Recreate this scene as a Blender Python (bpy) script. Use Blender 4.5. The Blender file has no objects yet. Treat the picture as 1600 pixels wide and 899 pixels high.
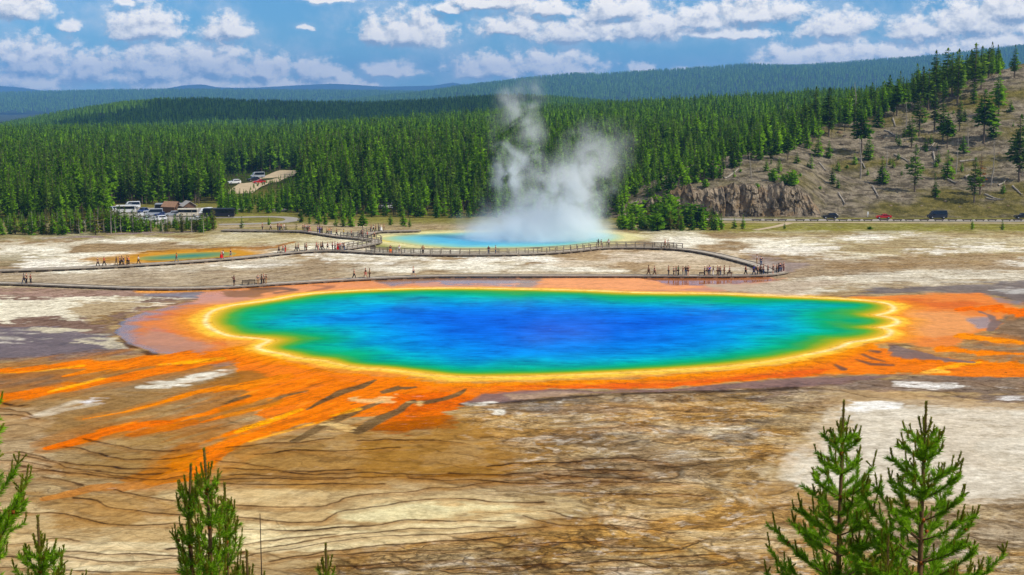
import bpy, bmesh, math, random
import numpy as np
from mathutils import Vector, Matrix

# ------------------------------------------------------------------ camera, sky, sun, exposure
scene = bpy.context.scene
F = 2300.0                                   # focal length in photo pixels (photo is 1600 x 899)
CAMZ = 33.0
PITCH = math.atan((449.5 - 150.0) / F)       # the horizon lies at row 150
cam = bpy.data.cameras.new('camera')
cam.sensor_width = 36.0
cam.lens = 36.0 * F / 1600.0
cam.clip_start = 0.5
cam.clip_end = 40000.0
cam_o = bpy.data.objects.new('camera', cam)
scene.collection.objects.link(cam_o)
cam_o.location = (0, 0, CAMZ)
cam_o.rotation_euler = (math.pi / 2 - PITCH, 0, 0)
scene.camera = cam_o

SUN_EL, SUN_AZ = math.radians(47), math.radians(112)      # azimuth clockwise from the viewing direction
sun = bpy.data.lights.new('sun', 'SUN')
sun.energy = 3.9
sun.angle = math.radians(0.5)
sun.color = (1.0, 0.95, 0.86)
sun_o = bpy.data.objects.new('sun', sun)
scene.collection.objects.link(sun_o)
to_sun = Vector((math.sin(SUN_AZ) * math.cos(SUN_EL), math.cos(SUN_AZ) * math.cos(SUN_EL), math.sin(SUN_EL)))
sun_o.rotation_euler = to_sun.to_track_quat('Z', 'Y').to_euler()
sun_o.location = (200, -50, 300)

vs = scene.view_settings
scene.display_settings.display_device = 'sRGB'
vs.view_transform = 'Standard'
vs.look = 'None'
vs.exposure = 0.0
vs.gamma = 1.0
vs.use_curve_mapping = False
scene.render.engine = 'CYCLES'
cy = scene.cycles
cy.max_bounces = 8
cy.diffuse_bounces = 2
cy.glossy_bounces = 2
cy.transmission_bounces = 3
cy.transparent_max_bounces = 8
cy.volume_bounces = 8
cy.use_denoising = True
cy.use_adaptive_sampling = True
cy.adaptive_threshold = 0.01
cy.caustics_reflective = False
cy.caustics_refractive = False
cy.volume_max_steps = 128

# ------------------------------------------------------------------ node helpers
class NT:
    def __init__(s, tree):
        s.t = tree; s.n = tree.nodes; s.l = tree.links
    def new(s, kind, **kw):
        nd = s.n.new(kind)
        for k, v in kw.items(): setattr(nd, k, v)
        return nd
    def put(s, sock, v):
        if v is None: return
        if isinstance(v, bpy.types.NodeSocket): s.l.new(v, sock)
        elif isinstance(v, (tuple, list)):
            if len(sock.default_value) == 4 and len(v) == 3: v = (*v, 1)
            sock.default_value = v
        else: sock.default_value = v
    def math(s, op, a, b=None, c=None, clamp=False):
        nd = s.new('ShaderNodeMath', operation=op, use_clamp=clamp)
        for i, v in enumerate((a, b, c)): s.put(nd.inputs[i], v)
        return nd.outputs[0]
    def vmath(s, op, a, b=None, c=None):
        nd = s.new('ShaderNodeVectorMath', operation=op)
        for i, v in enumerate((a, b, c)):
            if v is not None: s.put(nd.inputs[i], v)
        return nd.outputs['Value'] if op in ('LENGTH', 'DOT_PRODUCT') else nd.outputs[0]
    def mix(s, f, a, b, blend='MIX'):
        nd = s.new('ShaderNodeMix', data_type='RGBA', blend_type=blend)
        s.put(nd.inputs[0], f); s.put(nd.inputs[6], a); s.put(nd.inputs[7], b)
        return nd.outputs[2]
    def noise(s, vec, scale, detail=4, rough=.55, dist=0.0):
        nd = s.new('ShaderNodeTexNoise')
        s.put(nd.inputs['Vector'], vec)
        nd.inputs['Scale'].default_value = scale; nd.inputs['Detail'].default_value = detail
        nd.inputs['Roughness'].default_value = rough; nd.inputs['Distortion'].default_value = dist
        return nd.outputs[0]
    def ramp(s, f, lo, hi, a=0.0, b=1.0, smooth=True):
        nd = s.new('ShaderNodeMapRange')
        if smooth: nd.interpolation_type = 'SMOOTHSTEP'
        s.put(nd.inputs[0], f)
        for i, v in enumerate((lo, hi, a, b)): s.put(nd.inputs[i + 1], v)
        return nd.outputs[0]
    def sep(s, v):
        nd = s.new('ShaderNodeSeparateXYZ'); s.put(nd.inputs[0], v); return nd.outputs
    def comb(s, x, y, z):
        nd = s.new('ShaderNodeCombineXYZ')
        for i, v in enumerate((x, y, z)): s.put(nd.inputs[i], v)
        return nd.outputs[0]

def lin(c, k=1.0):
    c = np.asarray(c, float) / 255.0
    return np.where(c <= .04045, c / 12.92, ((c + .055) / 1.055) ** 2.4) * k
def L3(c, k=1.0):
    return tuple(float(v) for v in lin(c, k))

# ------------------------------------------------------------------ world: Nishita sky and fair-weather cumulus by direction
world = bpy.data.worlds.new('World')
scene.world = world
world.use_nodes = True
world.node_tree.nodes.clear()
W = NT(world.node_tree)
SKY_K = 0.085
sky = W.new('ShaderNodeTexSky', sky_type='NISHITA', sun_disc=False, sun_elevation=SUN_EL, sun_rotation=SUN_AZ,
            altitude=2200.0, air_density=1.0, dust_density=0.3, ozone_density=2.0)
wdir = W.new('ShaderNodeTexCoord').outputs['Generated']
dx, dy, dz = W.sep(wdir)
az = W.math('ARCTAN2', dx, dy)
el = W.math('ARCSINE', dz)
cu = W.math('MULTIPLY', az, 23.0)            # units of about 100 photo pixels
cv = W.math('MULTIPLY', el, 23.0)
cuv = W.comb(cu, cv, 0.0)
# clouds seen over the hills: centre column, base row, half width, height (in photo pixels)
CLOUDS = [(40, 30, 62, 45), (118, 48, 24, 14), (235, 55, 72, 50), (360, 57, 46, 36), (205, 15, 22, 7), (60, 108, 80, 52), (150, 118, 75, 44),
          (250, 118, 85, 62), (330, 112, 90, 58), (420, 118, 60, 38), (50, 135, 90, 34), (300, 138, 130, 34), (500, 118, 50, 30), (520, 138, 90, 28), (430, 136, 70, 30),
          (640, 62, 90, 54), (600, 60, 50, 34), (610, 114, 56, 22), (770, 115, 85, 36), (860, 112, 95, 42), (480, 45, 16, 6), (520, 4, 50, 8), (700, 18, 30, 12),
          (800, 50, 70, 34), (770, 10, 95, 22), (900, 60, 90, 40), (1010, 52, 110, 42), (960, 26, 90, 34), (1100, 40, 90, 34), (1180, 30, 95, 38), (1130, 58, 80, 16), (850, 20, 60, 24),
          (1300, 52, 85, 38), (1230, 100, 60, 34), (1300, 98, 95, 40), (1390, 94, 70, 28), (1075, 118, 44, 18), (1000, 116, 30, 24),
          (1510, 48, 95, 52), (1570, 28, 90, 40), (1440, 62, 55, 24), (1420, 58, 55, 30), (1560, 74, 120, 34), (1480, 84, 80, 20), (1640, 60, 90, 60), (-60, 110, 90, 50), (1720, 30, 90, 44)]
grp = bpy.data.node_groups.new('cloud_field', 'ShaderNodeTree')
grp.interface.new_socket('P', in_out='INPUT', socket_type='NodeSocketVector')
grp.interface.new_socket('D', in_out='OUTPUT', socket_type='NodeSocketFloat')
Gp = NT(grp)
gi = Gp.new('NodeGroupInput'); go = Gp.new('NodeGroupOutput')
P = gi.outputs[0]
warp = Gp.new('ShaderNodeTexNoise'); Gp.put(warp.inputs['Vector'], P); warp.inputs['Scale'].default_value = 2.6; warp.inputs['Detail'].default_value = 3
Pw = Gp.vmath('MULTIPLY_ADD', Gp.vmath('SUBTRACT', warp.outputs['Color'], (.5, .5, .5)), (.30, .22, 0.0), P)
cur = None
for (cx, cb, hw, ht) in CLOUDS:
    u0 = math.atan((cx - 800) / F) * 23.0
    v0 = math.atan((150 - cb) / F) * 23.0
    # upper half: full height; lower half: a third of it (flat bases)
    d = Gp.vmath('SUBTRACT', Pw, (u0, v0, 0))
    up = Gp.vmath('MULTIPLY', d, (100 / hw, 100 / ht, 0))
    dn = Gp.vmath('MULTIPLY', d, (100 / hw, -100 / (ht * .28 + 3), 0))
    m = Gp.vmath('LENGTH', Gp.vmath('MAXIMUM', Gp.vmath('ABSOLUTE', Gp.vmath('MULTIPLY', d, (100 / hw, 0, 0))), Gp.vmath('MAXIMUM', up, dn)))
    cur = m if cur is None else Gp.math('SMOOTH_MIN', cur, m, 0.18)
shape = Gp.math('SUBTRACT', 1.0, cur)
# generic cloud cover higher up and behind, so the sky is whole in every direction
_, pv, _ = Gp.sep(P)
gen = Gp.noise(Gp.vmath('MULTIPLY', P, (.35, .9, 1)), 0.55, 5, .55)
gen = Gp.math('MULTIPLY', Gp.math('SUBTRACT', gen, .5), 5.0)
pu, _, _ = Gp.sep(P)
inside = Gp.math('MULTIPLY', Gp.ramp(pv, 1.75, 2.4, 1.0, 0.0), Gp.ramp(Gp.math('ABSOLUTE', pu), 9.0, 11.0, 1.0, 0.0))
shape = Gp.math('ADD', Gp.math('MULTIPLY', shape, inside), Gp.math('MULTIPLY', gen, Gp.math('SUBTRACT', 1.0, inside)))
fb = Gp.noise(Gp.vmath('MULTIPLY', P, (1.0, 1.25, 1.0)), 3.9, 8, .64)
out = Gp.math('ADD', shape, Gp.math('MULTIPLY', Gp.math('SUBTRACT', fb, .5), 1.9))
Gp.put(go.inputs[0], out)

def field(vec):
    nd = W.new('ShaderNodeGroup'); nd.node_tree = grp; W.put(nd.inputs[0], vec); return nd.outputs[0]
D0 = field(cuv)
D1 = field(W.vmath('ADD', cuv, (.07, .11, 0)))
alpha = W.ramp(D0, -0.06, 0.50)
alpha = W.math('MULTIPLY', alpha, W.ramp(cv, -.3, 0.25))
lit = W.math('ADD', W.math('MULTIPLY', W.math('SUBTRACT', D0, D1), 1.35), 0.58, clamp=True)
lit = W.math('MULTIPLY', lit, W.ramp(D0, 0.0, 1.2, 1.08, 0.86))
ccol = W.mix(lit, (0.34, 0.43, 0.56), (1.34, 1.26, 1.15))
lowf = W.ramp(cv, 0.2, 1.3, 1.0, 0.0)
ccol = W.vmath('MULTIPLY', ccol, W.mix(lowf, (1, 1, 1), (1.24, 1.20, 1.12)))
skyc = W.vmath('MULTIPLY', sky.outputs[0], (SKY_K * .44, SKY_K * .88, SKY_K * 1.24))
veil = W.math('MULTIPLY', W.math('MULTIPLY', W.ramp(D0, -1.1, 0.35), W.ramp(W.noise(cuv, 1.1, 6, .62), .38, .66)), .55)
skyc = W.mix(veil, skyc, (.80, .87, .95))
total = W.mix(alpha, skyc, ccol)
bg = W.new('ShaderNodeBackground'); W.put(bg.inputs[0], total); bg.inputs[1].default_value = 1.0
wo = W.new('ShaderNodeOutputWorld'); W.l.new(bg.outputs[0], wo.inputs[0])
world.cycles.sampling_method = 'MANUAL'; world.cycles.sample_map_resolution = 512

# ------------------------------------------------------------------ geometry helpers
CA, SA = math.cos(PITCH), math.sin(PITCH)
def ray(px, py):
    u = (px - 800.0) / F; v = (449.5 - py) / F
    return u, CA + v * SA, -SA + v * CA
def G(px, py, z=0.0):
    """point on the level z seen at photo pixel px, py"""
    u, y, w = ray(np.asarray(px, float), np.asarray(py, float))
    t = (z - CAMZ) / w
    return u * t, y * t
def at_depth(px, py, Y):
    u, y, w = ray(px, py)
    t = Y / y
    return Vector((u * t, Y, CAMZ + w * t))
def to_px(x, y, z):
    x = np.asarray(x, float); y = np.asarray(y, float); z = np.asarray(z, float) - CAMZ
    dep = y * CA - z * SA
    up = y * SA + z * CA
    return 800 + F * x / dep, 449.5 - F * up / dep

def sstep(a, b, x):
    t = np.clip((np.asarray(x, float) - a) / (b - a), 0, 1)
    return t * t * (3 - 2 * t)
def hash2(ix, iy, seed=0):
    h = (ix.astype(np.int64) * 374761393 + iy.astype(np.int64) * 668265263 + seed * 1442695041) & 0xFFFFFFFF
    h = ((h ^ (h >> 13)) * 1274126177) & 0xFFFFFFFF
    return ((h ^ (h >> 16)) & 0xFFFFFF) / float(0xFFFFFF)
def vnoise(x, y, seed=0):
    xi = np.floor(x); yi = np.floor(y); fx = x - xi; fy = y - yi
    fx = fx * fx * fx * (fx * (fx * 6 - 15) + 10); fy = fy * fy * fy * (fy * (fy * 6 - 15) + 10)
    a = hash2(xi, yi, seed); b = hash2(xi + 1, yi, seed); c = hash2(xi, yi + 1, seed); d = hash2(xi + 1, yi + 1, seed)
    return (a * (1 - fx) + b * fx) * (1 - fy) + (c * (1 - fx) + d * fx) * fy
def fbm(x, y, octv=4, seed=0, gain=.5):
    x = np.asarray(x, float); y = np.asarray(y, float)
    s = 0; a = 1; n = 0
    for i in range(octv):
        s = s + a * vnoise(x + 17.3 * i, y - 9.1 * i, seed + i); n += a
        a *= gain; x = x * 2.03; y = y * 2.03
    return s / n

COL = scene.collection
def obj_np(name, V, Fc, mat=None, parent=None, smooth=False, link=True, mats=None, midx=None):
    V = np.asarray(V, np.float32).reshape(-1, 3)
    me = bpy.data.meshes.new(name)
    Fc = np.asarray(Fc, np.int32)
    k = Fc.shape[1]
    me.vertices.add(len(V)); me.vertices.foreach_set('co', V.ravel())
    me.loops.add(Fc.size); me.loops.foreach_set('vertex_index', Fc.ravel())
    me.polygons.add(len(Fc)); me.polygons.foreach_set('loop_start', np.arange(0, Fc.size, k, dtype=np.int32))
    me.polygons.foreach_set('use_smooth', np.full(len(Fc), smooth))
    for m in (mats or ([mat] if mat else [])): me.materials.append(m)
    if midx is not None: me.polygons.foreach_set('material_index', np.asarray(midx, np.int32))
    me.update(calc_edges=True)
    o = bpy.data.objects.new(name, me)
    if link: COL.objects.link(o)
    if parent: o.parent = parent
    return o
def grid_faces(nr, nc, closed=False):
    i = np.arange(nr - 1)[:, None] * nc; j = np.arange(nc if closed else nc - 1)[None, :]
    j2 = (j + 1) % nc
    a = i + j; b = i + j2; c = i + nc + j2; d = i + nc + j
    return np.stack([a, b, c, d], -1).reshape(-1, 4)
def vcol(o, name, arr):
    at = o.data.attributes.new(name, 'FLOAT_COLOR', 'POINT')
    a = np.ones((len(o.data.vertices), 4), np.float32); a[:, :3] = arr
    at.data.foreach_set('color', a.ravel())
def material(name):
    m = bpy.data.materials.new(name); m.use_nodes = True
    m.node_tree.nodes.clear()
    N = NT(m.node_tree)
    bs = N.new('ShaderNodeBsdfPrincipled'); ou = N.new('ShaderNodeOutputMaterial')
    N.l.new(bs.outputs[0], ou.inputs[0])
    return m, N, bs
def plain(name, col, rough=.7, spec=.3, metal=0.0, var=.25, scale=3.0):
    m, N, bs = material(name)
    tc = N.new('ShaderNodeTexCoord').outputs['Object']
    n = N.noise(tc, scale, 4)
    N.put(bs.inputs['Base Color'], N.mix(N.ramp(n, .3, .7), tuple(c * (1 - var) for c in col), tuple(min(1, c * (1 + var)) for c in col)))
    bs.inputs['Roughness'].default_value = rough
    bs.inputs['Specular IOR Level'].default_value = spec
    bs.inputs['Metallic'].default_value = metal
    return m
def tag(o, label=None, cat=None, group=None, kind=None):
    for k, v in (('label', label), ('category', cat), ('group', group), ('kind', kind)):
        if v: o[k] = v
    return o
def empty(name, loc=(0, 0, 0), rz=0.0, label=None, cat=None, group=None):
    o = bpy.data.objects.new(name, None); COL.objects.link(o)
    o.location = loc; o.rotation_euler = (0, 0, rz); o.empty_display_size = .3
    return tag(o, label, cat, group)
# ------------------------------------------------------------------ the lie of the land
def interp(x, tab):
    tab = np.asarray(tab, float); return np.interp(x, tab[:, 0], tab[:, 1])
ZC = [(930, 0), (960, 1.0), (985, 4.0), (1020, 7.5), (1050, 9.4), (1100, 12.0), (1150, 14.5), (1200, 17), (1250, 20), (1300, 23.5), (1350, 26), (1400, 29.5), (1450, 33), (1500, 37.4), (1550, 41.6), (1600, 45), (1700, 51), (1950, 62)]
YC = [(930, 408), (1000, 413), (1100, 435), (1200, 462), (1300, 500), (1400, 530), (1600, 560), (1950, 600)]
CLH = [(985, 0), (1030, 4.0), (1060, 6.6), (1120, 7.4), (1200, 7.8), (1245, 7.0), (1268, 4.0), (1290, .5), (1320, 0)]
HILL_FOOT = 401.0
def fan(x, y): return 800 + F * x / np.maximum(y, 1)
def hill_z(x, y):
    x = np.asarray(x, float); y = np.asarray(y, float)
    p = fan(x, y)
    zc = interp(p, ZC); yc = interp(p, YC); cl = interp(p, CLH)
    s = (y - HILL_FOOT) / (yc - HILL_FOOT)
    step = sstep(HILL_FOOT + 3.2, HILL_FOOT + 9, y)
    base = cl * step + (zc - cl) * np.clip(s, 0, 1) ** 1.0
    lump = (fbm(x / 22, y / 22, 4, 5) - .5) * 3.4 * np.clip(s * 2.5, 0, 1) * np.clip(zc / 12, 0, 1)
    lump += (fbm(x / 4, y / 4, 3, 8) - .5) * .8 * np.clip(s * 4, 0, 1) * np.clip(zc / 8, 0, 1)
    z = base + lump
    back = np.maximum(0, y - yc)
    z = z - back * .05 * np.clip(zc / 20, 0.3, 1)
    z = np.where(s < 0, -0.4, z)
    return np.where(zc < .05, -0.4, z)
def plain_z(x, y):
    x = np.asarray(x, float); y = np.asarray(y, float)
    front = 31.2 - .40 * y + (fbm(x / 9, y / 9, 3, 3) - .5) * 1.2
    front = np.minimum(front, 31.2)
    z = np.where(front > 0, front, 0.0)
    p = fan(x, np.maximum(y, 300))
    tilt = np.clip((y - 430) / 620, 0, 3.0)
    z = z + tilt * (-13 + 21 * np.clip(p, -900, 1300) / 800) + np.clip((y - 420) / 100, 0, 1) * (fbm(x / 60, y / 60, 3, 11) - .5) * 5
    far = np.minimum(np.maximum(0, y - 1300), 1500)
    return z - far * .02
def land_z(x, y):
    return np.maximum(plain_z(x, y), hill_z(x, y))
def hit(px, py, lo=90.0, hi=700.0):
    """first point of the land seen at a photo pixel"""
    u, y, w = ray(px, py)
    Y = np.linspace(lo, hi, 1600); t = Y / y
    below = (CAMZ + w * t) <= land_z(u * t, Y)
    i = int(np.argmax(below)) if below.any() else len(Y) - 1
    return Vector((u * t[i], Y[i], CAMZ + w * t[i]))

# ------------------------------------------------------------------ shorelines, traced from the photograph and laid on the ground
POOL_PX = [(330, 503), (333, 493), (345, 485), (368, 478), (400, 474), (440, 468), (475, 461), (520, 457), (570, 454.5), (640, 452), (720, 451), (800, 452.5), (880, 454), (940, 456),
           (990, 458.5), (1050, 459), (1120, 460), (1200, 463.5), (1270, 466), (1330, 469), (1372, 473), (1386, 477.5), (1388, 481), (1380, 487), (1366, 490.5), (1352, 492.5), (1376, 495.5), (1394, 500), (1392, 505.5), (1375, 509.5),
           (1356, 511.5), (1376, 514), (1384, 519), (1374, 525), (1350, 530.5), (1320, 533), (1314, 537), (1300, 542), (1270, 550), (1225, 559), (1170, 567), (1100, 573), (1020, 578), (940, 582), (860, 585.5), (780, 587.5), (725, 587.5), (690, 585),
           (650, 580), (600, 574), (570, 573.5), (540, 570), (515, 562.5), (500, 561), (470, 558), (452, 551.5), (425, 548), (413, 543), (425, 537), (437, 532), (420, 528), (395, 526), (365, 524), (345, 517)]
BACK_PX = [(590, 374), (600, 370), (640, 366), (700, 363.5), (780, 362), (860, 361.5), (930, 362), (968, 366), (980, 371), (965, 377), (930, 381), (900, 384.5), (860, 387), (800, 388), (740, 388.5), (700, 388), (660, 385), (625, 380)]
SIDE_PX = [(212, 404.5), (222, 401), (250, 398.5), (285, 395.5), (320, 394), (350, 393.5), (372, 395), (366, 399), (345, 402), (310, 404.5), (270, 407), (240, 407.5), (220, 407)]
def smooth_loop(pts, n):
    P = np.asarray(pts, float)
    for _ in range(2):                                   # corner cutting
        Q = np.roll(P, -1, 0)
        P = np.stack([P * .75 + Q * .25, P * .25 + Q * .75], 1).reshape(-1, 2)
    P = np.vstack([P, P[:1]])
    s = np.r_[0, np.cumsum(np.linalg.norm(np.diff(P, axis=0) * [1, 3], axis=1))]
    t = np.linspace(0, s[-1], n, endpoint=False)
    return np.stack([np.interp(t, s, P[:, 0]), np.interp(t, s, P[:, 1])], 1)
def world_loop(px, n):
    L = smooth_loop(px, n); x, y = G(L[:, 0], L[:, 1]); return np.stack([x, y], 1)
POOL_W, BACK_W, SIDE_W = world_loop(POOL_PX, 700), world_loop(BACK_PX, 260), world_loop(SIDE_PX, 200)
def smooth_open_px(P):
    P = np.asarray(P, float)
    for _ in range(2):
        Q = np.empty((2 * (len(P) - 1), 2)); Q[0::2] = P[:-1] * .75 + P[1:] * .25; Q[1::2] = P[:-1] * .25 + P[1:] * .75
        P = np.vstack([P[:1], Q, P[-1:]])
    return P
def seg_dist(X, Y, P, closed=True, sx=1.0):
    """distance to a polyline, plus inside test"""
    X = np.asarray(X, float); Y = np.asarray(Y, float)
    Q = np.roll(P, -1, 0) if closed else P[1:]
    A = P if closed else P[:-1]
    best = np.full(X.shape, 1e18); ins = np.zeros(X.shape, bool); par = np.zeros(X.shape)
    for i, ((ax, ay), (bx, by)) in enumerate(zip(A, Q)):
        ex, ey = (bx - ax) * sx, by - ay
        wx, wy = (X - ax) * sx, Y - ay
        t = np.clip((wx * ex + wy * ey) / (ex * ex + ey * ey + 1e-12), 0, 1)
        d = (wx - t * ex) ** 2 + (wy - t * ey) ** 2
        m = d < best; best = np.where(m, d, best); par = np.where(m, i + t, par)
        if closed and by != ay:
            c = (ay > Y) != (by > Y)
            ins ^= c & (X < (bx - ax) * (Y - ay) / (by - ay) + ax)
    return np.sqrt(best), ins, par

# ------------------------------------------------------------------ colours of the sinter flat and its bacterial mats
class Paint:
    """layers of surface colour over points of the ground, given by their place in the survey photograph"""
    def __init__(s, px, py, x, y):
        s.px, s.py, s.x, s.y = px, py, x, y
        s.col = np.zeros(px.shape + (3,)); s.crack = np.zeros(px.shape); s.wet = np.zeros(px.shape); s.fleck = np.full(px.shape, .5)
        s.n1 = fbm(x / 7, y / 7, 5, 21) - .5
        s.n2 = fbm(x / 1.6, y / 1.6, 4, 22) - .5
        s.n3 = fbm(x / 25, y / 25, 4, 23) - .5
        fu, fv = x * .47 + y * .88, x * .88 - y * .47
        s.ng = fbm(fu / 11, fv / 1.5, 5, 27) - .5             # drawn out along the runoff
        s.nh = fbm(x / 3.2, y / 1.0, 4, 29) - .5
        s.nf = fbm(x / 14, y / 3.0, 5, 24) - .5            # flow-drawn grain
    def blend(s, sl, m, col, k=1.0, wet=None, crack=None, fleck=None):
        c = lin(col, k)
        if m.max() <= 0: return
        s.col[sl] = s.col[sl] * (1 - m[..., None]) + c * m[..., None]
        for a, v in ((s.wet, wet), (s.crack, crack), (s.fleck, fleck)):
            if v is not None: a[sl] = a[sl] * (1 - m) + v * m
    def box(s, pts, pad):
        pts = np.asarray(pts, float)
        r = np.where((s.py[:, 0] > pts[:, 1].min() - pad) & (s.py[:, 0] < pts[:, 1].max() + pad))[0]
        c = np.where((s.px[0] > pts[:, 0].min() - pad * 3) & (s.px[0] < pts[:, 0].max() + pad * 3))[0]
        if not len(r) or not len(c): return None
        return np.s_[r[0]:r[-1] + 1, c[0]:c[-1] + 1]
    def poly(s, pts, col, feather=4, rag=5, a=1.0, grain=None, **kw):
        sl = s.box(pts, feather * 2 + rag)
        if sl is None: return
        d, ins, _ = seg_dist(s.px[sl], s.py[sl], np.asarray(pts, float), True, .35)
        sd = np.where(ins, d, -d) + rag * (s.n1[sl] * 1.8 + s.nf[sl] * 1.9 + s.n2[sl] * 1.2 + s.nh[sl] * 2.0)
        m = sstep(-feather * .55, feather * .55, sd) * a
        if grain is None and min(col) > 165 and feather <= 4 and rag >= 3: grain = .44
        if grain: m = m * sstep(grain - .12, grain + .12, s.nf[sl] + .5 + (s.n2[sl]) * .4 + np.clip(sd / 60, -.2, .2))
        s.blend(sl, m, col, **kw)
    def stroke(s, pts, w, col, feather=2.0, rag=2.0, a=1.0, **kw):
        pts = np.asarray(pts, float); w = np.atleast_1d(np.asarray(w, float))
        sl = s.box(pts, w.max() + feather + rag)
        if sl is None: return
        d, _, par = seg_dist(s.px[sl], s.py[sl], pts, False, .35)
        ww = np.interp(par, np.linspace(0, len(pts) - 1, len(w)), w) / 2 if len(w) > 1 else w[0] / 2
        ww = ww * (1 + 1.3 * s.n1[sl] + 1.2 * s.ng[sl] + .7 * s.n2[sl])
        if w.max() >= 6 and kw.get('wet') == .25:
            q = (np.interp(par, np.linspace(0, len(pts) - 1, len(w)), w) / 2 if len(w) > 1 else w[0] / 2) + 3
            m = sstep(0, .9, 1.9 - d / np.maximum(q, .1) + s.ng[sl] * 2.6 + s.n1[sl]) * .5
            cc = s.col[sl]; m = m * (1 - sstep(.35, .5, cc[..., 0]) * sstep(.16, .08, cc[..., 2]))
            s.blend(sl, m, (176, 112, 48), crack=.1)
        if w.max() >= 6:
            q = (np.interp(par, np.linspace(0, len(pts) - 1, len(w)), w) / 2 if len(w) > 1 else w[0] / 2)
            m = sstep(0, .5, 1 - d / np.maximum(q, .1) + s.ng[sl] * 1.7 + s.n2[sl] * .6 + s.n1[sl] * .6 + .12) * a
        else:
            m = sstep(feather * .7, -feather * .7, d - ww + rag * (s.n2[sl] * .8 + s.ng[sl] * 2.2)) * a
        s.blend(sl, m, col, **kw)

ORANGE, BRIGHT, DEEP, PEACH, RUST = (230, 122, 14), (250, 150, 10), (222, 92, 0), (226, 150, 84), (150, 78, 25)
YEL, CREAM, WHITE, TAN, BROWN, GREY, MAUVE, DARK = (246, 196, 84), (255, 232, 150), (232, 225, 208), (176, 140, 90), (128, 96, 56), (140, 124, 104), (128, 104, 100), (62, 48, 38)
def paint_ground(px, py, x, y):
    p = Paint(px, py, x, y)
    A = np.s_[:, :]
    one = np.ones(px.shape)
    # sinter flat: cream far off, tan and brown close by
    p.blend(A, one, (172, 146, 104), crack=.5)
    p.blend(A, sstep(470, 425, py), (206, 194, 168), crack=.0, fleck=1.0)
    streak = fbm(x / 13, y / 16, 5, 31, .58)
    band = sstep(462, 430, py)
    p.blend(A, band * sstep(.50, .40, streak), (150, 126, 92))
    p.blend(A, band * sstep(.535, .60, streak) * .9, (236, 228, 206))
    p.blend(A, band * sstep(.60, .52, fbm(x / 40, y / 60, 3, 33)) * sstep(398, 412, py) * .55, (164, 146, 120), wet=.3)
    # scrubby turf tint along the foot of the trees
    p.blend(A, sstep(372, 358, py + 14 * p.n1) * .75, (142, 132, 76), fleck=1)
    p.poly([(-300, 352), (330, 352), (345, 362), (200, 372), (-300, 382)], (132, 124, 76), 5, 6, .8, fleck=1)
    p.poly([(-300, 398), (60, 396), (90, 404), (40, 412), (-300, 412)], (138, 124, 88), 4, 6, .7)
    p.poly([(250, 372), (380, 364), (470, 362), (560, 376), (480, 384), (340, 384)], (186, 172, 128), 5, 6, .7, fleck=1)
    p.poly([(580, 372), (660, 372), (640, 378), (690, 388), (600, 388), (560, 382)], (128, 134, 60), 2, 2, .9, fleck=1)
    p.poly([(1000, 350), (1900, 350), (1900, 362), (1400, 362), (1200, 361), (1000, 358)], (128, 124, 52), 2, 3, .95, fleck=1)
    p.poly([(340, 345), (480, 342), (640, 350), (760, 350), (760, 360), (560, 360), (400, 356), (340, 358)], (166, 146, 112), 3, 4, .8)
    p.poly([(1200, 364), (1900, 364), (1900, 398), (1500, 402), (1330, 396), (1240, 384)], (178, 162, 120), 6, 8, .7, grain=.5)
    for q in ([(1150, 393), (1300, 386), (1240, 400)], [(1420, 390), (1560, 384), (1600, 390), (1480, 396)], [(1230, 405), (1310, 402), (1330, 408), (1260, 411)], [(1300, 372), (1420, 368), (1380, 374)],
              [(950, 399), (1030, 396), (1045, 404), (960, 408)], [(700, 402), (860, 400), (880, 408), (760, 413)], [(420, 398), (560, 402), (700, 408), (560, 414)], [(40, 402), (180, 414), (40, 424)], [(330, 415), (470, 412), (400, 421)],
              [(1560, 408), (1700, 404), (1700, 414), (1600, 416)]):
        p.poly(q, (238, 230, 212), 3, 7, .85)
    p.poly([(1180, 398), (1280, 412), (1240, 424), (1200, 440), (1160, 440)], (150, 128, 116), 5, 5, .8, wet=.6)
    p.poly([(1250, 405), (1420, 402), (1560, 410), (1400, 420), (1280, 425)], (150, 122, 84), 6, 8, .75, grain=.5)
    p.poly([(-300, 428), (180, 424), (420, 424), (500, 432), (330, 448), (130, 446), (-300, 440)], (166, 148, 122), 4, 6, .85, wet=.3)
    p.poly([(500, 425), (900, 424), (1190, 424), (1190, 434), (900, 432), (700, 431), (520, 436)], (176, 156, 124), 3, 4, .8, wet=.2)
    p.poly([(880, 386), (1120, 384), (1190, 420), (1080, 424), (1010, 424), (880, 418)], (180, 154, 120), 6, 8, .6)
    # left middle ground
    p.poly([(-300, 446), (150, 452), (330, 452), (440, 455), (330, 468), (220, 486), (180, 510), (185, 530), (230, 552), (100, 562), (-300, 572)], (122, 98, 84), 6, 5, wet=.25, crack=0, fleck=.8)
    p.poly([(-300, 450), (140, 453), (330, 452), (250, 462), (60, 466), (-300, 466)], (156, 128, 112), 4, 4, .9, fleck=.9)
    p.poly([(-300, 464), (120, 466), (250, 468), (310, 464), (260, 476), (190, 486), (170, 500), (-300, 506)], (226, 216, 190), 4, 9, .95, grain=.38)
    p.poly([(130, 474), (230, 472), (200, 486), (180, 505), (150, 506), (110, 490)], (150, 122, 78), 5, 7, .75)
    p.poly([(-300, 514), (90, 512), (180, 522), (200, 545), (90, 556), (-300, 566)], (100, 84, 82), 6, 6, .85, wet=.6)
    p.poly([(60, 516), (190, 515), (225, 545), (180, 548)], (210, 196, 160), 3, 8, .8, grain=.55)
    p.poly([(-300, 524), (50, 522), (90, 530), (-300, 536)], (206, 194, 172), 3, 6, .8, grain=.5)
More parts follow.
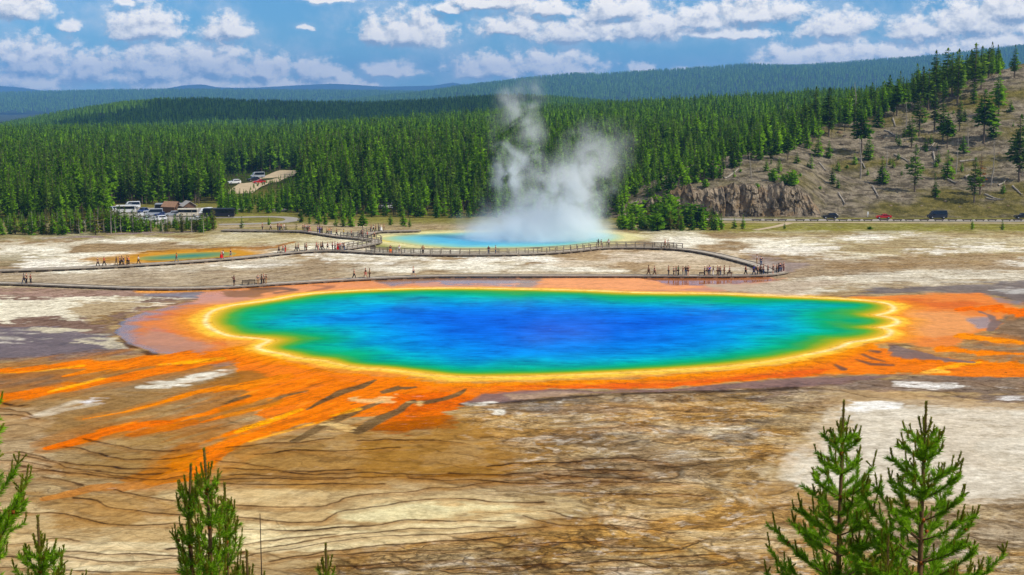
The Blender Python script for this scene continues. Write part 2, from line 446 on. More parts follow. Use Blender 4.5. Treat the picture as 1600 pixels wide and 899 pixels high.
    p.poly([(230, 462), (330, 455), (430, 462), (330, 468)], (110, 88, 84), 4, 3, .9, wet=.8)
    # lower left flats
    p.poly([(-300, 565), (250, 575), (420, 610), (330, 690), (-300, 700)], (148, 116, 74), 10, 6, .9, crack=.12)
    p.poly([(-300, 575), (60, 580), (150, 590), (90, 602), (-300, 612)], (128, 92, 66), 5, 4, .8)
    p.poly([(-300, 640), (60, 640), (80, 700), (-300, 720)], (184, 158, 120), 8, 8, .8, crack=.5)
    p.poly([(-300, 690), (60, 690), (140, 740), (-300, 800)], (196, 170, 130), 10, 8, .8, crack=.4)
    p.poly([(60, 690), (250, 670), (320, 720), (260, 752), (100, 752)], (154, 124, 78), 8, 8, .9, crack=.35)
    p.poly([(330, 690), (480, 680), (700, 700), (900, 760), (520, 770), (330, 760)], (164, 126, 72), 10, 8, .9, crack=.35)
    p.poly([(540, 660), (760, 640), (840, 690), (800, 760), (560, 750)], (154, 112, 52), 10, 8, .85, crack=.3)
    p.poly([(200, 765), (700, 770), (960, 780), (820, 830), (400, 850), (100, 830)], (206, 180, 132), 8, 8, .9, crack=.3)
    p.poly([(-300, 780), (200, 780), (360, 830), (240, 900), (-300, 930)], (200, 174, 128), 10, 8, .85, crack=.35)
    p.poly([(40, 770), (240, 770), (280, 800), (100, 830)], (160, 122, 70), 8, 10, .75)
    p.poly([(500, 800), (640, 782), (790, 780), (840, 792), (740, 808), (560, 818)], (232, 220, 172), 4, 4, .95, crack=.05)
    p.poly([(400, 822), (640, 818), (840, 800), (900, 806), (640, 850), (400, 866), (240, 850)], (244, 228, 180), 5, 6, .95, crack=.35)
    p.poly([(60, 846), (330, 845), (420, 880), (60, 905)], (236, 220, 178), 6, 9, .75, crack=.4)
    p.poly([(480, 880), (700, 845), (980, 815), (1250, 850), (1250, 960), (440, 960)], (172, 140, 88), 12, 8, .9, crack=.85, fleck=1)
    # mottled ground below the pool, centre
    p.poly([(720, 630), (980, 606), (1260, 604), (1320, 640), (1240, 700), (1180, 780), (1230, 850), (1000, 840), (860, 760), (760, 690)], (170, 138, 90), 10, 8, 1, crack=.5, fleck=1)
    p.poly([(740, 622), (840, 618), (960, 615), (1160, 612), (1000, 640), (1120, 680), (1160, 740), (1080, 720), (960, 690), (820, 690), (900, 650), (760, 640)], (126, 112, 98), 8, 14, .75, grain=.47, fleck=1)
    p.poly([(820, 700), (1100, 690), (1160, 750), (1050, 780), (850, 760)], (196, 164, 118), 10, 14, .75, crack=.8, fleck=.8)
    p.poly([(980, 616), (1060, 618), (1080, 650), (1040, 668), (1000, 645)], (176, 146, 106), 5, 6, .9)
    p.stroke([(1006, 618), (1030, 640), (1050, 664), (1075, 670)], [3, 4, 5, 3], (216, 196, 158), 3, 4, .6)
    p.poly([(1030, 616), (1090, 616), (1075, 632), (1030, 630)], (120, 84, 40), 4, 4, .85)
    p.poly([(770, 684), (850, 680), (872, 688), (800, 696)], (236, 230, 214), 3, 5, .95)
    p.poly([(725, 680), (750, 680), (740, 692)], (206, 196, 176), 3, 4, .8)
    p.poly([(1100, 664), (1130, 668), (1120, 686), (1095, 682)], (206, 188, 156), 4, 5, .85)
    p.poly([(1095, 720), (1150, 730), (1130, 748), (1095, 738)], (126, 92, 46), 5, 6, .85)
    p.poly([(820, 630), (900, 625), (1000, 650), (1010, 690), (960, 680), (850, 650)], (150, 140, 128), 6, 12, .8, grain=.5, fleck=1)
    p.poly([(1110, 630), (1220, 640), (1180, 700), (1130, 690)], (140, 126, 108), 6, 12, .8, grain=.45, fleck=1)
    p.poly([(1180, 605), (1260, 598), (1330, 610), (1250, 634), (1190, 640)], (112, 94, 84), 6, 8, .8, grain=.42)
    # pale pan on the right
    p.poly([(1200, 740), (1230, 700), (1270, 660), (1300, 632), (1420, 622), (1900, 640), (1900, 790), (1500, 790), (1260, 770)], (212, 201, 180), 9, 7, 1, crack=0, fleck=.5)
    p.poly([(1230, 612), (1400, 606), (1900, 622), (1900, 650), (1500, 640), (1380, 628), (1280, 640)], (178, 150, 112), 6, 8, .8)
    p.poly([(1240, 690), (1300, 640), (1340, 660), (1310, 690), (1260, 720)], (186, 160, 122), 8, 9, .65)
    p.poly([(1460, 640), (1900, 650), (1900, 700), (1600, 700)], (210, 200, 180), 8, 12, .7)
    p.poly([(1320, 625), (1380, 622), (1400, 634), (1350, 644), (1330, 638)], (246, 242, 232), 3, 7, .9)
    p.poly([(1180, 768), (1330, 770), (1550, 790), (1900, 790), (1900, 960), (1180, 960)], (158, 134, 98), 12, 12, .9, crack=.6, fleck=1)
    p.poly([(1240, 758), (1310, 756), (1290, 768)], (214, 200, 174), 4, 4, .8)
    # grey apron with whites, right of the pool
    p.poly([(1290, 588), (1420, 586), (1900, 590), (1900, 630), (1560, 628), (1440, 620), (1330, 606)], (122, 104, 92), 5, 6, .9, grain=.35, fleck=.8)
    p.poly([(1390, 592), (1420, 596), (1490, 600), (1512, 608), (1470, 606), (1400, 601)], (240, 234, 224), 2.5, 4, .95)
    p.poly([(1455, 611), (1530, 617), (1500, 620)], (236, 228, 216), 2.5, 4, .9)
    p.poly([(1550, 612), (1700, 615), (1700, 625), (1580, 622)], (220, 214, 206), 3, 8, .8, grain=.55)
    p.poly([(1560, 486), (1900, 492), (1900, 560), (1560, 560), (1500, 545), (1550, 520)], (138, 112, 88), 5, 5, .95, crack=.3)
    # band of grey and white beyond the right end
    p.poly([(1180, 440), (1400, 424), (1900, 418), (1900, 440), (1560, 446), (1400, 444), (1250, 464), (1180, 462)], (212, 202, 180), 4, 5, .9, crack=0)
    p.poly([(1310, 464), (1370, 450), (1480, 444), (1620, 436), (1900, 440), (1900, 478), (1590, 474), (1550, 462), (1450, 457), (1360, 463)], (108, 94, 88), 4, 4, .9, wet=.55)
    p.poly([(1560, 452), (1700, 448), (1700, 458), (1580, 458)], (206, 200, 190), 3, 5, .85)
    # blotches of crust, silt and stain at several sizes
    cd_, crust, _ = seg_dist(px + 30 * p.n1, py + 14 * p.n1, np.array([(690, 625), (900, 608), (1290, 600), (1340, 625), (1250, 690), (1190, 770), (1300, 775), (1560, 800), (1900, 800), (1900, 980), (420, 980), (560, 872), (860, 835), (800, 760), (760, 690)], float))
    crust = sstep(-45, 45, np.where(crust, cd_, -cd_) + 60 * p.n3)
    low = sstep(575, 625, py) * (.34 + .66 * crust) * (1 - .55 * sstep(1250, 1320, px) * sstep(610, 630, py) * sstep(800, 770, py))
    far_ = .30 * sstep(470, 445, py) + .5 * sstep(1530, 1560, px) * sstep(470, 480, py) * sstep(600, 580, py)
    wu = (fbm(x / 12, y / 12, 3, 191) - .5) * 14; wv_ = (fbm(x / 12 + 7, y / 12 + 3, 3, 192) - .5) * 10
    x, y, x_, y_ = x + wu, y + wv_, x, y
    e1 = fbm(x / 11, y / 11, 5, 181, .55); e2 = fbm(x / 6 + 50, y / 6, 5, 182, .6); e3 = fbm(x / 3 + 9, y / 3 + 30, 5, 183, .62); e4 = fbm(x / 1.3, y / 1.3 + 70, 4, 184, .62)
    x, y = x_, y_
    lf = np.clip(low + far_, 0, 1); cz = low * crust * .62
    p.blend(A, lf * sstep(.50, .66, e1) * .50, (134, 118, 98), fleck=.9)
    p.blend(A, low * sstep(.52, .38, e1) * .50, (186, 136, 66))
    p.blend(A, lf * sstep(.52, .68, e2) * .42, (206, 184, 142))
    p.blend(A, lf * sstep(.46, .32, e2) * .42, (112, 86, 52))
    p.blend(A, np.maximum(cz, lf * .4) * sstep(.58, .70, e3) * .50, (224, 208, 178))
    p.blend(A, np.maximum(cz, lf * .4) * sstep(.42, .30, e3) * .45, (88, 70, 48))
    p.blend(A, cz * sstep(.60, .72, e4) * .55, (232, 222, 204))
    p.blend(A, cz * sstep(.38, .28, e4) * .60, (62, 50, 38))
    # the mats: orange body with the left and right lobes
    p.poly([(176, 520), (190, 500), (225, 487), (290, 473), (350, 466), (430, 464), (500, 450), (620, 446), (640, 600), (420, 600), (370, 560), (300, 556), (240, 552), (200, 538)], (140, 96, 74), 2.5, 1.5, 1, wet=.9, crack=0, fleck=.2)
    p.poly([(205, 520), (212, 502), (245, 488), (300, 475), (350, 468), (430, 464), (520, 450), (620, 446), (640, 600), (420, 600), (372, 560), (310, 550), (255, 545), (220, 536)], (214, 128, 70), 18, 6, 1, wet=.35, crack=0, fleck=.2)
    p.poly([(300, 500), (340, 478), (420, 472), (420, 540), (330, 535)], (232, 164, 84), 9, 5, .7)
    p.poly([(215, 530), (240, 510), (280, 525), (330, 540), (300, 552), (240, 546)], (178, 126, 96), 6, 3, .8, wet=.6)
    p.stroke([(220, 500), (260, 490), (310, 496), (330, 492)], [3, 4, 3], (204, 96, 44), 3, 2, .5)
    p.stroke([(230, 515), (290, 520), (340, 532), (360, 548)], [4, 6, 8], (206, 98, 44), 4, 3, .5)
    # between boardwalk and pool, far side
    p.poly([(330, 449), (430, 443), (520, 437), (700, 432), (1010, 432), (1195, 432), (1230, 436), (1150, 452), (1080, 460), (400, 476), (300, 475)], (214, 138, 88), 2, 2.5, .95, wet=.75, crack=0, fleck=.2)
    p.poly([(350, 451), (470, 442), (640, 436), (660, 450), (500, 458), (430, 466)], (226, 146, 88), 3, 3, .9, wet=.5)
    p.poly([(575, 437), (700, 433), (720, 437), (610, 448)], (150, 112, 84), 3, 2, .85, wet=.9)
    p.poly([(680, 437), (800, 433), (830, 440), (790, 449), (690, 446)], (148, 118, 104), 3, 5, .85, wet=.95, grain=.42)
    p.poly([(820, 434), (860, 434), (830, 450), (800, 452)], (150, 114, 80), 3, 2, .8, wet=.8)
    p.poly([(850, 436), (1000, 434), (1100, 446), (1060, 455), (900, 451), (830, 452)], (232, 158, 104), 3, 3, .9, wet=.4)
    p.poly([(1000, 434), (1195, 433), (1225, 438), (1140, 446), (1040, 444)], (176, 106, 58), 2, 2, .95, wet=1)
    p.poly([(1110, 446), (1240, 438), (1330, 440), (1240, 458), (1150, 456)], (184, 166, 142), 4, 4, .9, wet=.3)
    p.poly([(350, 456), (390, 452), (455, 452), (420, 458), (400, 464), (360, 464)], (128, 86, 40), 3, 3, .85, wet=.5)
    p.stroke([(395, 452), (440, 450), (462, 454), (430, 458)], [3, 3, 3], (96, 66, 40), 1.5, 1, .8)
    p.stroke([(490, 446), (520, 448), (505, 452), (480, 456)], [2, 3, 2], (140, 84, 40), 1.5, 1, .7)
    p.stroke([(345, 452), (420, 446), (500, 440), (600, 437)], [2.5, 3, 2], (240, 140, 20), 1.5, 1.5, .8)
    p.stroke([(215, 456), (280, 455), (345, 452)], [3, 4, 3], (226, 150, 60), 2, 2, .8)
    # right lobe
    p.poly([(1330, 464), (1400, 461), (1460, 458), (1530, 459), (1565, 466), (1590, 480), (1560, 500), (1555, 515), (1520, 520), (1500, 540), (1470, 546), (1395, 536), (1360, 540), (1340, 500)], (222, 130, 60), 3, 2, 1, wet=.4, crack=0, fleck=.2)
    p.poly([(1340, 468), (1420, 468), (1520, 470), (1560, 474), (1500, 482), (1420, 480), (1370, 476)], (206, 98, 30), 4, 3, .8)
    p.poly([(1420, 488), (1500, 488), (1540, 500), (1520, 516), (1460, 530), (1420, 520)], (224, 156, 96), 6, 4, .8)
    p.poly([(1510, 497), (1545, 497), (1555, 510), (1530, 513)], (150, 124, 116), 3, 2, .9, wet=.8)
    p.poly([(1545, 462), (1590, 470), (1600, 478), (1560, 474)], (130, 110, 104), 3, 2, .8, wet=.8)
    # broad orange sheet on the near side
    p.poly([(372, 556), (420, 560), (520, 580), (620, 592), (740, 598), (860, 596), (1000, 590), (1120, 582), (1230, 566), (1310, 545), (1360, 536), (1400, 552), (1480, 565), (1600, 570), (1900, 574), (1900, 592), (1560, 588), (1400, 584), (1290, 588),
            (1200, 593), (1050, 607), (930, 609), (860, 608), (800, 616), (750, 626), (700, 640), (600, 650), (520, 656), (440, 668), (400, 648), (425, 622), (380, 604), (366, 578)], ORANGE, 3, 3.5, 1, wet=.3, crack=0, fleck=.35)
    p.poly([(760, 604), (1050, 598), (1240, 580), (1300, 575), (1280, 586), (1190, 592), (1050, 605), (930, 608), (850, 606)], DEEP, 3, 2, .75)
    # grey tongue and white pan on the left
    p.poly([(372, 553), (358, 572), (372, 584), (330, 600), (210, 612), (120, 606), (170, 590), (260, 577), (320, 568)], (146, 120, 86), 3, 4, .95, crack=.1)
    p.poly([(330, 566), (372, 556), (362, 572), (330, 576)], (122, 102, 90), 3, 3, .9, wet=.6)
    p.poly([(222, 604), (280, 592), (330, 580), (370, 577), (352, 588), (300, 600), (262, 606)], (228, 220, 200), 2.5, 4, .95)
    p.poly([(340, 588), (380, 580), (440, 592), (380, 602), (300, 606)], (142, 98, 44), 4, 4, .85)
    p.poly([(112, 628), (140, 620), (180, 621), (172, 632), (146, 635), (128, 633)], (240, 238, 236), 2.5, 3, .95)
    p.stroke([(150, 632), (100, 640), (60, 650), (38, 654)], [8, 6, 4], (200, 184, 158), 4, 3, .75)
    p.stroke([(120, 628), (80, 640), (45, 652)], [5, 4, 3], (210, 196, 170), 3, 3, .7)
    # runoff streams, left
    J = dict(wet=.25, crack=0, fleck=.4)
    p.stroke([(410, 553), (330, 557), (260, 563), (180, 569), (100, 572), (40, 577), (-60, 583), (-300, 600)], [30, 24, 20, 16, 12, 9, 7, 6], ORANGE, 3, 3, 1, **J)
    p.stroke([(300, 560), (200, 570), (140, 580), (100, 588)], [10, 12, 8, 3], (236, 128, 16), 3, 3, .9, **J)
    p.stroke([(330, 563), (270, 575), (200, 588), (150, 599), (100, 609), (40, 618), (-60, 630), (-300, 660)], [14, 12, 11, 10, 12, 14, 16, 16], (226, 118, 24), 3, 3, 1, **J)
    p.stroke([(440, 592), (370, 603), (300, 615), (240, 632), (190, 645), (130, 655)], [14, 9, 7, 6, 4, 2], (224, 128, 36), 2, 2, 1, **J)
    p.stroke([(500, 590), (420, 612), (370, 630), (320, 646), (262, 660)], [20, 13, 10, 7, 4], ORANGE, 2.5, 2, 1, **J)
    p.stroke([(262, 660), (215, 664), (150, 680), (100, 693), (74, 700)], [7, 12, 13, 12, 7], (224, 112, 16), 2, 2, 1, **J)
    p.stroke([(300, 662), (250, 672), (205, 680)], [12, 14, 8], (206, 106, 28), 5, 4, .75, **J)
    p.stroke([(540, 605), (460, 625), (400, 640), (340, 654), (316, 660)], [14, 11, 9, 6, 3], ORANGE, 2.5, 2, 1, **J)
    p.stroke([(620, 610), (520, 640), (440, 662), (380, 682), (335, 702), (305, 724), (278, 742), (240, 752)], [30, 26, 20, 18, 18, 22, 20, 12], ORANGE, 3, 3, 1, **J)
    p.stroke([(280, 742), (220, 757), (140, 764), (70, 780)], [12, 12, 9, 5], (186, 120, 56), 4, 4, .8, crack=.3)
    p.stroke([(300, 700), (270, 730), (200, 750)], [14, 18, 8], (184, 112, 40), 6, 5, .7)
    p.poly([(560, 625), (700, 612), (745, 626), (705, 640), (695, 662), (640, 674), (585, 668), (610, 645)], (214, 100, 14), 4, 6, .9, wet=.15, crack=0, fleck=.6)
    p.poly([(600, 658), (700, 648), (720, 668), (640, 676), (580, 672)], (150, 84, 28), 4, 6, .8, grain=.45)
    # islands of bare brown sinter between the streams
    for q, w in (([(586, 594), (560, 606), (536, 613), (505, 627), (480, 640)], [2, 5, 6, 4, 2]), ([(727, 608), (712, 618), (690, 624), (664, 628), (640, 629)], [2, 5, 6, 7, 4]),
                 ([(646, 627), (615, 645), (585, 658), (560, 676)], [4, 6, 8, 7]), ([(597, 628), (560, 640), (535, 652), (500, 668), (460, 690)], [3, 6, 7, 7, 6]), ([(648, 605), (625, 607), (600, 613)], [2, 6, 5]),
                 ([(388, 619), (370, 624), (352, 631)], [2, 3, 1]), ([(480, 611), (440, 620), (425, 628), (395, 636)], [1.5, 3, 3, 1.5])):
        p.stroke(q, w, (112, 88, 56), 1.8, 2, .95, wet=.1, crack=.2, fleck=.9)
    p.poly([(355, 633), (440, 622), (430, 632), (380, 650), (335, 660)], (166, 112, 54), 3, 5, .6, grain=.5)
    for q in ([(566, 622), (615, 622), (606, 628), (570, 627)], [(500, 664), (560, 652), (580, 655), (540, 670)], [(640, 626), (662, 626), (655, 632)], [(365, 655), (405, 652), (395, 662)]):
        p.poly(q, (236, 200, 136), 2, 7, .7, grain=.56)
    # bright yellow threads
    for q, w in (([(345, 560), (300, 566), (250, 570)], [4, 5, 2]), ([(130, 572), (60, 580), (0, 584)], [2, 3, 2]), ([(470, 640), (430, 655), (390, 668), (370, 676)], [3, 6, 6, 3]), ([(520, 655), (440, 676), (390, 690)], [2, 3, 2]),
                 ([(160, 592), (110, 604), (75, 613)], [1.5, 2.5, 1.5]), ([(560, 640), (520, 650)], [4, 2])):
        p.stroke(q, w, (250, 176, 60), 2, 2.5, .75, fleck=.9)
    # runoff, right
    p.stroke([(1500, 484), (1545, 481), (1600, 488), (1700, 497), (1900, 510)], [6, 12, 14, 14, 14], (236, 112, 16), 2.5, 2, 1, **J)
    p.stroke([(1505, 526), (1550, 531), (1610, 538), (1900, 556)], [8, 8, 7, 7], (240, 140, 30), 2, 2, 1, **J)
    p.stroke([(1470, 546), (1540, 552), (1600, 553), (1660, 550), (1900, 540)], [12, 9, 6, 5, 5], (236, 128, 20), 2, 2, 1, **J)
    p.stroke([(1430, 560), (1500, 568), (1600, 572), (1900, 576)], [16, 14, 12, 12], ORANGE, 2.5, 2, .9, **J)
    p.stroke([(1470, 577), (1495, 570), (1530, 566)], [6, 8, 3], (252, 176, 64), 2, 2.5, .75, fleck=.9)
    p.stroke([(1440, 582), (1460, 580), (1480, 581)], [5, 6, 4], (250, 190, 90), 2, 2.5, .75, fleck=.9)
    for q, w in (([(1386, 536), (1402, 544), (1410, 552), (1440, 556), (1480, 563), (1520, 566)], [3, 8, 12, 9, 7, 3]), ([(1530, 487), (1548, 494), (1556, 504), (1548, 516)], [2, 6, 8, 5])):
        p.stroke(q, w, (118, 94, 82), 2, 2, .95, wet=.5)
    for q, w in (([(1348, 554), (1362, 560), (1382, 565)], [2, 3, 1.5]), ([(1338, 562), (1360, 569), (1395, 571)], [2, 5, 2]), ([(1360, 548), (1372, 550)], [3, 4]), ([(1305, 570), (1318, 577)], [3, 4])):
        p.stroke(q, w, (96, 74, 64), 1.5, 1, .9)
    p.poly([(1500, 536), (1560, 540), (1640, 545), (1560, 548), (1500, 545)], (150, 126, 96), 3, 4, .8)
    # mauve margin and dark lip under the near edge
    p.poly([(760, 616), (860, 609), (930, 610), (1050, 608), (1200, 594), (1290, 588), (1420, 586), (1300, 600), (1200, 606), (1060, 613), (900, 616), (800, 628), (720, 632)], (124, 92, 80), 3, 2.5, .95, wet=.5, crack=0)
    p.poly([(790, 618), (860, 613), (930, 613), (880, 620), (800, 626)], (170, 140, 110), 3, 2, .8)
    p.stroke([(720, 632), (780, 630), (860, 624), (930, 618), (1000, 615), (1070, 613), (1160, 611), (1240, 607)], [4, 4, 5, 3, 3, 4, 4, 5], (56, 42, 34), 2, 2.5, .8)
    for q in ([(722, 631), (768, 629), (760, 633), (730, 634)], [(764, 640), (790, 640), (780, 647)], [(868, 627), (880, 627), (876, 630)], [(905, 647), (925, 644), (920, 650)]):
        p.poly(q, (226, 218, 200), 2, 3, .9)
    p.poly([(176, 520), (184, 506), (196, 492), (200, 496), (188, 512), (186, 524), (206, 538), (246, 553), (232, 554), (196, 542)], (86, 58, 34), 2, 2.5, .95, crack=0)
    # pool rim
    sl = np.s_[:, :]
    d, ins, _ = seg_dist(x, y, POOL_W[::3])
    sd = np.where(ins, -d, d)
    ang = np.interp(px, [330, 420, 520, 700, 1100, 1300, 1400], [4.0, 3.8, 3.6, 4.4, 4.0, 3.6, 3.6])
    topside = sstep(500, 470, py)
    wide = .82 * ang * (1 - topside) + (np.interp(px, [330, 450, 700, 1300, 1400], [4.0, 3.0, 2.2, 2.8, 3.6])) * topside
    rim = sd / wide + p.n1 * .5 + p.n2 * .35
    p.blend(sl, sstep(2.3, .9, rim) * .6 * (1 - topside * .5), (232, 156, 62), wet=.2, crack=0, fleck=.4)
    p.blend(sl, sstep(1.15, .6, rim) * .92, YEL, wet=.15, crack=0, fleck=.5)
    cl = np.exp(-((sd - 1.0 - .8 * p.n1) / .42) ** 2)
    endw = np.clip(sstep(520, 340, px) + sstep(1230, 1330, px) + topside * .8 + .25, 0, 1)
    p.blend(sl, cl * endw * .8, (252, 230, 170))
    p.blend(sl, sstep(.4, -.4, sd), (190, 160, 40))
    for W_, c1, wd in ((BACK_W, (214, 204, 150), 6.0), (SIDE_W, (196, 142, 60), 8.0)):
        d, ins, _ = seg_dist(x, y, W_[::2])
        sd2 = np.where(ins, -d, d)
        p.blend(sl, sstep(1.3, .3, sd2 / wd + p.n1), c1, fleck=.3, wet=.1)
    p.poly([(590, 376), (640, 369), (672, 366), (650, 373), (610, 379)], (222, 190, 70), 2, 2, .8)
    p.poly([(100, 405), (190, 398), (230, 392), (300, 390), (240, 397), (200, 403), (150, 408)], (170, 124, 62), 3, 5, .85)
    p.poly([(215, 394), (270, 389), (285, 391), (230, 398)], (150, 104, 40), 2, 3, .8)
    p.stroke([(310, 391), (345, 388), (400, 388), (430, 386), (460, 378)], [4, 4, 6, 4, 2], (156, 106, 44), 2, 3, .85)

    # terracette rims: thin dark edges with a rusty stain on their lower side
    rims = [[(180, 767), (210, 775), (280, 785), (350, 790), (430, 792), (500, 792), (525, 787), (540, 777), (590, 772), (640, 770), (670, 762), (730, 761), (780, 752), (840, 748), (900, 744)],
            [(115, 777), (145, 782), (165, 792), (210, 800), (280, 805), (370, 807), (435, 816), (505, 815), (510, 807), (535, 797), (600, 792), (640, 782), (700, 777), (740, 781), (800, 787), (850, 784)],
            [(40, 800), (100, 802), (145, 815), (200, 822), (240, 820), (280, 820), (350, 825), (450, 829), (520, 827), (590, 820), (640, 812), (700, 814), (750, 812), (810, 816)],
            [(-60, 792), (10, 797), (40, 800)], [(100, 860), (165, 867), (200, 864), (270, 870), (340, 868)], [(-40, 868), (30, 872), (100, 867), (150, 877), (210, 880), (280, 872), (380, 862)],
            [(-60, 886), (0, 887), (100, 890), (165, 892), (250, 895), (350, 890)], [(20, 850), (80, 842), (125, 846)],
            [(25, 705), (60, 712), (90, 722), (130, 725), (165, 731), (200, 732), (260, 731)], [(35, 712), (75, 720), (110, 731), (160, 738), (220, 741), (250, 740)], [(100, 699), (130, 702), (180, 715), (220, 720), (265, 716), (300, 712)],
            [(132, 687), (165, 690), (210, 702), (260, 707), (280, 705)], [(15, 735), (125, 737), (215, 747), (260, 750), (285, 745)], [(65, 745), (95, 750), (130, 757)], [(20, 727), (70, 733), (140, 744), (200, 748)], [(0, 720), (40, 722), (80, 730)],
            [(340, 720), (380, 722), (425, 730)], [(350, 731), (400, 735), (475, 736), (550, 734)], [(360, 742), (450, 745), (550, 748), (650, 745), (800, 743)], [(330, 750), (430, 748), (520, 749)], [(345, 756), (420, 757), (520, 755), (600, 757)], [(440, 738), (500, 741), (580, 740), (660, 742), (720, 741)],
            [(400, 860), (475, 845), (550, 835), (625, 827), (700, 825), (800, 824)], [(380, 872), (450, 857), (525, 845), (600, 837), (675, 835), (750, 834), (850, 822)], [(420, 876), (520, 860), (620, 850), (720, 845), (820, 836)], [(260, 858), (330, 852), (400, 848), (470, 838), (520, 836)],
            [(700, 740), (800, 742), (900, 734), (1000, 736)], [(640, 748), (760, 752), (860, 757), (960, 752), (1060, 757)], [(850, 742), (930, 748), (1010, 745)], [(880, 768), (960, 775), (1040, 770), (1100, 776)], [(760, 728), (820, 724), (880, 722), (960, 716), (1040, 722)],
            [(860, 800), (900, 812), (960, 806), (1040, 815)], [(820, 806), (880, 824), (950, 820), (1050, 832)],
            [(480, 870), (600, 862), (720, 858), (860, 850), (980, 842)], [(460, 890), (620, 880), (760, 874), (900, 866), (1060, 858)], [(700, 890), (860, 884), (1000, 874), (1120, 866)], [(880, 894), (1000, 888), (1140, 880)],
            [(0, 650), (30, 648), (60, 655)], [(0, 640), (35, 642), (50, 648)], [(0, 628), (20, 635), (40, 632)], [(350, 700), (420, 694), (480, 690), (520, 684)], [(400, 712), (470, 704), (540, 706), (620, 700)], [(560, 690), (640, 686), (720, 690)]]
    wx = (fbm(x / 2.2, y / 2.2, 4, 71) - .5) * 16; wy = (fbm(x / 2.6 + 40, y / 2.6, 4, 72) - .5) * 7
    ox, oy = p.px, p.py
    p.px, p.py = ox + wx, oy + wy
    for i, q in enumerate(rims):
        q = smooth_open_px(q)
        sl = p.box(q, 16)
        if sl is None: continue
        d, _, par = seg_dist(p.px[sl], p.py[sl], q, False, .35)
        low = sstep(-1, 4, p.py[sl] - np.interp(p.px[sl], q[:, 0], q[:, 1])) if abs(q[-1, 0] - q[0, 0]) > 40 else .5
        wv = .40 + 1.1 * fbm(x[sl] / 5, y[sl] / 5, 3, 73 + i)
        p.blend(sl, sstep(9, 0, d) * .55 * low, (150, 98, 38))
        p.blend(sl, sstep(2.2, .5, d / wv) * .5, (112, 66, 22))
        p.blend(sl, sstep(1.15, .35, d / wv) * (.62 + .9 * np.clip(wv - .9, 0, .4)), (44, 28, 14))
    p.px, p.py = ox, oy
    # flower drifts by the trees
    p.poly([(180, 364), (240, 362), (300, 362), (230, 366), (150, 368)], (150, 124, 140), 2, 3, .55)
    p.poly([(20, 372), (100, 370), (160, 369), (90, 373)], (140, 116, 136), 2, 3, .5)
    return p

# one sheet: fine rows over the flat, coarser towards the horizon and up the camera's own slope
py_f = np.concatenate([np.arange(352, 640, 1.0), np.arange(640, 960, .85)])
px_f = np.concatenate([np.arange(-260, -20, 8.0), np.arange(-20, 1620, 1.6), np.arange(1620, 1870, 8.0)])
yrow = np.array([G(800, v)[1] for v in py_f])                     # far -> near
yfar = np.concatenate([[21000, 14000, 8000, 5000, 3500, 2500, 1900, 1500, 1250], np.arange(1100, 420, -40), np.arange(420, yrow[0] + 2, -6)])
ynear = np.concatenate([np.arange(yrow[-1] - 2, 4, -2.5), [0.0, -8, -25, -60]])
ys = np.concatenate([yfar, yrow, ynear])
pxs = np.concatenate([[-3000, -1800, -1200, -700, -450], px_f, [2050, 2400, 3000, 3800, 5000]])
uu = (pxs - 800) / F
# lines of constant column are rays from the foot of the overlook, set back so the sheet stays wide underfoot
SET = 0.0
XX = uu[None, :] * np.maximum(ys[:, None] + SET, 60) * 1.0
YY = np.repeat(ys[:, None], len(pxs), 1)
ZZ = plain_z(XX, YY)
PXX, PYY = to_px(XX, np.maximum(YY, 60), 0.0)
pt = paint_ground(PXX, np.minimum(PYY, 1200), XX, YY)
for W_, dep in ((POOL_W, .6), (BACK_W, .6), (SIDE_W, .4)):
    lo, hi = W_.min(0) - 3, W_.max(0) + 3
    d, ins, _ = seg_dist(XX, YY, W_[::3])
    ZZ = ZZ - np.where(ins, sstep(.0, 1.2, d) * dep + .012, 0)
# forest floor and the grassy slope of the overlook
ff = sstep(354, 345, PYY + 6 * (fbm(XX / 8, YY / 8, 3, 41) - .5))
pt.col = pt.col * (1 - ff[..., None]) + ff[..., None] * (lin((118, 112, 58)) * (.6 + .8 * fbm(XX / 12, YY / 12, 4, 42))[..., None])
df = sstep(470, 540, YY); pt.col = pt.col * (1 - df[..., None]) + df[..., None] * lin((62, 66, 34))
sl_ = sstep(92, 76, YY); pt.col = pt.col * (1 - sl_[..., None]) + sl_[..., None] * lin((120, 112, 70))
for a in (pt.crack, pt.wet): a *= (1 - np.maximum(ff, sl_))

gm, N, bs = material('sinter_ground')
geo = N.new('ShaderNodeNewGeometry').outputs['Position']
colr = N.new('ShaderNodeAttribute', attribute_name='surface').outputs['Color']
msk = N.new('ShaderNodeAttribute', attribute_name='finish').outputs['Color']
mc, mw, mf = N.sep(msk)
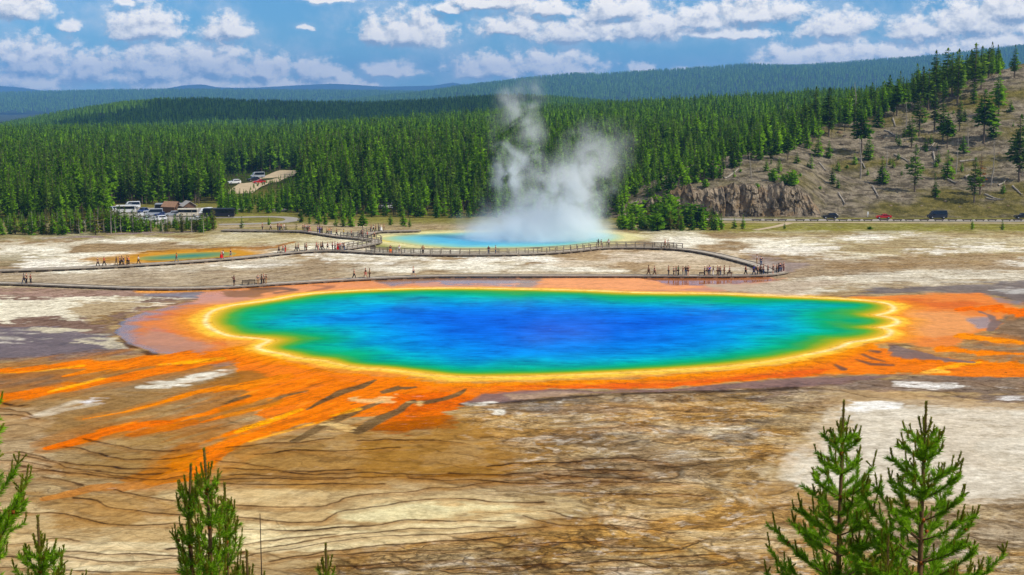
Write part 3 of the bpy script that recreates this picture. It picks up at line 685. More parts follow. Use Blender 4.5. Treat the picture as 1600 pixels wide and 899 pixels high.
# terracette lines: contours of a gently sloping, noisy level
wv = N.new('ShaderNodeTexNoise'); N.put(wv.inputs['Vector'], geo); wv.inputs['Scale'].default_value = .16; wv.inputs['Detail'].default_value = 5
gw = N.vmath('MULTIPLY_ADD', N.vmath('SUBTRACT', wv.outputs['Color'], (.5, .5, .5)), (5, 5, 0), geo)
gx, gy, _ = N.sep(gw)
def contour(scale, slope, width, det, seed):
    h = N.math('MULTIPLY', N.noise(N.vmath('ADD', gw, (seed, seed * 2, 0)), scale, det, .55), 9.0)
    h = N.math('ADD', h, N.math('MULTIPLY', gy, slope))
    h = N.math('ADD', h, N.math('MULTIPLY', gx, slope * .12))
    fr = N.math('ABSOLUTE', N.math('SUBTRACT', N.math('FRACT', h), .5))
    wn_ = N.new('ShaderNodeTexWhiteNoise', noise_dimensions='1D'); N.put(wn_.inputs['W'], N.math('FLOOR', N.math('ADD', h, .5 + seed)))
    return N.ramp(fr, 0.0, width, 1.0, 0.0), N.math('FRACT', N.math('ADD', h, .5)), wn_.outputs['Value']
c1, step1, id1 = contour(.022, .15, .085, 5, 3.0)
c2, _, id2 = contour(.06, .34, .10, 5, 31.0)
c3, _, _ = contour(.16, 1.1, .16, 6, 77.0)
brk = N.ramp(N.noise(geo, .09, 3), .38, .54)
brk2 = N.ramp(N.noise(N.vmath('ADD', geo, (40, 9, 0)), .05, 3), .42, .58)
lines = N.math('MAXIMUM', N.math('MULTIPLY', c1, N.ramp(N.noise(geo, .22, 4), .25, .45, .35, 1.0)), N.math('MULTIPLY', c2, N.math('MULTIPLY', brk, .8)))
lines = N.math('MAXIMUM', lines, N.math('MULTIPLY', c3, N.math('MULTIPLY', brk2, .62)))
vor = N.new('ShaderNodeTexVoronoi', feature='DISTANCE_TO_EDGE'); vor.inputs['Scale'].default_value = .42
vw = N.new('ShaderNodeTexNoise'); N.put(vw.inputs['Vector'], geo); vw.inputs['Scale'].default_value = .6; vw.inputs['Detail'].default_value = 4
N.put(vor.inputs['Vector'], N.vmath('MULTIPLY', N.vmath('MULTIPLY_ADD', N.vmath('SUBTRACT', vw.outputs['Color'], (.5, .5, .5)), (2.6, 2.6, 0), geo), (.7, 1, 1)))
vl = N.math('MULTIPLY', N.ramp(vor.outputs['Distance'], 0.0, .075, 1.0, 0.0), N.ramp(mf, .7, .95))
vl = N.math('MULTIPLY', vl, N.ramp(N.noise(geo, .12, 4), .40, .55, .25, 1.0))
lines = N.math('MAXIMUM', lines, N.math('MULTIPLY', vl, .8))
lines = N.math('MULTIPLY', lines, mc, clamp=True)
fl = N.noise(geo, 1.1, 8, .72)
fl2 = N.noise(N.vmath('MULTIPLY', geo, (.5, 1, 1)), .35, 7, .66)
px_, py_, _ = N.sep(geo)
fu = N.math('ADD', N.math('MULTIPLY', px_, .47), N.math('MULTIPLY', py_, .88)); fv = N.math('SUBTRACT', N.math('MULTIPLY', px_, .88), N.math('MULTIPLY', py_, .47))
leftw = N.ramp(px_, -22, 0, 1.0, 0.0)
flowL = N.noise(N.comb(N.math('MULTIPLY', fu, .16), fv, 0.0), .8, 7, .68)
flowR = N.noise(N.comb(N.math('MULTIPLY', px_, .75), py_, 5.0), .6, 8, .68, .6)
flow = N.math('ADD', N.math('MULTIPLY', flowL, leftw), N.math('MULTIPLY', flowR, N.math('SUBTRACT', 1.0, leftw)))
grain = N.math('ADD', N.math('MULTIPLY', N.math('SUBTRACT', fl, .5), 1.9), N.math('MULTIPLY', N.math('SUBTRACT', fl2, .5), 1.5))
grain = N.math('ADD', grain, N.math('MULTIPLY', N.math('SUBTRACT', flow, .5), 1.7))
grit = N.math('MULTIPLY', N.math('SUBTRACT', N.noise(N.vmath('MULTIPLY', geo, (.55, 1, 1)), 3.2, 5, .72), .5), 2.3)
grain = N.math('ADD', grain, N.math('MULTIPLY', grit, N.ramp(mf, .2, .8, .35, 1.0)))
amt = N.math('ADD', N.math('MULTIPLY', mf, .95), .20)
k = N.math('ADD', 1.0, N.math('MULTIPLY', grain, amt))
tone = N.math('ADD', N.math('MULTIPLY', N.math('SUBTRACT', N.math('ADD', N.math('MULTIPLY', id1, .6), N.math('MULTIPLY', id2, .4)), .5), N.math('MULTIPLY', mc, .55)), 1.0)
k = N.math('MULTIPLY', N.math('MAXIMUM', k, .22), tone)
k2 = N.math('POWER', k, 1.25)
base = N.vmath('MULTIPLY', colr, N.comb(k, N.math('POWER', k, 1.1), k2))
white = N.math('MULTIPLY', N.ramp(N.noise(N.vmath('ADD', N.vmath('MULTIPLY', geo, (.6, 1, 1)), (7, 3, 0)), .8, 8, .74), .59, .68), N.math('MULTIPLY', N.math('SUBTRACT', mf, .35, clamp=True), .85))
base = N.mix(white, base, (.74, .69, .60))
pits = N.math('MULTIPLY', N.ramp(N.noise(N.vmath('ADD', N.vmath('MULTIPLY', geo, (.6, 1, 1)), (1, 31, 0)), .9, 8, .76), .39, .31), N.math('MULTIPLY', N.math('SUBTRACT', mf, .25, clamp=True), .95))
base = N.mix(pits, base, N.vmath('MULTIPLY', colr, (.22, .19, .16)))
cr_, cg_, cb_ = N.sep(colr)
ora = N.math('MULTIPLY', N.ramp(N.math('DIVIDE', N.math('SUBTRACT', cr_, cb_), N.math('MAXIMUM', cr_, .02)), .955, .992), N.ramp(cr_, .35, .6))
ora = N.math('MULTIPLY', ora, N.ramp(mf, .22, .36))
base = N.mix(N.math('MULTIPLY', N.ramp(flow, .55, .70), N.math('MULTIPLY', ora, .5)), base, (.95, .36, .018))
base = N.mix(N.math('MULTIPLY', N.ramp(flow, .46, .30), N.math('MULTIPLY', ora, .8)), base, (.36, .10, .008))
st_ = N.ramp(N.math('ABSOLUTE', N.math('SUBTRACT', N.math('FRACT', N.math('MULTIPLY', flow, 8.0)), .5)), 0.0, .12, 1.0, 0.0)
st_ = N.math('MULTIPLY', st_, N.ramp(N.noise(geo, .13, 3), .40, .56))
base = N.mix(N.math('MULTIPLY', st_, N.math('MULTIPLY', ora, .62)), base, (.24, .075, .008))
base = N.mix(N.math('MULTIPLY', st_, N.math('MULTIPLY', N.math('SUBTRACT', 1.0, ora), N.math('MULTIPLY', N.math('SUBTRACT', mf, .3, clamp=True), .75))), base, N.vmath('MULTIPLY', colr, (.36, .30, .24)))
base = N.mix(N.math('MULTIPLY', N.ramp(N.noise(N.comb(N.math('MULTIPLY', fu, .3), fv, 9.0), 1.1, 6, .7), .38, .30), N.math('MULTIPLY', ora, .85)), base, (.10, .045, .012))
hal = N.math('MULTIPLY', N.ramp(step1, 0.0, .34, 1.0, 0.0), N.math('MULTIPLY', mc, .6))
base = N.mix(hal, base, N.vmath('MULTIPLY', base, (.70, .50, .26)))
base = N.mix(N.math('MULTIPLY', lines, .93), base, (.030, .016, .007))
N.put(bs.inputs['Base Color'], base)
N.put(bs.inputs['Roughness'], N.ramp(mw, .15, 1.0, .8, .05, smooth=False))
N.put(bs.inputs['Specular IOR Level'], N.ramp(mw, .28, 1.0, 0.0, .5, smooth=False))
bmp = N.new('ShaderNodeBump'); bmp.inputs['Distance'].default_value = .3
N.put(bmp.inputs['Strength'], N.ramp(mw, .2, .8, .7, .02))
N.put(bmp.inputs['Height'], N.math('SUBTRACT', N.math('ADD', fl, fl2), N.math('MULTIPLY', lines, .7)))
N.l.new(bmp.outputs[0], bs.inputs['Normal'])
ground = obj_np('ground', np.stack([XX, YY, ZZ], -1), grid_faces(*XX.shape)[:, ::-1], gm, smooth=True)
tag(ground, kind='structure')
lum_ = pt.col @ np.array([.3, .6, .1])
vcol(ground, 'surface', np.clip(lum_[..., None] + (pt.col - lum_[..., None]) * 1.08, 0, 1).reshape(-1, 3))
vcol(ground, 'finish', np.stack([pt.crack, pt.wet, pt.fleck], -1).reshape(-1, 3))

# ------------------------------------------------------------------ water of the three springs
wm, N, bs = material('spring_water')
geo = N.new('ShaderNodeNewGeometry').outputs['Position']
colr = N.new('ShaderNodeAttribute', attribute_name='depth_tint').outputs['Color']
patch = N.noise(N.vmath('MULTIPLY', geo, (.8, 1.0, 1)), .13, 8, .70)
rip = N.noise(N.vmath('MULTIPLY', geo, (.30, 1.0, 1)), .9, 5, .66)
dep_ = N.new('ShaderNodeAttribute', attribute_name='depth_amount').outputs['Fac']
kk = N.math('ADD', 1.0, N.math('MULTIPLY', N.math('ADD', N.math('MULTIPLY', N.math('SUBTRACT', patch, .5), 3.4), N.math('MULTIPLY', N.math('SUBTRACT', rip, .5), 2.6)), dep_))
kk = N.math('MAXIMUM', kk, .22)
wcol = N.vmath('MULTIPLY', colr, N.comb(kk, kk, N.math('POWER', kk, .6)))
mot = N.noise(N.vmath('MULTIPLY', N.vmath('ADD', geo, (13, 71, 0)), (.75, 1, 1)), .22, 7, .72)
wcol = N.mix(N.math('MULTIPLY', N.ramp(mot, .47, .36), N.math('MULTIPLY', dep_, 1.0)), wcol, N.vmath('MULTIPLY', wcol, (.4, .55, .66)))
N.put(bs.inputs['Base Color'], wcol)
bs.inputs['Roughness'].default_value = .28
bs.inputs['Specular IOR Level'].default_value = .0003
bmp = N.new('ShaderNodeBump'); bmp.inputs['Distance'].default_value = .12; bmp.inputs['Strength'].default_value = .35
N.put(bmp.inputs['Height'], N.noise(N.vmath('MULTIPLY', geo, (.5, 1, 1)), 1.6, 4, .6)); N.l.new(bmp.outputs[0], bs.inputs['Normal'])
def water(name, Wl, stops, centre, z, rings=70, wob=1.0, deep=.6):
    R = np.linspace(1, 0.0005, rings) ** 0.8
    c = np.array(centre)
    Pn = c + (Wl - c)[None] * R[:, None, None]
    X, Y = Pn[..., 0], Pn[..., 1]
    d, _, _ = seg_dist(X, Y, Wl[::3])
    d = np.where(R[:, None] >= .9999, 0, d)
    px, py = to_px(X, Y, 0)
    dd = wob(px, py, d) if callable(wob) else d
    dd = np.maximum(dd + (fbm(X / 9, Y / 9, 4, 61) - .5) * np.minimum(d, 8) * .9, 0)
    ts = [s[0] for s in stops]; cs = np.array([lin(s[1]) for s in stops])
    col = np.stack([np.interp(dd, ts, cs[:, k]) for k in range(3)], -1)
    V = np.stack([X, Y, np.full_like(X, z)], -1)
    o = obj_np(name, V, grid_faces(rings, len(Wl), True), wm, smooth=True)
    me = o.data
    if me.polygons[0].normal.z < 0: me.flip_normals()
    vcol(o, 'depth_tint', col.reshape(-1, 3))
    at = me.attributes.new('depth_amount', 'FLOAT', 'POINT'); at.data.foreach_set('value', (sstep(1, 9, dd) * deep + .04).astype(np.float32).ravel())
    tag(o, kind='structure')
    return o
def pool_wob(px, py, d):
    k = np.interp(px, [330, 450, 560, 700, 1000, 1150, 1280, 1400], [.72, .70, .85, 1.15, 1.2, .90, .72, .85])
    far = sstep(505, 462, py)
    return d * (k * (1 - far) + np.minimum(k, .72) * far) 
water('prismatic_spring_water', POOL_W, [(0, (222, 178, 52)), (.5, (196, 166, 30)), (1.1, (150, 160, 22)), (2.0, (70, 158, 50)), (3.6, (8, 158, 98)), (5.8, (0, 160, 140)), (9, (0, 154, 178)), (13.5, (0, 142, 204)), (19, (0, 124, 212)), (27, (2, 106, 210)), (36, (4, 94, 206))],
      G(860, 515), -.004, 90, pool_wob)
water('geyser_crater_water', BACK_W, [(0, (200, 196, 130)), (2.5, (150, 190, 160)), (5, (120, 190, 190)), (10, (90, 176, 206)), (22, (84, 170, 214))], G(780, 376), -.004, 30, 1.0, .15)
water('turquoise_pool_water', SIDE_W, [(0, (170, 150, 70)), (2, (120, 140, 80)), (5, (40, 130, 120)), (9, (16, 112, 130)), (16, (14, 104, 130))], G(300, 401), -.004, 30, 1.0, .3)
# ------------------------------------------------------------------ hills
def hill_material(name, c1, c2, scale):
    m, N, bs = material(name)
    geo = N.new('ShaderNodeNewGeometry').outputs['Position']
    n = N.noise(geo, scale, 6, .65)
    N.put(bs.inputs['Base Color'], N.mix(N.ramp(n, .35, .65), c1, c2))
    bs.inputs['Roughness'].default_value = .95; bs.inputs['Specular IOR Level'].default_value = 0
    return m
floor_m = hill_material('forest_floor', (.020, .035, .012), (.040, .055, .020), .02)
def ridge(name, crest, Y, front, back, zfoot, lump, tree_px, seed, step=8.0):
    c = np.asarray(crest, float)
    p = np.arange(c[0, 0], c[-1, 0] + 1, step)
    py = np.interp(p, c[:, 0], c[:, 1]) + tree_px
    zc = np.array([at_depth(a, b, Y).z for a, b in zip(p, py)])
    t = np.concatenate([np.linspace(0, 1, 26), 1 + np.linspace(.08, 1, 8)])
    y = np.where(t <= 1, Y - front + front * t, Y + (t - 1) * back)
    YY = np.repeat(y[:, None], len(p), 1); XX = (p[None] - 800) / F * YY
    prof = np.where(t <= 1, np.sin(np.clip(t, 0, 1) * math.pi / 2) ** .9, 1 - .55 * (t - 1) ** 1.3)[:, None]
    bump = (fbm(XX / (front * .45), YY / (front * .8), 4, seed) - .5) * lump * np.clip(np.minimum(t * 3, np.abs(1 - t) * 4), 0, 1)[:, None]
    ZZ = zfoot + (zc[None] - zfoot) * prof + bump
    o = obj_np(name, np.stack([XX, YY, ZZ], -1), grid_faces(*XX.shape), floor_m, smooth=True)
    tag(o, kind='structure')
    def sample(n, rng, lo=0.0, hi=1.12):
        a = rng.uniform(0, len(p) - 1.001, n)
        b = rng.uniform(lo, hi, n)
        b = np.interp(b, t, np.arange(len(t)))
        i = b.astype(int); j = a.astype(int); fb_, fa = b - i, a - j
        i2 = np.minimum(i + 1, len(t) - 1)
        S = []
        for A in (XX, YY, ZZ):
            S.append((A[i, j] * (1 - fa) + A[i, j + 1] * fa) * (1 - fb_) + (A[i2, j] * (1 - fa) + A[i2, j + 1] * fa) * fb_)
        return np.stack(S, -1)
    return sample
far_mts = ridge('far_mountains', [(-300, 138), (-100, 136), (0, 134), (40, 137), (80, 143), (150, 146), (220, 143), (250, 141), (290, 134), (320, 132), (345, 137), (400, 137.5), (450, 134.5), (520, 131), (560, 133), (600, 136), (680, 134), (710, 129), (740, 137), (800, 141), (1000, 146)],
                20000, 3500, 900, 0, 0, 0, 51)
left_ridge = ridge('far_left_hills', [(-400, 146), (-60, 146), (60, 144), (180, 141), (300, 140.5), (450, 141), (600, 142), (800, 146), (1000, 150)], 11000, 3000, 900, -60, 36, 4, 52)
right_hill = ridge('far_right_hills', [(440, 168), (500, 160), (560, 155), (640, 147), (720, 136), (800, 128), (900, 122.5), (1000, 119.5), (1060, 117.5), (1150, 109), (1250, 103.5), (1350, 96), (1450, 88), (1530, 79), (1600, 70), (1750, 58), (2000, 50)],
                   9000, 3000, 1500, -30, 120, 4, 53)
mid_ridge = ridge('middle_ridge', [(-400, 206), (-100, 204), (0, 196), (80, 180), (150, 168), (200, 161), (250, 156.5), (320, 155), (400, 158), (500, 160), (600, 160.5), (680, 156), (740, 151), (800, 149), (860, 151), (940, 158), (1020, 170), (1100, 190)],
                  2500, 800, 600, -22, 16, 8, 54)

# near hillside on the right, with its grassy slope
hm, N, bs = material('hillside_earth')
geo = N.new('ShaderNodeNewGeometry').outputs['Position']
n1 = N.noise(geo, .045, 6, .6); n2 = N.noise(geo, .35, 7, .7); n3 = N.noise(geo, 1.6, 5, .7)
gx, gy, gz = N.sep(geo)
soil = N.mix(N.ramp(n2, .38, .62), L3((108, 97, 80)), L3((182, 166, 140)))
grass = N.mix(N.ramp(n2, .35, .65), L3((102, 96, 46)), L3((150, 136, 72)))
gr = N.math('ADD', N.ramp(n1, .44, .62), N.math('MULTIPLY', N.math('SUBTRACT', n3, .5), .7), clamp=True)
gr = N.math('MULTIPLY', gr, N.ramp(gx, 40, 120, .45, 1.0))
colr = N.mix(gr, soil, grass)
colr = N.mix(N.ramp(n3, .36, .28), colr, (.035, .032, .025))
colr = N.mix(N.ramp(n3, .70, .78), colr, (.42, .39, .34))
N.put(bs.inputs['Base Color'], colr); bs.inputs['Roughness'].default_value = .95; bs.inputs['Specular IOR Level'].default_value = 0
bmp = N.new('ShaderNodeBump'); bmp.inputs['Distance'].default_value = 1.6; bmp.inputs['Strength'].default_value = 1.0
N.put(bmp.inputs['Height'], N.math('ADD', n2, n3)); N.l.new(bmp.outputs[0], bs.inputs['Normal'])
hp = np.arange(930, 1960, 3.0)
hy = np.concatenate([np.arange(HILL_FOOT - 1.5, HILL_FOOT + 6, .5), np.arange(HILL_FOOT + 6, 640, 1.5), np.arange(640, 900, 12)])
HY = np.repeat(hy[:, None], len(hp), 1); HX = (hp[None] - 800) / F * HY
hillside = obj_np('hillside', np.stack([HX, HY, hill_z(HX, HY)], -1), grid_faces(*HX.shape), hm, smooth=True)
tag(hillside, kind='structure')

# rock face above the road: columns and blocks
rm, N, bs = material('cliff_rock')
geo = N.new('ShaderNodeNewGeometry').outputs['Position']
rx = N.noise(N.vmath('MULTIPLY', geo, (1, 1, .35)), .55, 7, .7)
r2 = N.noise(geo, 1.8, 6, .7)
colr = N.mix(N.ramp(rx, .35, .62), L3((76, 68, 58)), L3((170, 152, 128)))
colr = N.mix(N.ramp(r2, .58, .70), colr, L3((186, 168, 136)))
colr = N.mix(N.ramp(N.noise(geo, .2, 4), .50, .62), colr, L3((138, 116, 88)))
N.put(bs.inputs['Base Color'], colr); bs.inputs['Roughness'].default_value = .95; bs.inputs['Specular IOR Level'].default_value = 0
bmp = N.new('ShaderNodeBump'); bmp.inputs['Distance'].default_value = .5; bmp.inputs['Strength'].default_value = .9
N.put(bmp.inputs['Height'], r2); N.l.new(bmp.outputs[0], bs.inputs['Normal'])
cp = np.arange(1012, 1300, 1.3); cvv = np.linspace(-.06, 1, 34)
CX0 = (cp - 800) / F * HILL_FOOT
hgt = np.maximum(interp(cp, CLH) * 1.0 + (fbm(cp / 14, cp * 0, 4, 71, .6) - .5) * 7.5 * np.clip(interp(cp, CLH) / 4, 0, 1), 0.05)
CXX = np.repeat(CX0[None], len(cvv), 0); CZZ = cvv[:, None] * hgt[None]
# cellular columns: each cell stands out by its own amount
def cells(u, v, seed):
    ui, vi = np.floor(u), np.floor(v); best = np.full(u.shape, 9.0); idv = np.zeros(u.shape)
    for i in (-1, 0, 1):
        for j in (-1, 0, 1):
            a, b = ui + i, vi + j
            d = (a + hash2(a, b, seed) - u) ** 2 + (b + hash2(a, b, seed + 1) - v) ** 2
            m = d < best; best = np.where(m, d, best); idv = np.where(m, hash2(a, b, seed + 2), idv)
    return best, idv
b1, i1 = cells(CXX / 1.9, CZZ / 4.2, 81); b2, i2_ = cells(CXX / .8, CZZ / 1.3, 91)
outw = (i1 - .5) * 2.6 + (i2_ - .5) * .9 + (fbm(CXX / 11, CZZ / 9, 3, 95) - .5) * 3.5 - b1 * .8
lean = cvv[:, None] * 3.6
CYY = HILL_FOOT + .4 + lean - np.clip(outw, -1.6, 2.4) * np.clip(hgt / 5, 0, 1)[None] * (1 - .5 * np.clip(cvv, 0, 1)[:, None] ** 6)
# cap running back into the slope
capy = CYY[-1] + 5.5; capz = np.maximum(hill_z(CX0, capy), 0) - .25
CXX = np.vstack([CXX, CX0[None]]); CYY = np.vstack([CYY, capy[None]]); CZZ = np.vstack([CZZ, capz[None]])
cliff = obj_np('rock_cliff', np.stack([CXX, CYY, CZZ], -1), grid_faces(*CXX.shape), rm, smooth=False)
tag(cliff, 'weathered brown rock cliff of blocky columns above the road', 'cliff')

# ------------------------------------------------------------------ haze
hz = bpy.data.materials.new('haze_air'); hz.use_nodes = True; hz.node_tree.nodes.clear()
N = NT(hz.node_tree)
HAZE = N.new('ShaderNodeVolumePrincipled'); HAZE.inputs['Color'].default_value = (.20, .50, 1.0, 1); HAZE.inputs['Density'].default_value = 7.5e-5
HAZE.inputs['Anisotropy'].default_value = 0
N.l.new(HAZE.outputs[0], N.new('ShaderNodeOutputMaterial').inputs['Volume'])
bm = bmesh.new(); bmesh.ops.create_cube(bm, size=1)
for v in bm.verts: v.co = Vector((v.co.x * 24000, 10600 + v.co.y * 21600, 190 + v.co.z * 560))
me = bpy.data.meshes.new('haze'); bm.to_mesh(me); bm.free(); me.materials.append(hz)
haze = bpy.data.objects.new('haze', me); COL.objects.link(haze); tag(haze, kind='stuff')

# ------------------------------------------------------------------ conifers
def foliage(name, dark, light, var=1.0):
    m, N, bs = material(name)
    oi = N.new('ShaderNodeObjectInfo'); tc = N.new('ShaderNodeTexCoord').outputs['Object']
    n = N.noise(N.vmath('ADD', tc, oi.outputs['Location']), 1.3, 4, .65)
    f = N.math('ADD', N.ramp(n, .35, .68), N.math('MULTIPLY', N.math('SUBTRACT', oi.outputs['Random'], .5), .7 * var), clamp=True)
    N.put(bs.inputs['Base Color'], N.mix(f, dark, light))
    bs.inputs['Roughness'].default_value = .9; bs.inputs['Specular IOR Level'].default_value = 0
    tr = N.new('ShaderNodeBsdfTranslucent'); N.put(tr.inputs[0], N.mix(f, dark, light))
    mx = N.new('ShaderNodeMixShader'); mx.inputs[0].default_value = .38
    N.l.new(bs.outputs[0], mx.inputs[1]); N.l.new(tr.outputs[0], mx.inputs[2])
    N.l.new(mx.outputs[0], [q for q in N.n if q.type == 'OUTPUT_MATERIAL'][0].inputs[0])
    return m
M_pine = foliage('needles_green', (.030, .085, .003), (.230, .440, .010))
M_young = foliage('needles_bright', (.050, .140, .004), (.270, .500, .012))
M_grey = foliage('needles_grey_green', (.034, .080, .008), (.190, .310, .024))
M_olive = foliage('needles_olive', (.085, .095, .012), (.230, .215, .030))
M_rust = foliage('needles_rust', (.11, .045, .012), (.26, .12, .03))
M_bark = plain('bark', L3((112, 98, 84)), .9, .05, var=.35, scale=2)
M_dead = plain('dead_wood', L3((158, 148, 134)), .9, .05, var=.3, scale=2)
def tube(pts, rad, sides=6):
    """tapered tube through points -> verts, quads"""
    pts = np.asarray(pts, float); rad = np.asarray(rad, float)
    d = np.gradient(pts, axis=0); d /= np.linalg.norm(d, axis=1)[:, None] + 1e-9
    ref = np.where(np.abs(d[:, 2:3]) > .9, [[1., 0, 0]], [[0, 0, 1.]])
    a = np.cross(d, ref); a /= np.linalg.norm(a, axis=1)[:, None] + 1e-9
    b = np.cross(d, a)
    th = np.linspace(0, 2 * math.pi, sides, endpoint=False)
    V = pts[:, None] + rad[:, None, None] * (np.cos(th)[None, :, None] * a[:, None] + np.sin(th)[None, :, None] * b[:, None])
    return V.reshape(-1, 3), grid_faces(len(pts), sides, True)
def join(parts):
    Vs, Fs, n = [], [], 0
    for V, f in parts:
        Vs.append(V); Fs.append(f + n); n += len(V)
    return np.vstack(Vs), np.vstack(Fs)
def crown_mesh(rng, h, rad, start, whorls, per, kites, shape=.75, droop=.15, gap=.12):
    V, Fq = [], []; n = 0
    for w in range(whorls):
        t = (w + rng.uniform(-.3, .3)) / whorls
        t = min(max(t, 0), 1)
        z = h * (start + (1 - start) * t)
        R = rad * ((1 - t) ** shape) * (.5 + .5 * min(1, t * 4 + .35)) * (min(1, .3 + t * 2.6) if start > .1 and start < .2 else 1) + .03 * rad
        a0 = rng.uniform(0, 6.28)
        for b in range(per):
            if rng.random() < gap: continue
            a = a0 + 6.283 * b / per + rng.normal(0, .25)
            L = R * rng.uniform(.55, 1.2)
            up = rng.normal(.25 * t - droop, .18)
            d = np.array([math.cos(a), math.sin(a), up]); s = np.array([-math.sin(a), math.cos(a), 0])
            for k in range(kites):
                f0 = k / kites * .75; f1 = f0 + rng.uniform(.42, .62)
                p0 = d * L * f0 + [0, 0, z]; p1 = d * L * f1 + [0, 0, z + rng.normal(0, .03) * L]
                wd = L * rng.uniform(.16, .34) * (1.2 - .5 * f0)
                tl = rng.uniform(-1.1, 1.1)
                sv = s * math.cos(tl) + np.array([0, 0, 1]) * math.sin(tl)
                m = p0 * .45 + p1 * .55
                V += [p0, m + sv * wd, p1, m - sv * wd * rng.uniform(.5, 1)]
                Fq.append([n, n + 1, n + 2, n + 3]); n += 4
    # leader
    for k in range(3):
        a = rng.uniform(0, 3.14); sv = np.array([math.cos(a), math.sin(a), 0]) * rad * .12
        V += [np.array([0, 0, h * .93]), np.array([0, 0, h * .96]) + sv, np.array([0, 0, h * 1.01]), np.array([0, 0, h * .96]) - sv]
        Fq.append([n, n + 1, n + 2, n + 3]); n += 4
    return np.array(V), np.array(Fq)
def trunk_mesh(rng, h, r, stubs=0, start=.5):
    zs = np.linspace(-.4, h * .97, 7); lean = rng.normal(0, .012, 2) * h
    c = np.stack([lean[0] * (zs / h) ** 2, lean[1] * (zs / h) ** 2, zs], -1)
    parts = [tube(c, r * (1 - .88 * np.clip(zs / h, 0, 1)), 6)]
    for k in range(stubs):
        z = rng.uniform(.12, start + .25) * h; a = rng.uniform(0, 6.28); L = rng.uniform(.03, .09) * h
        q = np.array([[0, 0, z], [math.cos(a) * L * .6, math.sin(a) * L * .6, z + .1 * L], [math.cos(a) * L, math.sin(a) * L, z + rng.uniform(-.3, .5) * L]])
        parts.append(tube(q, np.array([.18, .11, .04]) * r * 1.6, 4))
    return join(parts)
def crown_normals(V, Fq, h):
    """faces turned outwards; shading normals follow the crown's envelope with some of each spray's own"""
    A, B, C, D = (V[Fq[:, k]] for k in range(4))
    n = np.cross(C - A, D - B); n /= np.linalg.norm(n, axis=1)[:, None] + 1e-9
    m = (A + B + C + D) / 4
    o = np.column_stack([m[:, 0], m[:, 1], np.zeros(len(m))]); o /= np.linalg.norm(o, axis=1)[:, None] + 1e-9
    o = o * .85 + [0, 0, .55]; o /= np.linalg.norm(o, axis=1)[:, None]
    flip = (n * o).sum(1) < 0
    Fq = np.where(flip[:, None], Fq[:, ::-1], Fq); n = np.where(flip[:, None], -n, n)
    s_ = o * .8 + n * .55; s_ /= np.linalg.norm(s_, axis=1)[:, None]
    return Fq, s_
def set_normals(me, face_n):
    me.normals_split_custom_set(np.repeat(face_n, 4, 0).tolist())
KIND = {}
def proto(kind, seed, h, rad, start, whorls, per, kites, mat, shape=.75, droop=.15, gap=.12, tr=None, stubs=0, tm=None):
    rng = np.random.default_rng(seed)
    tv, tf = trunk_mesh(rng, h, tr or h * .011 + .04, stubs, start)
    cv_, cf = crown_mesh(rng, h, rad, start, whorls, per, kites, shape, droop, gap)
    t = obj_np('trunk', tv, tf, tm or M_bark, link=False, smooth=True)
    cf, nrm = crown_normals(cv_, cf, h)
    c = obj_np('crown', cv_, cf, mat, link=False, smooth=True); set_normals(c.data, nrm)
    KIND.setdefault(kind, []).append((h, t.data, c.data, (tv, tf, cv_, cf, mat, tm or M_bark, nrm)))
for s in range(4):
    proto('mature', 100 + s, 16, 2.5 + .3 * s, .22 + .05 * s, 28, 7, 3, M_pine, .85, .16, stubs=8)
for s in range(3):
    proto('tall', 120 + s, 18, 2.3 + .25 * s, .16, 34, 7, 3, M_grey, .65, .18, .2, stubs=14)
for s in range(4):
    proto('young', 140 + s, 6, 1.25 + .15 * s, .04, 17, 7, 3, M_young, .85, -.10, .08)
for s in range(3):
    proto('spruce', 160 + s, 9, 1.7 + .2 * s, .05, 22, 8, 3, M_pine, .9, .12, .08)
for s in range(2):
    proto('olive', 170 + s, 5, 1.15 + .2 * s, .05, 13, 7, 3, M_olive, .7, -.05, .2)
for s in range(2):
    proto('bush', 180 + s, 2.6, 1.5, .02, 10, 10, 3, M_young, .45, -.25, .1)
for s in range(2):
    proto('gaunt', 190 + s, 13, 2.2, .15, 26, 7, 3, M_grey, .5, .1, .38, stubs=20)
proto('rust', 200, 9, 1.3, .15, 18, 6, 3, M_rust, .8, .1, .2)
# bare dead trees: one mesh, trunk with broken limbs
DEAD = []
for s in range(4):
    rng = np.random.default_rng(300 + s)
    h = 9.0; zs = np.linspace(-.4, h, 9)
    c = np.stack([np.cumsum(rng.normal(0, .07, 9)), np.cumsum(rng.normal(0, .07, 9)), zs], -1)
    parts = [tube(c, .17 * (1 - .9 * np.clip(zs / h, 0, 1)) + .01, 6)]
    for k in range(22 if s else 12):
        z = rng.uniform(.15, .97) * h; a = rng.uniform(0, 6.28); L = (1.15 - z / h) * rng.uniform(.6, 2.0)
        e = np.array([math.cos(a), math.sin(a), 0]); p0 = c[min(8, int(z / h * 8))] * [1, 1, 0] + [0, 0, z]
        parts.append(tube([p0, p0 + e * L * .5 + [0, 0, .05 * L], p0 + e * L + [0, 0, rng.uniform(-.35, .5) * L]], [.05, .03, .008], 4))
    V, Fq = join(parts); DEAD.append(obj_np('dead_tree', V, Fq, M_dead, link=False, smooth=True).data)

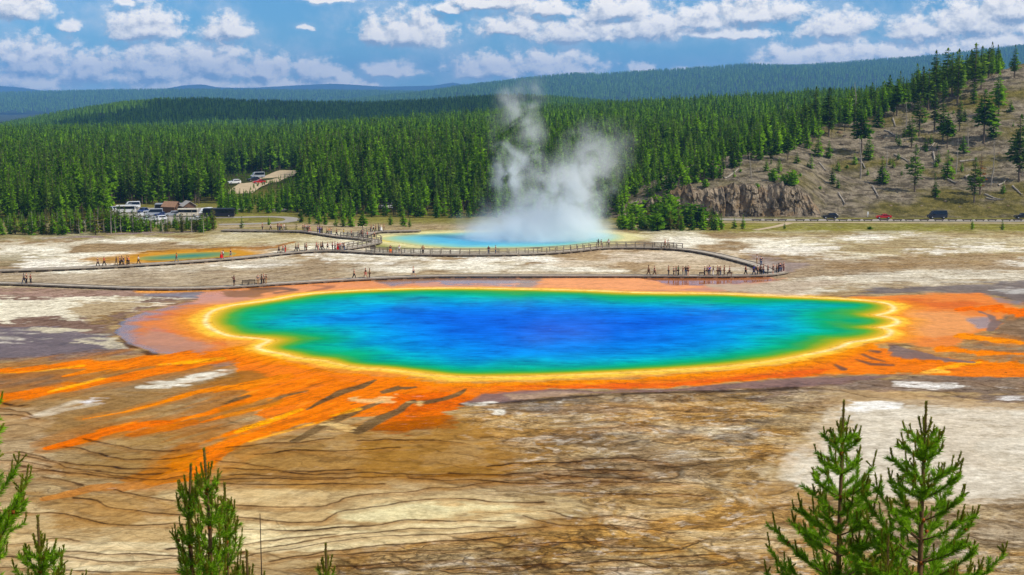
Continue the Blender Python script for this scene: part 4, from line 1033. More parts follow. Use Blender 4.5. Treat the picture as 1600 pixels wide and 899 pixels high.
NTREE = [0]
def tree(kind, loc, h, label, group, rz=None, variant=None, widen=1.0, cat='tree', name='pine_tree'):
    NTREE[0] += 1
    vs_ = KIND[kind]; h0, tm_, cm_, _ = vs_[(NTREE[0] * 7 + 3) % len(vs_) if variant is None else variant]
    s = h / h0
    o = empty(name, loc, (NTREE[0] * 2.39996) % 6.283 if rz is None else rz, label, cat, group)
    o.scale = (s * widen, s * widen, s)
    for nm, me in (('trunk', tm_), ('crown', cm_)):
        c = bpy.data.objects.new(nm, me); COL.objects.link(c); c.parent = o
    return o
def snag(loc, h, label, group, i=0, lean=(0, 0), name='dead_tree'):
    o = bpy.data.objects.new(name, DEAD[i % 4]); COL.objects.link(o)
    o.location = loc; o.scale = (h / 9,) * 3; o.rotation_euler = (lean[0], lean[1], i * 1.7)
    return tag(o, label, 'dead tree', group)
def px_height(loc, px):        # metres spanned by so many photo pixels there
    return px * loc.y / F

HT = [(1429, 300, 226, 'gaunt', 'slender grey-green pine with long bare trunk above the black van'),
      (1378, 288, 245, 'spruce', 'dense dark pyramid pine above the red car'), (1301, 288, 258, 'spruce', 'small rounded pine on the lip of the bare scree'),
      (1461, 308, 277, 'spruce', 'squat pine low on the slope right above the black van'), (1522, 317, 246, 'gaunt', 'thin green pine beside the rust-coloured tree'),
      (1531, 305, 240, 'rust', 'rust-coloured dying pine on the grassy slope'), (1480, 280, 235, 'spruce', 'narrow pine beside the forked dead snag'),
      (1592, 285, 179, 'tall', 'big pine at the right edge halfway up the slope'), (1567, 303, 285, 'young', 'tiny pine below the grey bare snag'),
      (1278, 245, 209, 'spruce', 'bushy pine on the brow above the cliff, left of its twin'), (1295, 247, 220, 'spruce', 'bushy pine on the brow above the cliff, right of its twin'),
      (1346, 240, 172, 'mature', 'broad dark pine at the middle of the slope'), (1357, 250, 209, 'spruce', 'low bushy pine against the broad dark pine'),
      (1405, 228, 211, 'young', 'small pine among the fallen logs'), (1420, 213, 186, 'spruce', 'short pine just right of the long leaning log'),
      (1436, 213, 145, 'gaunt', 'gaunt half-bare pine on the upper slope'), (1424, 232, 182, 'gaunt', 'sparse pine behind the fallen logs'),
      (1460, 205, 141, 'tall', 'tall thin pine on the upper slope'), (1473, 220, 154, 'mature', 'full pine on the upper slope'), (1480, 232, 178, 'mature', 'full pine standing lowest of the upper group'),
      (1499, 205, 152, 'tall', 'pine with open crown right of the upper group'), (1496, 164, 78, 'tall', 'tallest pine on the skyline of the right hill'),
      (1479, 148, 76, 'gaunt', 'gaunt skyline pine left of the tallest one'), (1487, 152, 84, 'tall', 'slim skyline pine touching the tallest one'),
      (1522, 152, 69, 'gaunt', 'skyline pine with thin ragged top'), (1533, 140, 73, 'tall', 'skyline pine with full tapering top'), (1545, 122, 75, 'gaunt', 'skinny bare-stemmed skyline pine'),
      (1537, 225, 141, 'mature', 'large full pine before the bare grassy shoulder'), (1552, 216, 167, 'spruce', 'shorter pine leaning on the large full pine'),
      (1560, 182, 114, 'mature', 'dark pine at the edge of the bare shoulder'), (1585, 122, 71, 'mature', 'lone dark pine on top of the bare shoulder'),
      (1507, 190, 168, 'spruce', 'small pine in the gap under the skyline group'), (1521, 162, 129, 'spruce', 'short pine under the skyline group'), (1446, 235, 213, 'spruce', 'short round pine under the gaunt pines'),
      (1267, 264, 241, 'young', 'small bright pine at the cliff top'), (1153, 260, 224, 'spruce', 'pine on the nose of the hill over the cliff'), (1121, 277, 262, 'young', 'small pine at the left end of the cliff top'),
      (1197, 268, 248, 'young', 'young pine behind the cliff edge'), (1217, 270, 246, 'young', 'young pine left of the cliff-top shrubs'), (1231, 250, 205, 'mature', 'pine on the brow left of the twin bushy pines'),
      (1187, 250, 224, 'spruce', 'small dark pine on the nose of the hill'), (1205, 248, 222, 'spruce', 'dark pine behind the young cliff-top pines'), (1261, 232, 200, 'spruce', 'pine on the brow behind the twin bushy pines'),
      (1295, 214, 137, 'tall', 'tall pine on the middle skyline of the hill'), (1274, 200, 128, 'tall', 'tall slim pine left of the middle skyline pine'), (1256, 210, 145, 'tall', 'open-crowned pine at the left of the skyline'),
      (1378, 185, 129, 'mature', 'full skyline pine above the middle slope'), (1401, 182, 124, 'mature', 'broad skyline pine right of the full one'), (1372, 200, 162, 'spruce', 'short pine under the full skyline pine'),
      (1441, 175, 105, 'tall', 'tall pine at the left of the skyline group'), (1460, 168, 80, 'tall', 'second tallest skyline pine, left of the gaunt one'), (1450, 172, 108, 'gaunt', 'thin pine between the two tall skyline pines'),
      (1579, 175, 156, 'young', 'lone small pine out on the bare shoulder'), (1320, 205, 160, 'mature', 'pine on the skyline behind the brow'), (1338, 200, 150, 'mature', 'skyline pine left of the bare thin snag'),
      (1590, 250, 205, 'mature', 'pine at the frame edge above the big one'), (1505, 240, 212, 'young', 'bright little pine beside the upper logs'), (1466, 255, 236, 'young', 'bright sapling on the middle slope'), (1395, 262, 246, 'young', 'sapling beside the thick fallen log'),
      (1309, 268, 252, 'young', 'sapling on the scree above the dark car'), (1245, 256, 238, 'young', 'sapling between brow and cliff edge'), (1335, 258, 240, 'young', 'sapling at the foot of the broad dark pine')]
for (px, pb, ptop, kd, lb) in HT:
    L = hit(px, pb)
    if L.y > 690: L = hit(px, pb + 8)
    tree(kd, L, max(1.5, px_height(L, pb - ptop)), lb, 'pines on the right hillside', widen=1.5)
xr = np.random.default_rng(99)
for i in range(34):
    px = xr.uniform(1110, 1600); pb = np.interp(px, [1110, 1200, 1300, 1400, 1500, 1600], [272, 250, 215, 185, 165, 150]) + xr.uniform(8, 125) * np.interp(px, [1110, 1250, 1600], [.3, .6, 1])
    L = hit(px, pb)
    if L.y < HILL_FOOT + 12 or L.y > 640: continue
    kd = ('young', 'spruce', 'bush')[i % 3]
    tree(kd, L, xr.uniform(1.2, 3.6) if kd != 'bush' else xr.uniform(.7, 1.3), {'young': 'bright pine sapling', 'spruce': 'dark pine sapling', 'bush': 'low green bush'}[kd] + ' scattered on the open right hillside', 'saplings and bushes scattered over the hillside', widen=1.2)
for (px, pb, ptop, lb) in ((1208, 284, 264, 'olive shrub on the cliff edge, left of two'), (1238, 291, 266, 'wide green shrub hanging over the cliff edge'), (1224, 288, 272, 'low shrub between the two larger cliff-edge shrubs'), (1102, 293, 280, 'small shrub rooted in the cliff face'),
                           (1183, 296, 286, 'tuft of green on the upper cliff'), (1462, 262, 254, 'low green bush on the open slope')):
    L = hit(px, pb); tree('bush', L, max(1.2, px_height(L, pb - ptop)), lb, 'shrubs along the cliff top', cat='shrub', name='shrub')
for i, (px, pb, ptop, lean, lb) in enumerate(((1494, 272, 216, (0, .05), 'forked grey dead snag on the middle slope'), (1548, 290, 220, (0, 0), 'grey bare dead tree above the right meadow'), (1344, 279, 212, (0, .03), 'dead snag below the broad dark pine'),
                                              (1335, 200, 129, (0, .02), 'thin bare snag standing up on the skyline'), (1174, 279, 236, (0, -.1), 'gnarled dead tree on the cliff top'), (1385, 262, 222, (0, .1), 'pale dead snag by the thick fallen log'),
                                              (1597, 275, 228, (0, 0), 'dead trunk at the frame edge'), (1245, 215, 160, (0, -.32), 'pale dead trunk leaning left on the brow'), (1512, 232, 190, (0, -.08), 'bare snag under the skyline group'), (1415, 210, 160, (0, .06), 'bare snag on the upper slope left of the gaunt pines'))):
    L = hit(px, pb); snag(L, px_height(L, pb - ptop), lb, 'dead snags on the right hillside', i, lean)
# fallen logs
LOGS = [(1131, 280, 1154, 266, 'pale log lying on the nose of the hill'), (1246, 216, 1261, 224, 'log lying on the brow'), (1280, 256, 1291, 269, 'short log below the twin bushy pines'), (1310, 303, 1325, 330, 'dark log pointing down the scree to the black car'),
        (1395, 186, 1403, 207, 'pale log leaning on the upper slope'), (1382, 205, 1401, 216, 'log across the slope left of the short pine'), (1397, 243, 1424, 256, 'thick fallen log in the middle of the slope'), (1433, 243, 1439, 232, 'short pale log right of the thick one'),
        (1450, 237, 1460, 226, 'pale log on the upper slope under the round pine'), (1458, 239, 1461, 260, 'pale log pointing straight down the slope'), (1363, 292, 1373, 311, 'log on the scree above the red car'), (1499, 254, 1526, 251, 'long log lying level beside the forked snag'),
        (1539, 305, 1567, 315, 'upper of two bleached logs on the right meadow'), (1541, 311, 1560, 315, 'lower of two bleached logs on the right meadow'), (1507, 279, 1514, 275, 'short bleached stub on the slope'), (1582, 292, 1598, 307, 'log slanting to the frame edge'),
        (1560, 292, 1571, 285, 'log by the tiny pine'), (1480, 281, 1496, 288, 'log at the foot of the narrow pine'), (1344, 250, 1352, 266, 'log by the dead snag on the middle slope'), (976, 292, 999, 312, 'pale log propped at the forest edge left of the cliff'), (988, 320, 996, 316, 'short white log by the forest edge')]
for (x1, y1, x2, y2, lb) in LOGS:
    A, B = hit(x1, y1), hit(x2, y2)
    d = B - A; n = 6
    if d.length > 14: B = A + d.normalized() * 12
    pts = [A.lerp(B, k / (n - 1)) for k in range(n)]
    for q in pts: q.z = float(land_z(q.x, q.y)) + .22
    pts[-1].z += .25
    rng = np.random.default_rng(int(x1))
    parts = [tube(np.array([tuple(q) for q in pts]), np.linspace(.30, .14, n), 7)]
    for k in range(5):
        q = np.array(pts[rng.integers(1, n)]); e = rng.normal(0, 1, 3); e[2] = abs(e[2]); e /= np.linalg.norm(e)
        parts.append(tube([q, q + e * .5, q + e * rng.uniform(.7, 1.3)], [.06, .04, .01], 4))
    V, Fq = join(parts)
    tag(obj_np('fallen_log', V, Fq, M_dead, smooth=True), lb, 'fallen log', 'fallen logs on the hillside')
# loose rocks and boulders on the slope
rockmesh = []
for s in range(3):
    bm = bmesh.new(); bmesh.ops.create_icosphere(bm, subdivisions=2, radius=1)
    rng = np.random.default_rng(s + 5)
    for v in bm.verts:
        n = v.co.normalized(); k = 1 + .5 * (vnoise(np.array(n.x * 1.7 + s * 9), np.array(n.y * 1.7 + n.z * 2.1), s) - .5)
        v.co = Vector((n.x * k, n.y * k * .8, n.z * k * .6))
    me = bpy.data.meshes.new('boulder'); bm.to_mesh(me); bm.free(); me.materials.append(rm); rockmesh.append(me)
for i, (px, py, r) in enumerate([(1286, 300, .7), (1322, 312, .5), (1335, 306, .6), (1350, 316, .4), (1392, 322, .5), (1410, 308, .45), (1440, 322, .4), (1477, 315, .5), (1500, 324, .55), (1545, 325, .5), (1575, 322, .4), (1315, 226, 1.0), (1322, 215, 1.3), (1312, 208, 1.1), (1320, 234, .8), (1560, 240, .6), (1566, 230, .5)]):
    L = hit(px, py); o = bpy.data.objects.new('boulder', rockmesh[i % 3]); COL.objects.link(o); o.location = L; o.scale = (r, r, r); o.rotation_euler = (0, 0, i)
    tag(o, 'loose brown boulder lying on the open hillside above the road' if i < 11 or i > 14 else 'dark boulder of the rock outcrop on the brow of the hill', 'boulder', 'boulders on the slope' if i < 11 or i > 14 else 'boulders of the rock outcrop')

# ------------------------------------------------------------------ the forest
rng = np.random.default_rng(7)
def in_poly(px, py, P):
    _, ins, _ = seg_dist(px, py, np.asarray(P, float)); return ins
CLEAR = [[(335, 336), (470, 333), (485, 345), (600, 350), (640, 356), (560, 372), (330, 366)],                       # meadow with the paths
         [(165, 318), (345, 318), (345, 346), (165, 346)],                                                           # car park
         [(362, 296), (376, 284), (455, 261), (466, 266), (420, 284), (396, 296), (372, 308)],                       # upper road
         [(560, 340), (1000, 344), (1010, 400), (560, 400)]]
FRONT = [(-400, 366), (150, 366), (230, 364), (330, 358), (340, 340), (470, 342), (560, 345), (620, 346), (690, 343), (760, 346), (850, 346), (940, 346), (975, 342), (1000, 330), (1040, 308), (1080, 300), (1300, 290)]
pts = []
def fan_points(y0, y1, cell):
    out = []
    y = y0
    while y < y1:
        c = cell * (1 + .35 * (y - 380) / 800)
        n = int(y * (2250 / F) / c)
        px = -300 + 2250 * (np.arange(n) + rng.uniform(0, 1, n)) / n
        yy = y + rng.uniform(0, c, n)
        out.append(np.stack([(px - 800) / F * yy, yy], -1)); y += c
    return np.vstack(out)
Q = fan_points(350, 1300, 4.0)
zx = plain_z(Q[:, 0], Q[:, 1]); hx = hill_z(Q[:, 0], Q[:, 1])
gpx = fan(Q[:, 0], Q[:, 1]); _, gpy = to_px(Q[:, 0], Q[:, 1], np.zeros(len(Q)))
front_y = G(np.full(len(Q), 800.0), interp(gpx, FRONT))[1]
s_in = Q[:, 1] - front_y
keep = s_in > 0
for C in CLEAR: keep &= ~in_poly(gpx, gpy, C)
onhill = hx > zx + .3
p_ = fan(Q[:, 0], Q[:, 1])
keep &= ~(onhill & (Q[:, 1] < interp(p_, YC) - 14 - 34 * sstep(1130, 1020, p_) - np.where(rng.random(len(Q)) < .30, 28, 0) * (p_ < 1500)))                                      # the face of the hill is open
keep &= ~((p_ > 1480) & onhill & (p_ > 1555) & (Q[:, 1] < 760))
keep &= ~((p_ > 1025) & (Q[:, 1] < HILL_FOOT + 6))
Q, s_in, gpx, gpy, onhill = Q[keep], s_in[keep], gpx[keep], gpy[keep], onhill[keep]
zq = land_z(Q[:, 0], Q[:, 1])
grow = np.clip(s_in / 55, 0, 1) * (1 - .0 * gpx)
hh = 5.0 + 10.0 * grow ** .8 + rng.normal(0, 1.0 + 1.2 * grow)
hh *= np.where(gpx < 480, .82, 1.0) * np.where(onhill & (gpx > 1100), .9, 1)
hh *= np.clip(1.35 - .35 * (Q[:, 1] / 700), .75, 1)
# nothing tall before the car park, the upper road and the right-hand brow
def cap(sel, top_py):
    lim = (CAMZ - (np.asarray(top_py) - 150) / F * Q[:, 1]) - zq
    return np.where(sel, np.minimum(hh, np.maximum(lim * rng.uniform(.75, 1.0, len(hh)), 1.6)), hh)
hh = cap((gpx > -400) & (gpx < 345) & (Q[:, 1] < 392), np.interp(gpx, [-400, 0, 60, 150, 180, 225, 260, 300, 345], [336, 334, 324, 316, 326, 339, 341, 336, 328]))
hh = cap((gpx > 345) & (gpx < 470) & (Q[:, 1] < 640) & (Q[:, 1] > 392), np.interp(gpx, [345, 370, 400, 430, 470], [285, 292, 297, 292, 268]))
hh = np.clip(hh, 1.6, 21)
order = np.argsort(-(hh * (s_in < 40) * (gpx > -20) * (gpx < 1620) * (Q[:, 1] < 560) * (p_[keep] < 1110) / Q[:, 1]) + s_in * .00035)
NIND = 46
ind = order[:NIND]; rest = order[NIND:]
def zone(p):
    if p < 175: return 'at the left forest front'
    if p < 345: return 'around the car park'
    if p < 480: return 'below the upper road'
    if p < 640: return 'behind the meadow paths'
    if p < 780: return 'left of the steam plumes'
    if p < 960: return 'behind the steam plumes'
    return 'between steam and rock cliff'
for i in ind:
    tall = hh[i] > 10.5
    low = Q[i, 1] < 400 and gpx[i] < 345
    kd = ('tall' if i % 3 == 0 else 'mature') if tall else (('olive' if i % 3 else 'young') if low else ('young' if i % 2 else 'spruce'))
    word = {'tall': 'tall grey-green pine with bare lower trunk', 'mature': 'tall dark green pine', 'olive': 'olive-yellow young pine', 'young': 'bright green young pine', 'spruce': 'dark conical pine'}[kd]
    tree(kd, (Q[i, 0], Q[i, 1], zq[i]), hh[i], word + ' ' + zone(gpx[i]), 'pines along the forest front')
for i, px in enumerate(list(np.linspace(160, 334, 66) + rng.uniform(-3, 3, 66)) + list(np.linspace(-4, 186, 26) + rng.uniform(-3, 3, 26))):
    x, y = G(px, rng.uniform(355, 364) + (4 if px < 150 else 0)); top = np.interp(px, [0, 60, 150, 186, 210, 235, 260, 300, 334], [334, 328, 322, 321, 328, 335, 337, 332, 326]) + rng.uniform(-3, 8)
    kd = ('olive', 'young', 'olive', 'spruce')[i % 4]
    tree(kd, (x, y, 0), max(1.8, (CAMZ - (top - 150) / F * y)), {'olive': 'olive-yellow sapling', 'young': 'bright green sapling', 'spruce': 'dark green sapling'}[kd] + (' in the row before the car park' if px > 187 else ' in the front row at the left forest edge'), 'saplings along the left edge of the wood', widen=1.3)
# grey dead saplings in the left front row
k = 0
for px in list(np.linspace(-5, 190, 26) + rng.uniform(-5, 5, 26)) + [208, 236, 255, 300, 318]:
    x, y = G(px, 366 - 3 * rng.random()); k += 1
    snag((x, y, 0), rng.uniform(3.2, 6.2), 'grey leafless dead sapling in the front row at the left forest edge' if px < 200 else 'grey dead sapling in front of the car park', 'dead saplings before the forest', k)
# shrubby young pines under the cliff nose
for i, (px, pb, ptop) in enumerate([(968, 352, 330), (980, 356, 322), (992, 350, 316), (1003, 358, 326), (1012, 352, 318), (1022, 357, 322), (1030, 350, 314), (1040, 358, 318), (1050, 354, 312), (1060, 359, 322), (1070, 354, 316), (1080, 360, 326), (1090, 355, 320), (1098, 360, 326), (1108, 357, 322), (1118, 360, 330), (1127, 359, 334), (1044, 345, 304), (985, 345, 312), (1066, 346, 310), (1086, 348, 312), (1112, 350, 322), (974, 358, 336), (988, 360, 330), (998, 346, 318), (1008, 359, 330), (1017, 345, 312), (1026, 361, 334), (1036, 346, 316), (1047, 360, 330), (1055, 347, 318), (1065, 361, 334), (1076, 348, 318), (1092, 350, 322), (1103, 349, 324), (1114, 360, 336), (1123, 352, 330), (1024, 338, 306), (1005, 338, 308)]):
    x, y = G(px, pb); kd = ('young', 'spruce', 'bush', 'young', 'olive')[i % 5]
    tree(kd, (x, y, 0), px_height(Vector((x, y, 0)), pb - ptop), {'young': 'bright young pine', 'spruce': 'dark young pine', 'bush': 'rounded green bush', 'olive': 'brownish olive bush'}[kd] + ' in the thicket below the rock cliff', 'thicket below the cliff', widen=1.3)
for (px, pb, ptop, kd, lb) in ((1519, 359, 340, 'spruce', 'lone small pine on the roadside meadow under the black van'), (1566, 360, 343, 'spruce', 'lone small pine on the roadside meadow near the right edge'), (1226, 358, 347, 'young', 'tiny pine on the meadow by the dirt track'),
                               (1359, 359, 354, 'bush', 'tiny dark bush on the meadow under the red car'), (1161, 358, 336, 'spruce', 'slim pine at the end of the cliff thicket'), (1147, 358, 339, 'young', 'bright pine at the end of the cliff thicket'),
                               (420, 352, 338, 'young', 'small round pine by the bend of the path'), (378, 357, 338, 'young', 'lone little pine left of the path'), (567, 366, 328, 'mature', 'dark full pine standing alone beside the boardwalk fork'),
                               (463, 362, 348, 'olive', 'olive bush left of the boardwalk crowd'), (447, 361, 350, 'olive', 'low olive bush by the boardwalk crowd'), (470, 348, 322, 'spruce', 'small pine behind the boardwalk crowd, leftmost of four'), (484, 350, 332, 'spruce', 'small pine behind the boardwalk crowd, second of four'),
                               (498, 351, 326, 'young', 'bright pine behind the boardwalk crowd, third of four'), (508, 352, 330, 'spruce', 'small pine behind the boardwalk crowd, last of four'), (525, 354, 334, 'young', 'young pine right of the boardwalk crowd'), (537, 354, 332, 'young', 'bright young pine in the gap left of the dark full pine'), (548, 355, 326, 'spruce', 'pine touching the dark full pine'), (640, 355, 338, 'spruce', 'pine at the corner of the geyser pool'), (630, 354, 322, 'spruce', 'spreading pine near the geyser pool'), (610, 352, 334, 'young', 'young pine near the boardwalk end')):
    x, y = G(px, pb); tree(kd, (x, y, 0), px_height(Vector((x, y, 0)), pb - ptop), lb, 'small pines on the open ground', widen=1.25 if kd != 'bush' else 2)

# every other tree of the wood and the far ridges: one mass of instanced pines
fcol = bpy.data.collections.new('forest_pines')
def far_pine(seed, mat, h, rad, tiers, start):
    r = np.random.default_rng(seed); V, Fq = [], []
    for t in range(tiers):
        z0 = h * (start + (1 - start) * t / tiers); z1 = z0 + h * (1 - start) / tiers * 1.9
        R = rad * (1 - t / tiers) ** .8 * r.uniform(.8, 1.15) + .06
        n = 7; a = np.linspace(0, 6.283, n, endpoint=False) + r.uniform(0, 1)
        ring = np.stack([np.cos(a) * R * r.uniform(.6, 1.25, n), np.sin(a) * R * r.uniform(.6, 1.25, n), z0 + r.uniform(-.3, .3, n)], -1)
        b = len(V); V += list(ring) + [np.array([0, 0, min(z1, h)])]
        for k in range(n): Fq.append([b + k, b + (k + 1) % n, b + n])
    V += [np.array([.12, 0, 0]), np.array([-.1, .1, 0]), np.array([0, 0, h * .6])]; Fq.append([len(V) - 3, len(V) - 2, len(V) - 1])
    return np.array(V), np.array(Fq)
PN = 0
def add_proto(V, Fq, mats, midx=None, nrm=None):
    global PN
    o = obj_np('forest_pine_%02d' % PN, V, Fq, mats=mats, midx=midx, link=False, smooth=nrm is not None); fcol.objects.link(o); PN += 1
    if nrm is not None: set_normals(o.data, nrm)
    return PN - 1
PR = {}
for kd in ('mature', 'tall', 'young', 'spruce'):
    for (h0, _, _, (tv, tf, cv_, cf, mt, tm, nrm)) in KIND[kd]:
        V, Fq = join([(tv, tf), (cv_, cf)]); PR.setdefault(kd, []).append((add_proto(V, Fq, [tm, mt], np.r_[np.zeros(len(tf)), np.ones(len(cf))], np.vstack([np.zeros((len(tf), 3)), nrm])), h0))
for s in range(5):
    V, Fq = far_pine(400 + s, M_pine, 12, 1.9, 6, .12); PR.setdefault('far', []).append((add_proto(V, Fq, [M_young if s == 4 else M_pine]), 12.0))
P3, SC, IX = [], [], []
def put(pos, h, kinds):
    for p, hgt in zip(pos, h):
        L = PR[kinds[int(rng.integers(len(kinds)))]]; i, h0 = L[int(rng.integers(len(L)))]
        P3.append(p); SC.append(hgt / h0); IX.append(i)
R3 = np.column_stack([Q[rest], zq[rest]]); rh = hh[rest]; rs = s_in[rest]; rg = gpx[rest]; ry = Q[rest, 1]
far_m = ry > 720
small = (rh < 9) & ~far_m
put(R3[small], rh[small], ('young', 'spruce', 'young', 'spruce'))
big = ~small & ~far_m
put(R3[big & (rg > 480)], rh[big & (rg > 480)], ('mature', 'mature', 'mature', 'tall'))
put(R3[big & (rg <= 480)], rh[big & (rg <= 480)], ('mature', 'spruce', 'spruce', 'mature', 'tall'))
put(R3[far_m], rh[far_m], ('mature', 'far', 'far', 'mature', 'spruce'))
for smp, n, h in ((mid_ridge, 24000, 12.5), (right_hill, 34000, 27.0), (left_ridge, 22000, 28)):
    S = smp(n, rng); S = S[(fan(S[:, 0], S[:, 1]) > -120) & (fan(S[:, 0], S[:, 1]) < 1720)]
    if smp is mid_ridge:                                             # rocky clearings show through
        gp = fan(S[:, 0], S[:, 1]); _, sp = to_px(S[:, 0], S[:, 1], S[:, 2])
        bare = (((gp - 420) / 38) ** 2 + ((sp - 187) / 5) ** 2 < 1) | (((gp - 720) / 34) ** 2 + ((sp - 178) / 5) ** 2 < 1) | (((gp - 165) / 40) ** 2 + ((sp - 183) / 5) ** 2 < .8)
        S = S[~bare | (rng.random(len(S)) < .22)]
    put(S, h * rng.uniform(.7, 1.15, len(S)), ('far',))
cpx = np.concatenate([np.arange(1010, 1260, 3.2), np.arange(1260, 1520, 4.5)]); cpx = cpx + rng.uniform(-3, 3, len(cpx))
cyy = interp(cpx, YC) + rng.uniform(-16, 6, len(cpx)) - 8 * sstep(1250, 1080, cpx)
cxx = (cpx - 800) / F * cyy; okc = cyy > HILL_FOOT + 7
C3 = np.column_stack([cxx, cyy, land_z(cxx, cyy)])[okc]
put(C3, rng.uniform(5.5, 12.5, len(C3)) * np.interp(cpx[okc], [1010, 1060, 1520], [.7, 1, .85]), ('mature', 'spruce', 'mature', 'tall', 'young'))
P3 = np.array(P3, np.float32)
me = bpy.data.meshes.new('forest'); me.vertices.add(len(P3)); me.vertices.foreach_set('co', P3.ravel())
for nm, ty, arr in (('tree_scale', 'FLOAT', np.array(SC, np.float32)), ('tree_kind', 'INT', np.array(IX, np.int32)), ('tree_turn', 'FLOAT', rng.uniform(0, 6.283, len(P3)).astype(np.float32))):
    me.attributes.new(nm, ty, 'POINT').data.foreach_set('value', arr)
forest = bpy.data.objects.new('forest', me); COL.objects.link(forest); tag(forest, kind='stuff')
ng = bpy.data.node_groups.new('forest_scatter', 'GeometryNodeTree')
ng.interface.new_socket('Geometry', in_out='INPUT', socket_type='NodeSocketGeometry'); ng.interface.new_socket('Geometry', in_out='OUTPUT', socket_type='NodeSocketGeometry')
nn, ll = ng.nodes, ng.links
gi, go = nn.new('NodeGroupInput'), nn.new('NodeGroupOutput')
iop = nn.new('GeometryNodeInstanceOnPoints'); ci = nn.new('GeometryNodeCollectionInfo')
ci.inputs['Collection'].default_value = fcol; ci.inputs['Separate Children'].default_value = True; ci.inputs['Reset Children'].default_value = True
def na(nm, ty):
    a = nn.new('GeometryNodeInputNamedAttribute'); a.data_type = ty; a.inputs['Name'].default_value = nm; return a.outputs['Attribute']
ll.new(gi.outputs[0], iop.inputs['Points']); ll.new(ci.outputs[0], iop.inputs['Instance']); iop.inputs['Pick Instance'].default_value = True
ll.new(na('tree_kind', 'INT'), iop.inputs['Instance Index'])
cx = nn.new('ShaderNodeCombineXYZ'); ll.new(na('tree_turn', 'FLOAT'), cx.inputs[2])
er = nn.new('FunctionNodeEulerToRotation'); ll.new(cx.outputs[0], er.inputs[0]); ll.new(er.outputs[0], iop.inputs['Rotation'])
ll.new(na('tree_scale', 'FLOAT'), iop.inputs['Scale']); ll.new(iop.outputs[0], go.inputs[0])
forest.modifiers.new('scatter', 'NODES').node_group = ng
print('TREES individual', NTREE[0], 'instanced', len(P3))
# ------------------------------------------------------------------ boardwalks
M_deck = plain('weathered_planks', L3((180, 168, 150)), .85, .1, var=.2, scale=1.2)
M_beam = plain('beam_wood', L3((84, 72, 60)), .9, .05, var=.25, scale=2)
M_post = plain('support_wood', L3((120, 106, 90)), .9, .05, var=.25, scale=2)
M_rail = plain('rail_wood', L3((132, 122, 108)), .85, .1, var=.2, scale=2)
def box_vf(c, sx, sy, sz, rz=0.0):
    V = np.array([[i, j, k] for k in (-.5, .5) for j in (-.5, .5) for i in (-.5, .5)]) * [sx, sy, sz]
    ca, sa = math.cos(rz), math.sin(rz)
    V = np.stack([V[:, 0] * ca - V[:, 1] * sa, V[:, 0] * sa + V[:, 1] * ca, V[:, 2]], -1) + np.asarray(c)
    return V, np.array([[0, 2, 3, 1], [4, 5, 7, 6], [0, 1, 5, 4], [2, 6, 7, 3], [0, 4, 6, 2], [1, 3, 7, 5]])
def resample(P, step):
    P = np.asarray(P, float)
    s = np.r_[0, np.cumsum(np.linalg.norm(np.diff(P[:, :2], axis=0), axis=1))]
    t = np.arange(0, s[-1], step)
    return np.stack([np.interp(t, s, P[:, k]) for k in range(P.shape[1])], -1)
def smooth_open(P, it=2):
    P = np.asarray(P, float)
    for _ in range(it):
        Q = np.empty((2 * (len(P) - 1), P.shape[1])); Q[0::2] = P[:-1] * .75 + P[1:] * .25; Q[1::2] = P[:-1] * .25 + P[1:] * .75
        P = np.vstack([P[:1], Q, P[-1:]])
    return P
DECK = []
def boardwalk(px, z, label, width=2.4, rails=(), step=3.0):
    P = np.array([[*G(a, b, z), z] for a, b in px]); P = smooth_open(P)
    C = resample(P, 1.0); T = np.gradient(C[:, :2], axis=0); T /= np.linalg.norm(T, axis=1)[:, None]; Nn = np.stack([-T[:, 1], T[:, 0]], -1)
    DECK.append((C, z))
    def strip(o0, o1, z0, z1):
        prof = [(o0, z1), (o1, z1), (o1, z0), (o0, z0)]
        V = np.stack([np.column_stack([C[:, :2] + Nn * o, np.full(len(C), zz)]) for o, zz in prof], 1)
        return V.reshape(-1, 3), grid_faces(len(C), 4, True)
    root = empty('boardwalk', (0, 0, 0), 0, label, 'boardwalk', 'boardwalks across the hot spring flat')
    h = width / 2
    V, Fq = strip(-h, h, z - .06, z); obj_np('deck', V, Fq, M_deck, root)
    for sgn in (-1, 1):
        V, Fq = strip(sgn * h * .94 - .06, sgn * h * .94 + .06, z - .20, z - .062); obj_np('edge_beam', V, Fq, M_beam, root)
        V, Fq = strip(sgn * (h - .08) - .05, sgn * (h - .08) + .05, z + .002, z + .10); obj_np('kerb_rail', V, Fq, M_rail, root)
    S = resample(np.column_stack([C, Nn]), step)
    if len(S) > 95: S = S[np.linspace(0, len(S) - 1, 95).astype(int)]
    for q in S:
        a = math.atan2(q[4], q[3])
        V, Fq = box_vf((q[0], q[1], (z - .205) / 2 - .03), width * .98, .75, z - .205 + .06, a); obj_np('support', V, Fq, M_post, root)
    for (x0, x1, side) in rails:
        pxs_ = to_px(C[:, 0], C[:, 1], C[:, 2])[0]
        m = (pxs_ >= x0) & (pxs_ <= x1); D = C[m]; NN = Nn[m]
        if len(D) < 3: continue
        base = D[:, :2] + NN * side * (h - .12)
        parts = []
        for zz in (.50, 1.05):
            parts.append(tube(np.column_stack([base, np.full(len(D), z + zz)]), np.full(len(D), .07), 4))
        for i in range(0, len(D), 2):
            parts.append(box_vf((base[i, 0], base[i, 1], z + .55), .14, .14, 1.1, math.atan2(NN[i, 1], NN[i, 0])))
        V, Fq = join(parts); obj_np('railing', V, Fq, M_rail, root)
    return root
